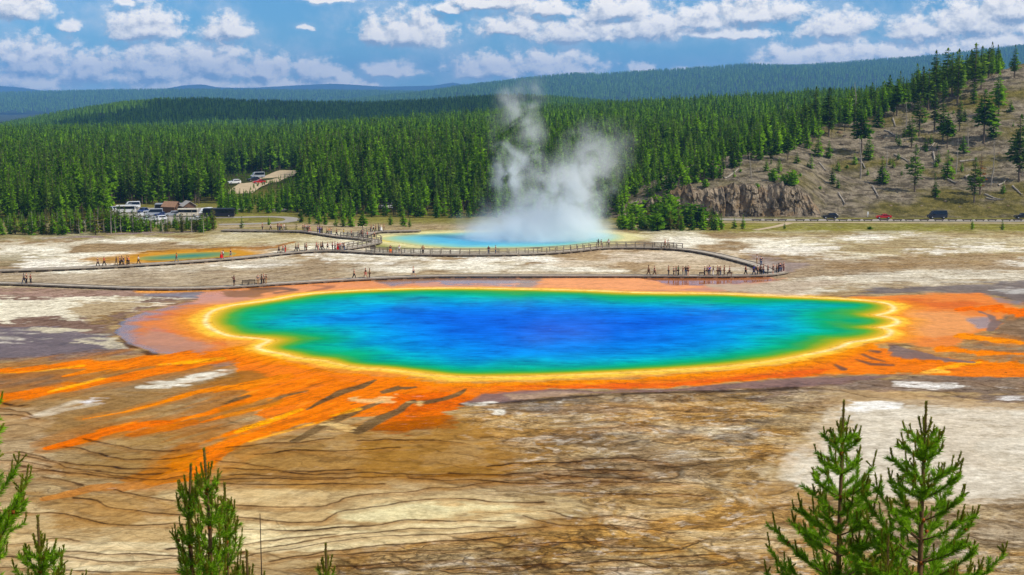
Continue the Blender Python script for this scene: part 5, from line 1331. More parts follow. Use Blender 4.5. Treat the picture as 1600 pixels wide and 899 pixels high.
PA = [(-80, 441.5), (0, 442), (60, 444), (130, 447), (200, 449.5), (260, 450.5), (320, 449.5), (370, 447), (420, 443.5), (470, 440.5), (520, 437.5), (580, 434.5), (640, 432), (700, 430.5), (800, 430.5), (900, 430.5), (1000, 430.5), (1100, 431), (1180, 430), (1210, 428), (1226, 424)]
PB = [(-80, 425), (0, 422.5), (50, 421), (120, 418.5), (200, 414.5), (280, 409.5), (350, 404.5), (400, 400), (450, 394.5), (490, 391.5), (520, 391), (560, 393), (600, 395.5), (650, 397), (700, 397.5), (760, 397.5), (820, 396.5), (870, 394), (910, 390), (935, 387), (960, 386.3), (1000, 386.3), (1040, 387.5), (1065, 389), (1090, 392), (1120, 397.5), (1150, 405), (1180, 413), (1195, 419), (1205, 425)]
PC = [(536, 389), (560, 385), (580, 381), (590, 378), (588, 375.5), (575, 373.5), (555, 371.5), (530, 369.5), (505, 365.5), (485, 362.5), (470, 361), (440, 360.5), (400, 360), (345, 359.5)]
PD = [(564, 371), (570, 367), (580, 363), (594, 361.3), (620, 361), (660, 360)]
boardwalk(PA, .36, 'long grey boardwalk along the far rim of the great rainbow spring')
boardwalk(PB, .45, 'grey boardwalk passing the small turquoise pool and the steaming geyser pool', rails=((575, 1062, 1), (575, 1062, -1)))
boardwalk(PC, .45, 'curving boardwalk ramp climbing to the crowd at the meadow', rails=((535, 600, 1), (535, 600, -1)))
boardwalk(PD, .45, 'short boardwalk spur by the dark full pine at the geyser pool', rails=((565, 585, 1),))
def deck_y(px, P): return float(np.interp(px, [a for a, _ in P if True], [b for _, b in P]))

# ------------------------------------------------------------------ people
def skin_mesh(name, joints, bones, radii, lvl=1):
    me = bpy.data.meshes.new(name); me.from_pydata([tuple(j) for j in joints], bones, [])
    o = bpy.data.objects.new(name, me); COL.objects.link(o)
    md = o.modifiers.new('s', 'SKIN'); md.use_smooth_shade = True
    for i, r in enumerate(radii): me.skin_vertices[0].data[i].radius = r if isinstance(r, tuple) else (r, r)
    me.skin_vertices[0].data[0].use_root = True
    s = o.modifiers.new('d', 'SUBSURF'); s.levels = lvl; s.render_levels = lvl
    bpy.context.view_layer.update()
    out = bpy.data.meshes.new_from_object(o.evaluated_get(bpy.context.evaluated_depsgraph_get()))
    out.name = name
    bpy.data.objects.remove(o); bpy.data.meshes.remove(me)
    return out
def make_figure(stride, arms, skirt=False, pack=False):
    """joints of a 1.70 m figure facing -Y"""
    s = stride
    J = [(0, 0, .93), (0, 0, 1.12), (0, 0, 1.36), (0, -.01, 1.46), (0, -.03, 1.58), (0, -.02, 1.68)]
    E = [(0, 1), (1, 2), (2, 3), (3, 4), (4, 5)]
    R = [(.135, .10), (.125, .095), (.15, .10), .052, .088, .055]
    for sg in (-1, 1):
        b = len(J); st = s * sg
        J += [(sg * .095, 0, .86), (sg * .10, -st * .5 - .02, .48), (sg * .10, -st * .95 + (.05 if st < 0 else 0), .085 + (.05 if st < 0 else 0)), (sg * .11, -st * .95 - .14, .04 + (.02 if st < 0 else 0))]
        E += [(0, b), (b, b + 1), (b + 1, b + 2), (b + 2, b + 3)]; R += [.085, .058, .042, .036]
        a = arms if not isinstance(arms, tuple) else arms[0 if sg < 0 else 1]
        b = len(J)
        if a == 'up': J += [(sg * .19, 0, 1.37), (sg * .24, -.16, 1.20), (sg * .08, -.30, 1.44), (sg * .06, -.34, 1.50)]
        elif a == 'hip': J += [(sg * .19, 0, 1.37), (sg * .34, .04, 1.14), (sg * .20, -.08, 1.0), (sg * .16, -.1, .98)]
        else: J += [(sg * .19, 0, 1.37), (sg * .245, st * .30, 1.11), (sg * .24, st * .42 - .06, .89), (sg * .24, st * .44 - .08, .80)]
        E += [(2, b), (b, b + 1), (b + 1, b + 2), (b + 2, b + 3)]; R += [.055, .042, .033, .036]
    body = skin_mesh('person', J, E, R)
    grow = lambda r, k: (r[0] + k, r[1] + k) if isinstance(r, tuple) else r + k
    sj = [J[i] for i in (0, 1, 2)]; se = [(0, 1), (1, 2)]; sr = [grow(R[i], .02) for i in (0, 1, 2)]
    for b in (10, 18):
        k = len(sj); sj += [J[b], tuple((np.array(J[b]) + np.array(J[b + 1])) / 2 * 1.0)]; se += [(2, k), (k, k + 1)]; sr += [.072, .062]
    shirt = skin_mesh('shirt', sj, se, sr)
    if skirt:
        z = np.array([1.0, .8, .5, .22]); V, Fq = tube(np.column_stack([z * 0, z * 0, z]), np.array([.15, .21, .26, .31]), 10)
        trousers = obj_np('skirt', V, Fq, link=False, smooth=True).data
    else:
        tj = [J[0]]; te = []; tr = [grow(R[0], .016)]
        for b in (6, 14):
            k = len(tj); long = not pack
            low = J[b + 2] if long else tuple(np.array(J[b + 1]) * .9 + np.array(J[b]) * .1)
            tj += [J[b], J[b + 1] if long else tuple((np.array(J[b]) + np.array(J[b + 1])) / 2), low]; te += [(0, k), (k, k + 1), (k + 1, k + 2)]; tr += [.105, .08, .07]
        trousers = skin_mesh('trousers', tj, te, tr)
    hair = skin_mesh('hair', [(0, .0, 1.60), (0, .005, 1.67), (0, .0, 1.715)], [(0, 1), (1, 2)], [(.09, .085), (.098, .10), .06])
    # a face: nose and two eyes pushed from the head surface are below a pixel here; the nose is kept
    return dict(body=body, shirt=shirt, legs=trousers, hair=hair)
FIGS = [make_figure(0.0, 'down'), make_figure(.26, 'down'), make_figure(-.30, 'down', pack=True), make_figure(.05, 'up', pack=True), make_figure(0.04, ('hip', 'down')), make_figure(0.0, 'down', skirt=True)]
def cloth(name, c): return plain(name, L3(c), .85, .1, var=.12, scale=6)
CLO = {'black': (26, 26, 30), 'white': (232, 230, 226), 'red': (206, 30, 26), 'maroon': (96, 26, 34), 'blue': (38, 70, 190), 'navy': (28, 36, 72), 'grey': (128, 126, 124), 'tan': (176, 142, 100), 'green': (20, 140, 80), 'orange': (236, 110, 30), 'yellow': (232, 200, 40), 'pink': (214, 130, 120), 'brown': (92, 64, 46), 'denim': (62, 80, 112), 'charcoal': (52, 50, 52), 'khaki': (150, 130, 98)}
CM = {k: cloth('cloth_' + k, v) for k, v in CLO.items()}
M_skin = [plain('skin_' + n, L3(c), .6, .3, var=.05) for n, c in (('fair', (214, 160, 128)), ('tan', (176, 120, 86)), ('deep', (110, 72, 50)))]
M_hair = [plain('hair_' + n, L3(c), .7, .2) for n, c in (('dark', (38, 28, 22)), ('brown', (84, 56, 36)), ('fair', (170, 130, 80)))]
NP = [0]
def person(px, z, P, top, low, fig, face, place, group, py=None, hat=None):
    NP[0] += 1; i = NP[0]
    y_ = py if py is not None else deck_y(px, P)
    x, y = G(px, y_, z)
    f = FIGS[fig]
    b = bpy.data.objects.new('person', f['body']); COL.objects.link(b)
    b.location = (x, y, z); b.rotation_euler = (0, 0, math.radians(face)); k = .97 + .12 * ((i * 37) % 11) / 11; b.scale = (k * 1.22, k * 1.22, k * 1.04)
    def slot(o, m):
        if not o.data.materials: o.data.materials.append(m)
        o.material_slots[0].link = 'OBJECT'; o.material_slots[0].material = m
    slot(b, M_skin[(i * 5) % 7 % 3])
    for nm, key, m in (('shirt', 'shirt', CM[top]), ('skirt' if fig == 5 else ('shorts' if fig in (2, 3) else 'trousers'), 'legs', CM[low]), ('hat' if hat else 'hair', 'hair', CM[hat] if hat else M_hair[(i * 3) % 5 % 3])):
        c = bpy.data.objects.new(nm, f[key]); COL.objects.link(c); c.parent = b; slot(c, m)
    legs = {5: 'long {} skirt', 2: '{} shorts', 3: '{} shorts'}.get(fig, '{} trousers').format(low)
    act = ('standing', 'walking', 'striding', 'holding up a camera', 'standing hand on hip', 'standing')[fig]
    lab = f'person in {top} top and {legs} {act} {place}'
    if len(lab.split()) > 16: lab = f'person in {top} top, {legs}, {place}'
    if len(lab.split()) > 16: lab = f'person in {top} top {act} {place}'
    if len(lab.split()) > 16: lab = f'person in {top} top {place}'
    tag(b, lab, 'person', group)
    return b
LFT, RGT, FWD, AWAY = -90, 90, 0, 180
g = 'visitors at the left end of the rim boardwalk'
for a in ((37.5, 'grey', 'denim', 1, LFT, 'first of three at the far left'), (41.5, 'black', 'black', 0, RGT, 'middle of three at the far left'), (48, 'maroon', 'charcoal', 4, RGT, 'last of three at the far left')):
    person(a[0], .36, PA, *a[1:5], a[5] + ' of the rim boardwalk', g)
g = 'visitors beside the small turquoise pool'
for a in ((153, 'black', 'charcoal', 1, LFT, 'leading the file left of the turquoise pool'), (163, 'red', 'black', 1, LFT, 'second in the file left of the turquoise pool'), (182, 'charcoal', 'khaki', 1, LFT, 'just ahead of the cluster left of the turquoise pool'), (187.4, 'maroon', 'black', 0, LFT, 'in the cluster left of the turquoise pool'),
          (190.4, 'tan', 'charcoal', 1, RGT, 'in the middle of the cluster by the turquoise pool'), (193.4, 'black', 'grey', 2, LFT, 'near the end of the cluster by the turquoise pool'), (198.8, 'brown', 'black', 0, LFT, 'in the pair closing the cluster by the turquoise pool'), (201.4, 'orange', 'charcoal', 4, RGT, 'in the pair closing the cluster by the turquoise pool'),
          (216.6, 'white', 'black', 1, LFT, 'alone at the left tip of the turquoise pool'), (276, 'orange', 'grey', 1, LFT, 'alone before the middle of the turquoise pool'), (346, 'red', 'red', 5, RGT, 'at the right tip of the turquoise pool'), (348.8, 'white', 'khaki', 0, RGT, 'touching the red figure at the turquoise pool'), (360.5, 'black', 'grey', 2, RGT, 'just right of the turquoise pool')):
    person(a[0], .45, PB, *a[1:5], a[5], g)
g = 'visitors on the middle boardwalk before the ramp'
for a in ((436, 'charcoal', 'black', 1, LFT, 'leftmost of the string left of the ramp'), (442.5, 'red', 'grey', 1, LFT, 'second in the string left of the ramp'), (446, 'charcoal', 'red', 0, LFT, 'third in the string left of the ramp'), (462.5, 'tan', 'black', 1, LFT, 'in the first pair of the string left of the ramp'), (466.2, 'black', 'charcoal', 1, LFT, 'in the first pair of the string left of the ramp'),
          (476.6, 'maroon', 'black', 0, LFT, 'in the close pair halfway along the string'), (479, 'charcoal', 'brown', 4, LFT, 'in the close pair halfway along the string'), (494.5, 'pink', 'grey', 1, LFT, 'first of four approaching the ramp'), (497.2, 'grey', 'pink', 0, RGT, 'second of four approaching the ramp'), (501.6, 'brown', 'charcoal', 1, RGT, 'third of four approaching the ramp'), (504.3, 'charcoal', 'black', 1, LFT, 'last of four approaching the ramp'),
          (512, 'black', 'black', 2, LFT, 'striding alone before the ramp crowd'), (519.5, 'pink', 'maroon', 0, RGT, 'at the left of the ramp crowd'), (523.5, 'brown', 'black', 4, LFT, 'in the ramp crowd'), (528, 'red', 'red', 5, FWD, 'amid the ramp crowd'), (531.5, 'pink', 'grey', 0, FWD, 'in the ramp crowd beside the red figure'), (535.5, 'white', 'tan', 3, AWAY, 'at the foot of the ramp'), (538, 'tan', 'denim', 0, RGT, 'at the foot of the ramp')):
    person(a[0], .45, PB, *a[1:5], a[5], g)
g = 'crowd on the boardwalk by the meadow'
PCr = [(a, b) for a, b in PC[6:]][::-1]
for a in ((473.4, 'brown', 'black', 0, RGT, 'at the left of the meadow crowd'), (476.3, 'pink', 'grey', 4, RGT, 'second in the meadow crowd'), (479.2, 'white', 'khaki', 0, FWD, 'brightest in the meadow crowd'), (481.4, 'grey', 'black', 0, LFT, 'in the meadow crowd behind the white top'), (484, 'navy', 'pink', 1, RGT, 'at the right of the first meadow cluster'),
          (496.6, 'blue', 'black', 0, LFT, 'left of the blue cluster at the meadow'), (499.2, 'navy', 'blue', 0, RGT, 'in the blue cluster at the meadow'), (501.4, 'blue', 'charcoal', 4, RGT, 'in the blue cluster at the meadow'), (503.4, 'charcoal', 'black', 0, RGT, 'right of the blue cluster at the meadow'), (511.2, 'brown', 'charcoal', 1, RGT, 'left of the orange top at the meadow'), (514.2, 'orange', 'grey', 0, RGT, 'brightest orange at the meadow'), (517.4, 'black', 'denim', 4, LFT, 'right of the orange top at the meadow'),
          (526, 'maroon', 'charcoal', 1, RGT, 'alone between the meadow crowd and the yellow top'), (537, 'yellow', 'grey', 0, RGT, 'alone in yellow by the meadow'), (549, 'maroon', 'black', 0, RGT, 'alone left of the dark full pine'), (564.6, 'black', 'charcoal', 0, RGT, 'in the dark pair at the boardwalk fork'), (567, 'charcoal', 'maroon', 4, LFT, 'in the dark pair at the boardwalk fork')):
    person(a[0], .45, PCr, *a[1:5], a[5], g)
for a in ((574, 'red', 'black', 0, RGT, 'red figure on the bend of the ramp', 374), (585, 'black', 'black', 2, AWAY, 'black figure on the bend of the ramp', 374.6)):
    person(a[0], .45, None, *a[1:5], a[5], g, py=a[6])
g = 'visitors on the spur by the geyser pool'
for a in ((580, 'charcoal', 'grey', 0, RGT, 'at the start of the spur', 363), (583.6, 'white', 'black', 1, RGT, 'second on the spur', 362.5), (587, 'black', 'black', 0, RGT, 'third on the spur', 362), (592, 'grey', 'charcoal', 4, LFT, 'fourth on the spur', 361.6), (595.4, 'white', 'white', 5, RGT, 'in white on the spur', 361.4), (600, 'tan', 'khaki', 0, LFT, 'last on the spur', 361.3)):
    person(a[0], .45, None, *a[1:5], a[5] + ' by the geyser pool', g, py=a[6])
for a in ((410, 'black', 'black', 0, RGT, 'leftmost on the meadow boardwalk'), (423, 'white', 'charcoal', 1, LFT, 'second on the meadow boardwalk'), (434, 'red', 'black', 0, RGT, 'left of the olive bushes'), (436.6, 'grey', 'denim', 4, LFT, 'between the two red tops by the bushes'), (439.4, 'red', 'charcoal', 1, RGT, 'touching the olive bushes'), (444, 'white', 'grey', 0, LFT, 'before the olive bush')):
    person(a[0], .45, PCr, *a[1:5], a[5], 'visitors on the meadow boardwalk')
g = 'visitors at the railing of the geyser pool'
for a in ((610, 'brown', 'orange', 5, AWAY, 'at the left end of the railing'), (624, 'white', 'grey', 3, AWAY, 'at the railing near its left end'), (661, 'tan', 'charcoal', 0, AWAY, 'alone at the railing'), (763.6, 'maroon', 'denim', 0, AWAY, 'in the pair at the middle of the railing'), (774.4, 'black', 'denim', 4, RGT, 'in the pair at the middle of the railing'),
          (935, 'black', 'charcoal', 3, LFT, 'on the high point of the railing'), (939.4, 'navy', 'black', 3, LFT, 'on the high point of the railing'), (951, 'white', 'black', 0, AWAY, 'right of the two with cameras on the high point'), (1039, 'pink', 'tan', 1, RGT, 'at the right end of the railing'), (1043.6, 'white', 'khaki', 1, RGT, 'at the right end of the railing')):
    person(a[0], .45, PB, *a[1:5], a[5], g)
g = 'visitors by the benches on the rim boardwalk'
for a in ((366, 'maroon', 'charcoal', 3, LFT, 'left of the two benches'), (403.4, 'grey', 'tan', 0, FWD, 'first of four right of the benches'), (408.6, 'black', 'black', 0, RGT, 'second of four right of the benches'), (412.2, 'charcoal', 'brown', 4, LFT, 'third of four right of the benches'), (416, 'black', 'tan', 4, LFT, 'last of four right of the benches'),
          (553.4, 'brown', 'charcoal', 1, RGT, 'alone left of the pair'), (571.2, 'charcoal', 'pink', 2, LFT, 'in the pair at the rim bend'), (577.6, 'tan', 'brown', 0, LFT, 'in the pair at the rim bend'), (646, 'white', 'navy', 2, RGT, 'alone halfway along the rim boardwalk')):
    person(a[0], .36, PA, *a[1:5], a[5], g)
g = 'visitors mirrored in the wet orange mat'
for a in ((1013.3, 'tan', 'brown', 1, RGT, 'first of the long line over the wet mat'), (1022.6, 'brown', 'brown', 1, RGT, 'second of the long line over the wet mat'), (1044.6, 'tan', 'charcoal', 0, RGT, 'alone third in the line over the wet mat'), (1052.6, 'grey', 'charcoal', 4, RGT, 'at the left of the trio with green top'), (1056.4, 'charcoal', 'grey', 0, LFT, 'in the middle of the trio with green top'), (1059.8, 'green', 'black', 4, LFT, 'in green in the trio'),
          (1067, 'maroon', 'grey', 0, RGT, 'left of the brown trio'), (1071.4, 'black', 'denim', 4, FWD, 'in the middle of the brown trio'), (1075, 'brown', 'maroon', 3, RGT, 'right of the brown trio'), (1101, 'navy', 'black', 0, RGT, 'tall at the left of the blue cluster on the wet mat'), (1104.6, 'black', 'charcoal', 3, RGT, 'second in the blue cluster on the wet mat'), (1108, 'blue', 'navy', 4, FWD, 'in bright blue over the wet mat'), (1114.2, 'brown', 'white', 0, LFT, 'right of the bright blue top'),
          (1120.8, 'black', 'brown', 4, RGT, 'at the left of the dark cluster'), (1123.4, 'maroon', 'black', 0, LFT, 'in the dark cluster'), (1125.8, 'charcoal', 'denim', 0, RGT, 'right of the dark cluster'), (1131.6, 'brown', 'brown', 4, LFT, 'alone just past the dark cluster'), (1139.8, 'grey', 'black', 2, LFT, 'alone before the gap in the line'), (1165, 'maroon', 'black', 1, RGT, 'alone after the gap in the line'), (1178, 'blue', 'navy', 1, LFT, 'in blue at the boardwalk junction'), (1183.6, 'tan', 'charcoal', 0, RGT, 'right of the blue top at the junction'), (1188.4, 'brown', 'black', 4, FWD, 'in the knot at the junction'), (1192.8, 'black', 'denim', 0, RGT, 'in the knot at the junction'),
          (1199.8, 'maroon', 'charcoal', 4, LFT, 'left of the platform group'), (1207.6, 'black', 'brown', 3, RGT, 'in the platform group'), (1213.6, 'brown', 'charcoal', 0, RGT, 'in the platform group'), (1216.4, 'black', 'black', 4, LFT, 'amid the platform group'), (1218.8, 'navy', 'denim', 0, FWD, 'amid the platform group'), (1221.2, 'maroon', 'denim', 3, RGT, 'near the end of the platform'), (1224.4, 'maroon', 'maroon', 0, RGT, 'last at the end of the platform')):
    person(a[0], .36, PA, *a[1:5], a[5], g)
for a in ((1182.4, 'white', 'tan', 0, RGT, 'on the diagonal boardwalk above the junction', 412.6), (1189, 'navy', 'denim', 4, AWAY, 'on the diagonal boardwalk above the junction', 415)):
    person(a[0], .45, None, *a[1:5], a[5], 'pair on the diagonal boardwalk', py=a[6])

# benches and sign board
for px, lb in ((383, 'dark wooden bench with back on the rim boardwalk, left of two'), (393.6, 'dark wooden bench with back on the rim boardwalk, right of two')):
    x, y = G(px, deck_y(px, PA) - .3, .36)
    b = empty('bench', (x, y, .36), 0.05, lb, 'bench', 'benches on the rim boardwalk')
    parts = [box_vf((0, -.22 + .15 * k, .45), 1.15, .12, .05) for k in range(3)]; V, Fq = join(parts); obj_np('seat', V, Fq, M_beam, b)
    V, Fq = join([box_vf((0, .27, .62), 1.15, .05, .12), box_vf((0, .29, .80), 1.15, .05, .12)]); obj_np('backrest', V, Fq, M_beam, b)
    for sx in (-.5, .5):
        V, Fq = join([box_vf((sx, -.2, .21), .07, .07, .42), box_vf((sx, .24, .45), .07, .07, .9)]); obj_np('leg', V, Fq, M_beam, b)
for px, py, lb in ((582.5, 394.4, 'dark information board at the start of the geyser railing'), (1140, 431.5, 'low dark information panel on the rim boardwalk left of the junction'), (1096.5, 431.5, 'low dark information panel by the bright blue cluster')):
    low = py > 400; x, y = G(px, py, .4); s = empty('information_board', (x, y, .4), 0, lb, 'sign', 'information boards on the boardwalks')
    w, hh_ = (1.0, .7) if low else (1.2, 1.15)
    V, Fq = box_vf((0, 0, hh_ - .12), w, .12, .24 if low else .55); obj_np('panel', V, Fq, M_beam, s)
    for sx in (-.4, .4):
        V, Fq = box_vf((sx * w, .08, (hh_ - .1) / 2), .08, .08, hh_ - .1); obj_np('leg', V, Fq, M_post, s)

# ------------------------------------------------------------------ roads, tracks and the car park
M_road = plain('pale_asphalt', L3((158, 150, 138)), .9, .1, var=.08, scale=.3)
M_track = plain('dirt_track', L3((190, 170, 138)), .95, 0, var=.12, scale=.4)
def strip_on(name, pts, width, m, dz, zf=None, px=True, step=3.0):
    P = np.array([G(a, b) for a, b in pts]) if px else np.asarray(pts, float)
    P = smooth_open(P); C = resample(P, step); T = np.gradient(C, axis=0); T /= np.linalg.norm(T, axis=1)[:, None]; Nn = np.stack([-T[:, 1], T[:, 0]], -1)
    w = np.interp(np.linspace(0, 1, len(C)), np.linspace(0, 1, len(np.atleast_1d(width))), np.atleast_1d(width))
    cols = np.linspace(-.5, .5, 5)
    XY = C[:, None] + Nn[:, None] * (w[:, None] * cols)[..., None]
    z = (plain_z if zf is None else zf)(XY[..., 0], XY[..., 1]) + dz
    V = np.concatenate([XY, z[..., None]], -1).reshape(-1, 3); Fq = grid_faces(len(C), 5)
    o = obj_np(name, V, Fq, m, smooth=True)
    if o.data.polygons[0].normal.z < 0: o.data.flip_normals()
    return tag(o, kind='structure')
strip_on('road', [(1085, 342.5), (1140, 343.5), (1250, 344.2), (1400, 344.8), (1550, 345.2), (1750, 346), (1950, 347)], 7.0, M_road, .06)
strip_on('dirt_track', [(1120, 347.2), (1400, 348.4), (1750, 349.5), (1950, 350)], 2.5, M_track, .03)
strip_on('dirt_path', [(1180, 360), (1205, 356), (1222, 352), (1235, 348.6)], [2.0, 2.2], M_track, .045)
strip_on('park_road', [(335, 340.5), (380, 339.8), (420, 338.8), (450, 340), (460, 343), (452, 346.5), (425, 349), (380, 350.5), (340, 351.5)], 4.0, M_road, .05)
strip_on('meadow_path', [(342, 354.5), (400, 354.5), (470, 352), (520, 353), (580, 355.5)], 2.0, M_track, .06)
strip_on('car_park', [(160, 336), (200, 336), (260, 336), (345, 337)], 62.0, M_road, .05)
def on_land(px, py):
    return hit(px, py, 330, 1100)
UR = [on_land(a, b) for a, b in ((372, 304), (383, 296), (398, 288), (418, 280), (440, 273), (462, 267))]
strip_on('upper_road', [(q.x, q.y) for q in UR], [9, 10, 12, 13, 14, 14], M_track, .25, px=False)
strip_on('upper_road_left', [(q.x, q.y) for q in (on_land(430, 331), on_land(455, 323), on_land(480, 320), on_land(512, 326))], 5, M_road, .12, px=False)

# ------------------------------------------------------------------ vehicles
def paint(name, c): 
    m, N, bs = material(name); bs.inputs['Base Color'].default_value = (*L3(c), 1); bs.inputs['Roughness'].default_value = .3; bs.inputs['Specular IOR Level'].default_value = .5
    return m
PAINTS = {k: paint('paint_' + k, c) for k, c in (('black', (24, 26, 32)), ('red', (190, 16, 22)), ('white', (236, 236, 236)), ('silver', (170, 176, 184)), ('blue', (40, 66, 120)), ('navy', (26, 30, 44)), ('grey', (96, 100, 106)), ('cream', (226, 214, 190)))}
M_glass = paint('car_glass', (22, 28, 36)); M_glass.node_tree.nodes['Principled BSDF'].inputs['Roughness'].default_value = .08
M_tyre = plain('tyre_rubber', (.02, .02, .02), .9, .1); M_rim = paint('wheel_metal', (150, 152, 156)); M_lamp = paint('lamp_lens', (225, 225, 215)); M_tail = paint('tail_lens', (150, 14, 14))
SHAPES = {   # side profile (x along, z up): lower hull then roofline; x in metres, front at -x
    'sedan': (4.6, 1.78, [(-2.3, .45), (-2.28, .72), (-1.5, .88), (-.75, .95), (-.05, 1.40), (.85, 1.42), (1.6, 1.02), (2.25, .98), (2.3, .5)], (-.62, 1.48), .96),
    'suv': (4.7, 1.9, [(-2.35, .5), (-2.33, .9), (-1.35, 1.05), (-.75, 1.12), (-.25, 1.68), (1.55, 1.74), (2.2, 1.2), (2.33, 1.1), (2.35, .5)], (-.62, 2.05), 1.13),
    'van': (5.6, 2.05, [(-2.8, .5), (-2.78, 1.0), (-2.2, 1.25), (-1.55, 2.2), (-1.1, 2.42), (2.7, 2.45), (2.8, 1.4), (2.8, .5)], (-2.05, 2.5), 1.35),
    'coach': (12.0, 2.6, [(-6, .5), (-6, 1.5), (-5.8, 3.2), (-5.6, 3.4), (5.9, 3.4), (6, 3.2), (6, .5)], (-5.9, 5.8), 1.55),
    'motorhome': (8.0, 2.4, [(-4, .5), (-4, 1.1), (-3.2, 1.35), (-2.9, 2.2), (-3.6, 2.5), (-3.5, 3.1), (3.9, 3.15), (4, 3.0), (4, .5)], (-3.0, 3.2), 1.6)}
VM = {}
def vehicle_meshes(kind):
    if kind in VM: return VM[kind]
    L, Wd, prof, (g0, g1), belt = SHAPES[kind]
    prof = np.array(prof); ztop = prof[:, 1].max()
    bot = np.array([(prof[-1, 0] - .15, .30), (prof[0, 0] + .15, .30)])
    P = np.vstack([prof, bot]); n = len(P)
    tum = lambda z: Wd / 2 * (1 - .16 * np.clip((z - belt) / max(ztop - belt, .1), 0, 1) * (1 if L < 7 else .15)) * np.where(z < .35, .92, 1)
    rows = []
    for s, ins in ((-1, .86), (-1, 1), (1, 1), (1, .86)):
        y = s * tum(P[:, 1]); q = P.copy()
        if ins < 1: c = P.mean(0); q = c + (P - c) * .965
        else: y = y * .965
        rows.append(np.column_stack([q[:, 0], y, q[:, 1]]))
    V = np.vstack(rows); Fq = [tuple(r) for r in grid_faces(4, n, True)]
    me = bpy.data.meshes.new('body'); me.from_pydata([tuple(v) for v in V], [], Fq + [tuple(range(n)), tuple(range(3 * n, 4 * n))[::-1]])
    bm = bmesh.new(); bm.from_mesh(me); bmesh.ops.recalc_face_normals(bm, faces=bm.faces); bm.to_mesh(me); bm.free()
    # glazing: side bands and the two screens, standing proud of the hull
    zt = ztop - (.12 if L < 7 else .45); g = []
    xs = np.interp([belt, zt], *((prof[:len(prof) // 2 + 1, 1].cumsum() * 0 + prof[:len(prof) // 2 + 1, 1]), prof[:len(prof) // 2 + 1, 0])) if False else None
    up = [p for p in prof if p[1] > belt - .02]
    def xat(z, front):
        pr = prof if front else prof[::-1]
        for a, b in zip(pr[:-1], pr[1:]):
            if (a[1] - z) * (b[1] - z) <= 0 and a[1] != b[1] and max(a[1], b[1]) >= belt: return a[0] + (b[0] - a[0]) * (z - a[1]) / (b[1] - a[1])
        return pr[0][0]
    zb = belt + .04
    for s in (-1, 1):
        q = []
        for z, fr in ((zb, True), (zt, True), (zt, False), (zb, False)):
            x = xat(z, fr); x += .16 if fr else -.16; q.append((x, s * (float(tum(np.array(z))) * 1.0 + .006), z))
        k = len(g); g.append(q)
    for fr in (True, False):
        q = []
        for z in (zb, zt):
            x = xat(z, fr) + (-.02 if fr else .02); w = float(tum(np.array(z))) * .82
            q += [(x, -w, z), (x, w, z)]
        g.append([q[0], q[1], q[3], q[2]])
    gv = [p for q in g for p in q]; gf = [tuple(range(4 * i, 4 * i + 4)) for i in range(len(g))]
    gm_ = bpy.data.meshes.new('windows'); gm_.from_pydata(gv, [], gf)
    r = .34 if L < 5 else (.38 if L < 7 else .48)
    th = np.linspace(0, 2 * math.pi, 16, endpoint=False)
    def disc(rr, w):
        prof_ = [(0.0, -w / 2), (rr * .98, -w / 2), (rr, -w / 4), (rr, w / 4), (rr * .98, w / 2), (0.0, w / 2)]
        V = np.array([[max(a, .001) * math.cos(t), b, max(a, .001) * math.sin(t)] for a, b in prof_ for t in th]); return V, grid_faces(6, 16, True)
    tv, tf = disc(r, .22); rv, rf = disc(r * .62, .232)
    ty = obj_np('wheel', tv, tf, M_tyre, link=False, smooth=True).data; ri = obj_np('rim', rv, rf, M_rim, link=False, smooth=True).data
    hl = obj_np('headlight', *box_vf((0, 0, 0), .06, .34, .16), M_lamp, link=False).data; tl = obj_np('tail_light', *box_vf((0, 0, 0), .06, .22, .22), M_tail, link=False).data
    me.materials.append(PAINTS['white']); gm_.materials.append(M_glass)
    VM[kind] = (me, gm_, ty, ri, hl, tl, r, L, Wd, prof)
    return VM[kind]
def vehicle(kind, loc, rz, colour, label, name, cat, group=None, k=1.0):
    me, gm_, ty, ri, hl, tl, r, L, Wd, prof = vehicle_meshes(kind)
    root = empty(name, loc, rz, label, cat, group); root.scale = (k, k, k)
    def part(nm, m, at=(0, 0, 0), par=None):
        o = bpy.data.objects.new(nm, m); COL.objects.link(o); o.parent = par or root; o.location = at; return o
    b = part('body', me); b.material_slots[0].link = 'OBJECT'; b.material_slots[0].material = PAINTS[colour]
    part('windows', gm_)
    ax = .30 * L if L < 7 else .33 * L
    for sx in (-1, 1):
        for sy in (-1, 1):
            w = part('wheel', ty, (sx * ax, sy * (Wd / 2 - .10), r)); part('rim', ri, (0, 0, 0), w)
    for sy in (-1, 1):
        part('headlight', hl, (-L / 2 + .03, sy * (Wd / 2 - .32), .72)); part('tail_light', tl, (L / 2 - .02, sy * (Wd / 2 - .25), .9))
    return root
g = 'cars passing on the road below the hill'
for px, kd, c, lb, nm, ct, fl in ((1296.5, 'suv', 'black', 'black estate car on the road under the pale scree', 'parked_car', 'car', 0), (1380, 'sedan', 'red', 'red saloon car on the road beside the white post', 'car', 'car', 0), (1464, 'van', 'navy', 'tall dark van on the road below the grassy slope', 'van', 'van', 0), (1597, 'suv', 'black', 'dark car leaving the frame at the right end of the road', 'car', 'car', 0)):
    x, y = G(px, 342.0, .06); vehicle(kd, (x, y, .06), math.pi * fl + .01, c, lb, 'car' if nm == 'parked_car' else nm, ct, g, .92)
g = 'vehicles in the car park'
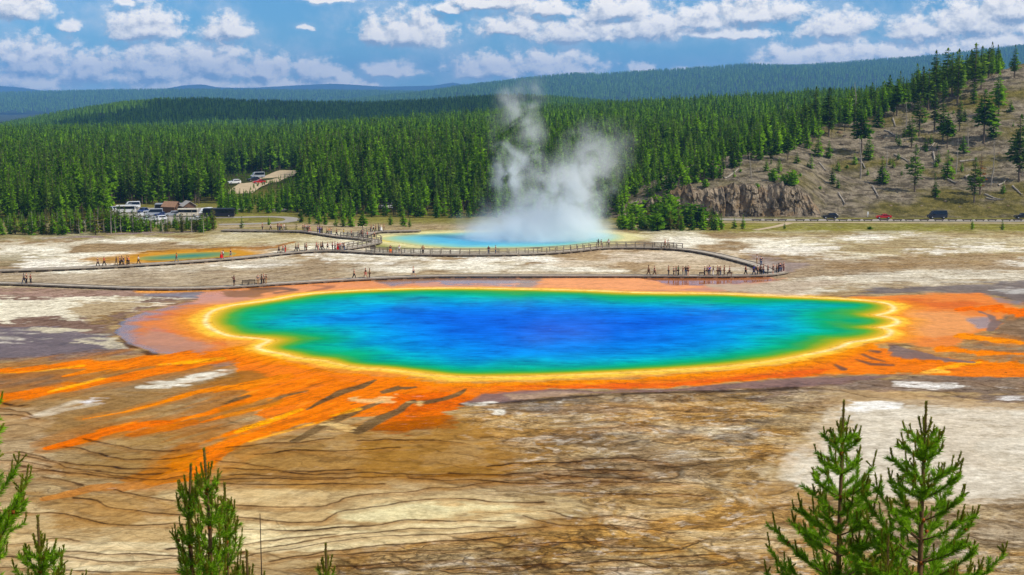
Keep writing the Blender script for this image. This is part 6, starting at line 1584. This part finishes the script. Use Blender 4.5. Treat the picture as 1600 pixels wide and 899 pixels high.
for i, (px, py, kd, c, rz, lb) in enumerate(((167, 337, 'sedan', 'white', .3, 'white car at the left end of the car park'), (174, 331, 'suv', 'silver', 1.2, 'silver car behind the saplings left of the car park'), (186, 331, 'suv', 'white', .2, 'white car left of the motorhome'), (196, 333, 'motorhome', 'white', .1, 'white motorhome at the left of the car park'), (206, 326, 'van', 'white', .4, 'white van at the back of the car park'),
        (200, 327, 'suv', 'silver', 1.4, 'silver car behind the motorhome'), (223, 333, 'suv', 'blue', 1.3, 'blue car left of the coach'), (226, 338, 'suv', 'white', .3, 'white car in the middle row of the car park'), (226, 345, 'sedan', 'silver', .2, 'silver saloon in the front row of the car park'), (238, 346, 'sedan', 'white', .2, 'white saloon in the front row of the car park'), (241, 338, 'van', 'silver', .2, 'silver van in the middle row of the car park'), (249, 345.5, 'suv', 'white', .5, 'white car right of the two front saloons'),
        (252, 338, 'sedan', 'blue', .3, 'blue saloon under the coach'), (266, 331, 'coach', 'silver', .05, 'long silver coach before the brown-roofed hut'), (269, 338, 'suv', 'silver', .2, 'silver car under the right half of the coach'), (293, 338.5, 'motorhome', 'cream', .05, 'cream motorhome below the restroom hut'), (306, 345, 'sedan', 'white', .1, 'white saloon at the right front of the car park'), (322, 336.5, 'van', 'white', 1.2, 'white van at the right end of the car park'), (342, 339.5, 'coach', 'navy', .02, 'dark navy coach at the entrance of the car park'))):
    x, y = G(px, py, .06); vehicle(kd, (x, y, .06), rz, c, lb, {'sedan': 'car', 'suv': 'car'}.get(kd, kd), {'sedan': 'car', 'suv': 'car'}.get(kd, kd), g, .72 if kd in ('coach', 'motorhome') else .85)
g = 'vehicles on the upper road'
for px, py, kd, c, lb in ((366, 289, 'suv', 'white', 'white car alone left of the upper road'), (396, 284.5, 'suv', 'navy', 'dark car on the upper road'), (402.5, 279.5, 'van', 'silver', 'silver van on the upper road'), (404.5, 288, 'sedan', 'red', 'red car low on the upper road')):
    q = on_land(px, py); vehicle(kd, (q.x, q.y, q.z + .3), .5, c, lb, {'sedan': 'car', 'suv': 'car'}.get(kd, kd), {'sedan': 'car', 'suv': 'car'}.get(kd, kd), g)
for px, py, kd, c, lb in ((117, 320, 'suv', 'white', 'white car half hidden in the trees left of the car park'), (604, 327, 'suv', 'white', 'white car between the young pines left of the steam'), (322, 283, 'suv', 'white', 'white car deep in the wood left of the upper road')):
    q = on_land(px, py); vehicle(kd, (q.x, q.y, q.z + .1), .3, c, lb, 'car', 'car', 'cars glimpsed among the trees')

# guard logs along the road, white post
M_log = plain('guard_log', L3((92, 84, 76)), .9, .05)
for i, px in enumerate([1182, 1202, 1222, 1250, 1272, 1298, 1317, 1337, 1356, 1381, 1402, 1421, 1444, 1467, 1488, 1511, 1531, 1550, 1572, 1590]):
    x, y = G(px, 346.0, 0); V, Fq = tube([[-1.25, 0, .42], [0, 0, .44], [1.25, 0, .42]], [.15, .16, .15], 8)
    o = empty('guard_rail', (x, y, 0), .02 * (i % 3 - 1), 'low weathered log barrier in the row along the roadside' , 'log barrier', 'log barriers along the road')
    obj_np('log', V, Fq, M_log, o, smooth=True)
    for sx in (-.9, .9): obj_np('post', *box_vf((sx, 0, .14), .2, .2, .3), M_log, o)
x, y = G(1360, 341.5, 0); s = empty('marker_post', (x, y + 3, 0), 0, 'white upright sign post beside the road by the red car', 'sign post')
obj_np('post', *box_vf((0, 0, .5), .12, .12, 1.0), PAINTS['white'], s); obj_np('panel', *box_vf((0, -.08, 1.2), .42, .04, .8), PAINTS['white'], s)

# two park huts
M_wall = plain('hut_boards', L3((112, 86, 66)), .9, .1, var=.2); M_roof = plain('brown_shingles', L3((158, 122, 96)), .9, .05, var=.15); M_roof2 = plain('grey_shingles', L3((176, 170, 162)), .8, .1, var=.1)
def hut(px, py, w, d, h, rise, rz, roof_m, label):
    q = on_land(px, py); r = empty('park_hut', (q.x, q.y, q.z), rz, label, 'hut'); r.scale = (.78, .78, .78)
    obj_np('wall', *box_vf((0, 0, h / 2), w, d, h), M_wall, r)
    gab = bpy.data.meshes.new('gable'); gab.from_pydata([(-w / 2, -d / 2 + .01, h), (w / 2, -d / 2 + .01, h), (0, -d / 2 + .01, h + rise), (-w / 2, d / 2 - .01, h), (w / 2, d / 2 - .01, h), (0, d / 2 - .01, h + rise)], [], [(0, 1, 2), (5, 4, 3)])
    gab.materials.append(M_wall); g_ = bpy.data.objects.new('gable', gab); COL.objects.link(g_); g_.parent = r
    e = .5; parts = []
    for s in (-1, 1):
        a = np.array([(s * (w / 2 + e), -d / 2 - e, h - rise * e / (w / 2)), (s * (w / 2 + e), d / 2 + e, h - rise * e / (w / 2)), (0, d / 2 + e, h + rise), (0, -d / 2 - e, h + rise)])
        V = np.vstack([a + [0, 0, .02], a + [0, 0, .18]]); parts.append((V, np.array([[0, 1, 2, 3], [4, 7, 6, 5], [0, 4, 5, 1], [1, 5, 6, 2], [2, 6, 7, 3], [3, 7, 4, 0]])))
    obj_np('roof', *join(parts), roof_m, r)
    dr = obj_np('door', *box_vf((.4, -d / 2 - .03, 1.0), .95, .06, 2.0), M_beam, r); obj_np('handle', *box_vf((.75, -d / 2 - .09, 1.0), .05, .06, .16), M_rim, dr)
    obj_np('window', *box_vf((-w * .28, -d / 2 - .02, h * .72), .7, .05, .5), M_glass, r)
hut(268, 333, 3.4, 5.2, 2.6, 1.5, 1.15, M_roof, 'small hut with brown gabled roof behind the silver coach')
hut(294, 333.5, 4.4, 4.6, 2.9, 1.5, .5, M_roof2, 'brown timber restroom hut with pale grey gabled roof right of the coach')

# ------------------------------------------------------------------ steam of the geyser pool
sm = bpy.data.materials.new('steam_vapour'); sm.use_nodes = True; sm.node_tree.nodes.clear()
N = NT(sm.node_tree)
geo = N.new('ShaderNodeNewGeometry').outputs['Position']
wn = N.new('ShaderNodeTexNoise'); N.put(wn.inputs['Vector'], geo); wn.inputs['Scale'].default_value = .13; wn.inputs['Detail'].default_value = 2
wp = N.vmath('MULTIPLY_ADD', N.vmath('SUBTRACT', wn.outputs['Color'], (.5, .5, .5)), (7, 7, 7), geo)
gx, gy, gz = N.sep(wp)
def curve(f, pts, lo, hi):
    nd = N.new('ShaderNodeFloatCurve'); N.put(nd.inputs['Value'], N.math('DIVIDE', f, hi))
    c = nd.mapping.curves[0]
    vals = [(z / hi, (v - lo[0]) / (lo[1] - lo[0])) for z, v in pts]
    c.points[0].location = vals[0]; c.points[-1].location = vals[-1]
    for v in vals[1:-1]: c.points.new(*v)
    nd.mapping.update()
    return N.math('ADD', N.math('MULTIPLY', nd.outputs[0], lo[1] - lo[0]), lo[0])
SY = G(800, 374)[1]
def sx(px): return (px - 800) / F * SY
def plume(cx_pts, r_pts, d_pts, depth):
    cx_ = curve(gz, cx_pts, (-30, 40), 40); r_ = curve(gz, r_pts, (0, 20), 40); d_ = curve(gz, d_pts, (0, 1), 40)
    ddx = N.math('DIVIDE', N.math('SUBTRACT', gx, cx_), r_); ddy = N.math('DIVIDE', N.math('SUBTRACT', gy, SY), N.math('MULTIPLY', r_, depth))
    q = N.math('SQRT', N.math('ADD', N.math('MULTIPLY', ddx, ddx), N.math('MULTIPLY', ddy, ddy)))
    return N.math('MULTIPLY', N.ramp(q, .12, 1.0, 1.0, 0.0), d_)
A_ = plume([(0, sx(868)), (5, sx(872)), (10, sx(880)), (14, sx(895)), (18, sx(915)), (23, sx(932)), (40, sx(960))], [(0, 18), (3, 16), (7, 13.5), (12, 14), (16, 14), (20, 12), (28, 8), (40, 2)], [(0, .9), (4, .8), (9, .62), (14, .48), (18, .34), (22, .20), (29, 0), (40, 0)], .9)
B_ = plume([(0, sx(800)), (6, sx(802)), (12, sx(800)), (18, sx(806)), (24, sx(806)), (30, sx(808)), (36, sx(828)), (40, sx(840))], [(0, 7), (6, 5), (12, 6.4), (18, 8.0), (24, 8.5), (30, 8.0), (36, 5.4), (40, 2)], [(0, .16), (6, .22), (10, .40), (16, .46), (22, .38), (28, .36), (34, .26), (38, 0), (40, 0)], .9)
C_ = plume([(0, sx(815)), (40, sx(815))], [(0, 19.9), (4, 18), (8, 12), (40, 2)], [(0, .75), (2, .60), (5, .26), (10, .04), (14, 0), (40, 0)], .75)
nz1 = N.noise(geo, .17, 8, .64, .8); nz2 = N.noise(geo, .10, 4, .55)
wisp = N.ramp(nz1, .40, .64); billow = N.ramp(nz2, .34, .60)
high = N.ramp(gz, 2.0, 11.0)
Ak = N.math('ADD', N.math('MULTIPLY', wisp, N.math('ADD', .55, N.math('MULTIPLY', high, .45))), N.math('MULTIPLY', N.math('SUBTRACT', 1.0, high), .35))
Ak = N.math('MULTIPLY', Ak, N.math('ADD', N.math('MULTIPLY', billow, N.math('MULTIPLY', high, .5)), N.math('SUBTRACT', 1.0, N.math('MULTIPLY', high, .5))))
den = N.math('ADD', N.math('MULTIPLY', A_, Ak), N.math('ADD', N.math('MULTIPLY', B_, N.math('MULTIPLY', wisp, billow)), N.math('MULTIPLY', C_, N.math('ADD', N.math('MULTIPLY', wisp, .7), .3))))
den = N.math('MULTIPLY', den, .62)
pv = N.new('ShaderNodeVolumePrincipled'); pv.inputs['Color'].default_value = (.95, .98, 1, 1); N.put(pv.inputs['Density'], den); pv.inputs['Anisotropy'].default_value = 0
N.l.new(pv.outputs[0], N.new('ShaderNodeOutputMaterial').inputs['Volume'])
V, Fq = box_vf(((sx(640) + sx(1010)) / 2, SY, 19.1), sx(1010) - sx(640), 44, 38)
steam = obj_np('steam', V, Fq, sm); tag(steam, kind='stuff')
sm.cycles.volume_step_rate = .35

# thin vapour drifting over the great spring
vm = bpy.data.materials.new('thin_vapour'); vm.use_nodes = True; vm.node_tree.nodes.clear()
N = NT(vm.node_tree)
geo = N.new('ShaderNodeNewGeometry').outputs['Position']
_, _, gz = N.sep(geo)
n1 = N.noise(N.vmath('MULTIPLY', geo, (.8, .55, 1.2)), .075, 5, .62, .5)
cx_, cy_ = float(POOL_W[:, 0].mean()), float(POOL_W[:, 1].mean())
q = N.vmath('LENGTH', N.vmath('MULTIPLY', N.vmath('SUBTRACT', geo, (cx_ + 2, cy_ + 2, 0)), (1 / 42, 1 / 33, 0)))
den = N.math('MULTIPLY', N.math('MULTIPLY', N.ramp(n1, .52, .72), N.ramp(q, .45, 1.0, 1.0, 0.0)), N.math('MULTIPLY', N.ramp(gz, .3, 3.4, 1.0, 0.0), .009))
pv = N.new('ShaderNodeVolumePrincipled'); pv.inputs['Color'].default_value = (.99, .995, 1, 1); N.put(pv.inputs['Density'], den)
N.l.new(pv.outputs[0], N.new('ShaderNodeOutputMaterial').inputs['Volume'])
V, Fq = box_vf((cx_, cy_, 1.85), 88, 70, 3.5)
vap = obj_np('steam', V, Fq, vm); tag(vap, kind='stuff')
vm.cycles.volume_step_rate = .5
# ------------------------------------------------------------------ young pines on the slope of the overlook
def needle_mat(name, c1, c2):
    m, N, bs = material(name)
    geo = N.new('ShaderNodeNewGeometry'); n = N.noise(geo.outputs['Position'], 5.0, 3)
    f = N.math('ADD', N.math('MULTIPLY', geo.outputs['Random Per Island'], .6), N.math('MULTIPLY', n, .5), clamp=True)
    N.put(bs.inputs['Base Color'], N.mix(f, c1, c2)); bs.inputs['Roughness'].default_value = .5; bs.inputs['Specular IOR Level'].default_value = .1
    tr = N.new('ShaderNodeBsdfTranslucent'); N.put(tr.inputs[0], N.mix(f, tuple(c * 1.2 for c in c1), c2))
    mx = N.new('ShaderNodeMixShader'); mx.inputs[0].default_value = .42
    N.l.new(bs.outputs[0], mx.inputs[1]); N.l.new(tr.outputs[0], mx.inputs[2])
    ou = [n for n in N.n if n.type == 'OUTPUT_MATERIAL'][0]; N.l.new(mx.outputs[0], ou.inputs[0])
    return m
M_needle = needle_mat('pine_needles', (.080, .210, .006), (.400, .680, .020))
M_candle = needle_mat('new_candles', (.140, .160, .010), (.380, .380, .030))
M_twig = plain('pine_twig', L3((110, 84, 58)), .9, .05, var=.3, scale=9)
M_bud = plain('rusty_buds', L3((150, 84, 40)), .9, .05, var=.3, scale=20)
def shoot_needles(rng, p0, p1, per_m, ln, spread, wid, out):
    p0 = np.asarray(p0); p1 = np.asarray(p1); d = p1 - p0; L = np.linalg.norm(d); d = d / (L + 1e-9)
    n = max(4, int(L * per_m)); t = rng.uniform(0.02, 1.0, n)
    a = np.cross(d, [.3, .9, .2]); a /= np.linalg.norm(a); b = np.cross(d, a)
    th = rng.uniform(0, 6.283, n); sp = rng.normal(spread, .16, n)
    rad = np.cos(th)[:, None] * a + np.sin(th)[:, None] * b
    nd = np.cos(sp)[:, None] * d + np.sin(sp)[:, None] * rad
    sd = np.cross(nd, rng.normal(0, 1, (n, 3))); sd /= np.linalg.norm(sd, axis=1)[:, None]
    l = ln * rng.uniform(.7, 1.15, n)[:, None]
    base = p0 + d * (t * L)[:, None]
    out.append(np.stack([base - sd * wid * .5, base + sd * wid * .5, base + nd * l * .6 + sd * wid * .45, base + nd * l], 1))
def near_pine(tip_px, tip_py, depth, label, seed, top_len=2.8, spread=.52, rise=.75, gap=.40, extra=(), dens=1.0, fat=1.0, upright=0.0):
    rng = np.random.default_rng(seed)
    tip = at_depth(tip_px, tip_py, depth)
    zb = float(plain_z(tip.x, tip.y)); H = tip.z - zb
    root = empty('young_pine', (tip.x, tip.y, zb), 0, label, 'pine tree', 'young pines in front of the overlook')
    T = np.array([0, 0, H])
    sway = rng.normal(0, .02, 2)
    axis = lambda z: np.array([sway[0] * math.sin(z * 2.1), sway[1] * math.sin(z * 1.7 + 1), z])
    zs = np.linspace(-.2, H, 14)
    tv, tf = tube(np.array([axis(z) for z in zs]), np.interp(zs, [-.2, H], [.075 * fat, .013]), 8)
    obj_np('trunk', tv, tf, M_twig, root, smooth=True)
    need, cand, twig, buds = [], [], [], []
    wid = .0105
    # leader candle with its ring of side candles
    shoot_needles(rng, axis(H - .46), axis(H), 950, .050, .48, wid * 1.15, cand)
    shoot_needles(rng, axis(H - 1.0), axis(H - .44), 620, .082, .70, wid, need)
    for a_ in np.arange(rng.integers(4, 6)) * 1.37:
        e = np.array([math.cos(a_), math.sin(a_), 0]); b_ = axis(H - rng.uniform(.40, .50)); m_ = b_ + e * .05 + [0, 0, .06]; t_ = m_ + e * .035 + [0, 0, rng.uniform(.10, .22)]
        shoot_needles(rng, b_, m_, 600, .05, .6, wid, cand); shoot_needles(rng, m_, t_, 800, .042, .45, wid, cand)
    z = H - .60; k = 0
    while z > max(.5, H - top_len):
        dpt = H - z
        nb = rng.integers(4, 7) if k else 4
        a0 = rng.uniform(0, 6.28)
        for j in range(nb):
            az_ = a0 + 6.283 * j / nb + rng.normal(0, .2)
            L = (.10 + spread * (dpt - .35) ** .92) * rng.uniform(.72, 1.12) if dpt > .5 else rng.uniform(.12, .20)
            e = np.array([math.cos(az_), math.sin(az_), 0])
            # a branch that leaves outwards, then turns up at its tip
            u = np.linspace(0, 1, 7)
            r_ = rise * rng.uniform(.8, 1.2) + upright
            pts = np.array([axis(z) + e * L * t + np.array([0, 0, L * (r_ * t * .55 + .45 * r_ * t * t)]) for t in u])
            twig.append(tube(pts, np.linspace(.007 + .010 * L, .004, 7), 5))
            m0 = 0 if L < .5 else .22
            for q in range(6):
                if u[q] < m0: continue
                shoot_needles(rng, pts[q], pts[q + 1], 380 * dens, .092, .70, wid, need)
            # side shoots, upright candles at the ends
            ns = int(L / .125)
            for s in range(ns):
                t = rng.uniform(.22, .97); p = axis(z) + e * L * t + np.array([0, 0, L * (r_ * t * .55 + .45 * r_ * t * t)])
                sd = np.array([-e[1], e[0], 0]) * rng.choice([-1, 1])
                dv = e * rng.uniform(.3, .8) + sd * rng.uniform(.25, .95) + np.array([0, 0, rng.uniform(.2, .8) + upright * .5]); dv /= np.linalg.norm(dv)
                l = rng.uniform(.12, .30) * (1.2 - t * .35) * min(1, L / .5 + .3)
                p1 = p + dv * l
                twig.append(tube([p, p1], [.005, .003], 4))
                shoot_needles(rng, p, p1, 380 * dens, .086, .70, wid, need)
                if rng.random() < .45:
                    up = np.array([dv[0] * .25, dv[1] * .25, 1]); up /= np.linalg.norm(up); p2 = p1 + up * rng.uniform(.07, .17)
                    shoot_needles(rng, p1, p2, 520 * dens, .040, .42, wid, cand)
                if rng.random() < .08: buds.append(box_vf(p + rng.normal(0, .012, 3), .035, .035, .045, rng.uniform(0, 3)))
            end = pts[-1]; dirn = pts[-1] - pts[-2]; dirn /= np.linalg.norm(dirn); up = dirn * .3 + np.array([0, 0, .8]); up /= np.linalg.norm(up)
            cl_ = min(1, .35 + .45 * dpt); p2 = end + up * rng.uniform(.13, .27) * cl_; twig.append(tube([end, p2], [.005, .003], 4))
            shoot_needles(rng, end, p2, 540 * dens, .042, .42, wid, cand)
            for c in range(rng.integers(1, 4)):
                sd = rng.normal(0, 1, 3); sd[2] = 1.6; sd /= np.linalg.norm(sd); shoot_needles(rng, end, end + sd * rng.uniform(.07, .15) * cl_, 520 * dens, .040, .42, wid, cand)
        buds.append(box_vf(axis(z) + rng.normal(0, .01, 3), .05, .05, .05))
        z -= gap * rng.uniform(.62, 1.0) * (.62 if k == 0 else 1); k += 1
    for lst, nm, mt in ((need, 'needles', M_needle), (cand, 'new_shoots', M_candle)):
        if not lst: continue
        A = np.concatenate(lst); n = len(A)
        Fq = np.arange(n * 4).reshape(n, 4); obj_np(nm, A.reshape(-1, 3), Fq, mt, root)
    V, Fq = join(twig + buds); nb_ = sum(len(b[1]) for b in buds)
    obj_np('branches', V, Fq, None, root, smooth=True, mats=[M_twig, M_bud], midx=np.r_[np.zeros(len(Fq) - nb_), np.ones(nb_)])
    return root
near_pine(1318, 627, 20.5, 'tall open young pine with thin leader, left of the pair at the lower right', 11, top_len=3.4, spread=.34, rise=.72, gap=.38, dens=1.35)
near_pine(1447, 629, 19.5, 'fuller young pine with many upright candles, right of the pair at the lower right', 12, top_len=3.4, spread=.40, rise=.70, gap=.33, dens=1.4)
near_pine(322, 703, 20.0, 'dark narrow young pine with clustered leaders at the lower left', 13, top_len=2.6, spread=.12, rise=1.4, gap=.40, upright=.3, dens=.75)
near_pine(351, 756, 20.6, 'slimmer young pine touching the dark narrow one', 14, top_len=2.2, spread=.12, rise=1.5, gap=.42, upright=.3, dens=.85)
near_pine(297, 727, 20.3, 'thin dark pine tip just left of the clustered leaders', 15, top_len=2.0, spread=.09, rise=1.6, gap=.42, upright=.4, dens=.85)
near_pine(60, 808, 19.0, 'small bushy young pine in the lower left corner', 16, top_len=1.8, spread=.30, rise=.9, gap=.34)
near_pine(-60, 545, 17.5, 'large young pine cut by the left frame edge', 17, top_len=3.4, spread=.25, rise=1.1, gap=.36, upright=.2)
near_pine(510, 851, 21.0, 'little pine tip alone at the bottom edge', 18, top_len=1.0, spread=.04, rise=1.4, gap=.40, upright=.3, dens=.7)
near_pine(386, 862, 20.4, 'low pine tip beside the bare stick', 19, top_len=1.2, spread=.22, rise=1.2, gap=.34, upright=.2)
near_pine(1388, 838, 19.0, 'low dark pine between the two taller ones', 21, top_len=1.8, spread=.42, rise=.75, gap=.34)
A = at_depth(406, 803, 20.0); zb = float(plain_z(A.x, A.y))
V, Fq = tube([[0, 0, -.2], [.01, 0, (A.z - zb) * .5], [0, .01, A.z - zb]], [.022, .013, .005], 6)
st = obj_np('bare_stick', V, Fq, plain('dark_stick', L3((62, 50, 42)), .9, .05), smooth=True); st.location = (A.x, A.y, zb)
tag(st, 'thin bare dark dead stem standing beside the narrow pine', 'dead stem')
# ------------------------------------------------------------------ a cumulus high above the frame, whose shade lies on the middle ridge
def cumulus(name, centre, size, seed):
    r = np.random.default_rng(seed); parts = []
    for k in range(26):
        c = r.normal(0, .33, 3) * [1, 1, .35]; rad = r.uniform(.16, .30)
        bm = bmesh.new(); bmesh.ops.create_icosphere(bm, subdivisions=3, radius=rad)
        V = np.array([v.co[:] for v in bm.verts]); Fq = np.array([[v.index for v in f.verts] for f in bm.faces]); bm.free()
        n = fbm(V[:, 0] * 9 + k, V[:, 1] * 9 + V[:, 2] * 7, 4, seed + k) - .5
        V = V * (1 + .55 * n[:, None]) + c; V[:, 2] = np.maximum(V[:, 2], -.12)
        parts.append((V * size, Fq))
    V, Fq = join(parts)
    o = obj_np(name, V, Fq, M_cloud, smooth=True); o.location = centre
    return tag(o, kind='structure')
M_cloud = plain('cloud_white', (.85, .86, .88), 1.0, 0, var=.03, scale=.01)
def cloud_over(px0, px1, Y, h, depth, seed):
    off = to_sun * (h / to_sun.z)
    xa, xb = (px0 - 800) / F * Y, (px1 - 800) / F * Y
    return cumulus('cloud', ((xa + xb) / 2 + off.x, Y + off.y, h + 30), np.array([(xb - xa) / 1.1, depth, 260.0]), seed)
cloud_over(250, 800, 2300, 1100, 620, 5)
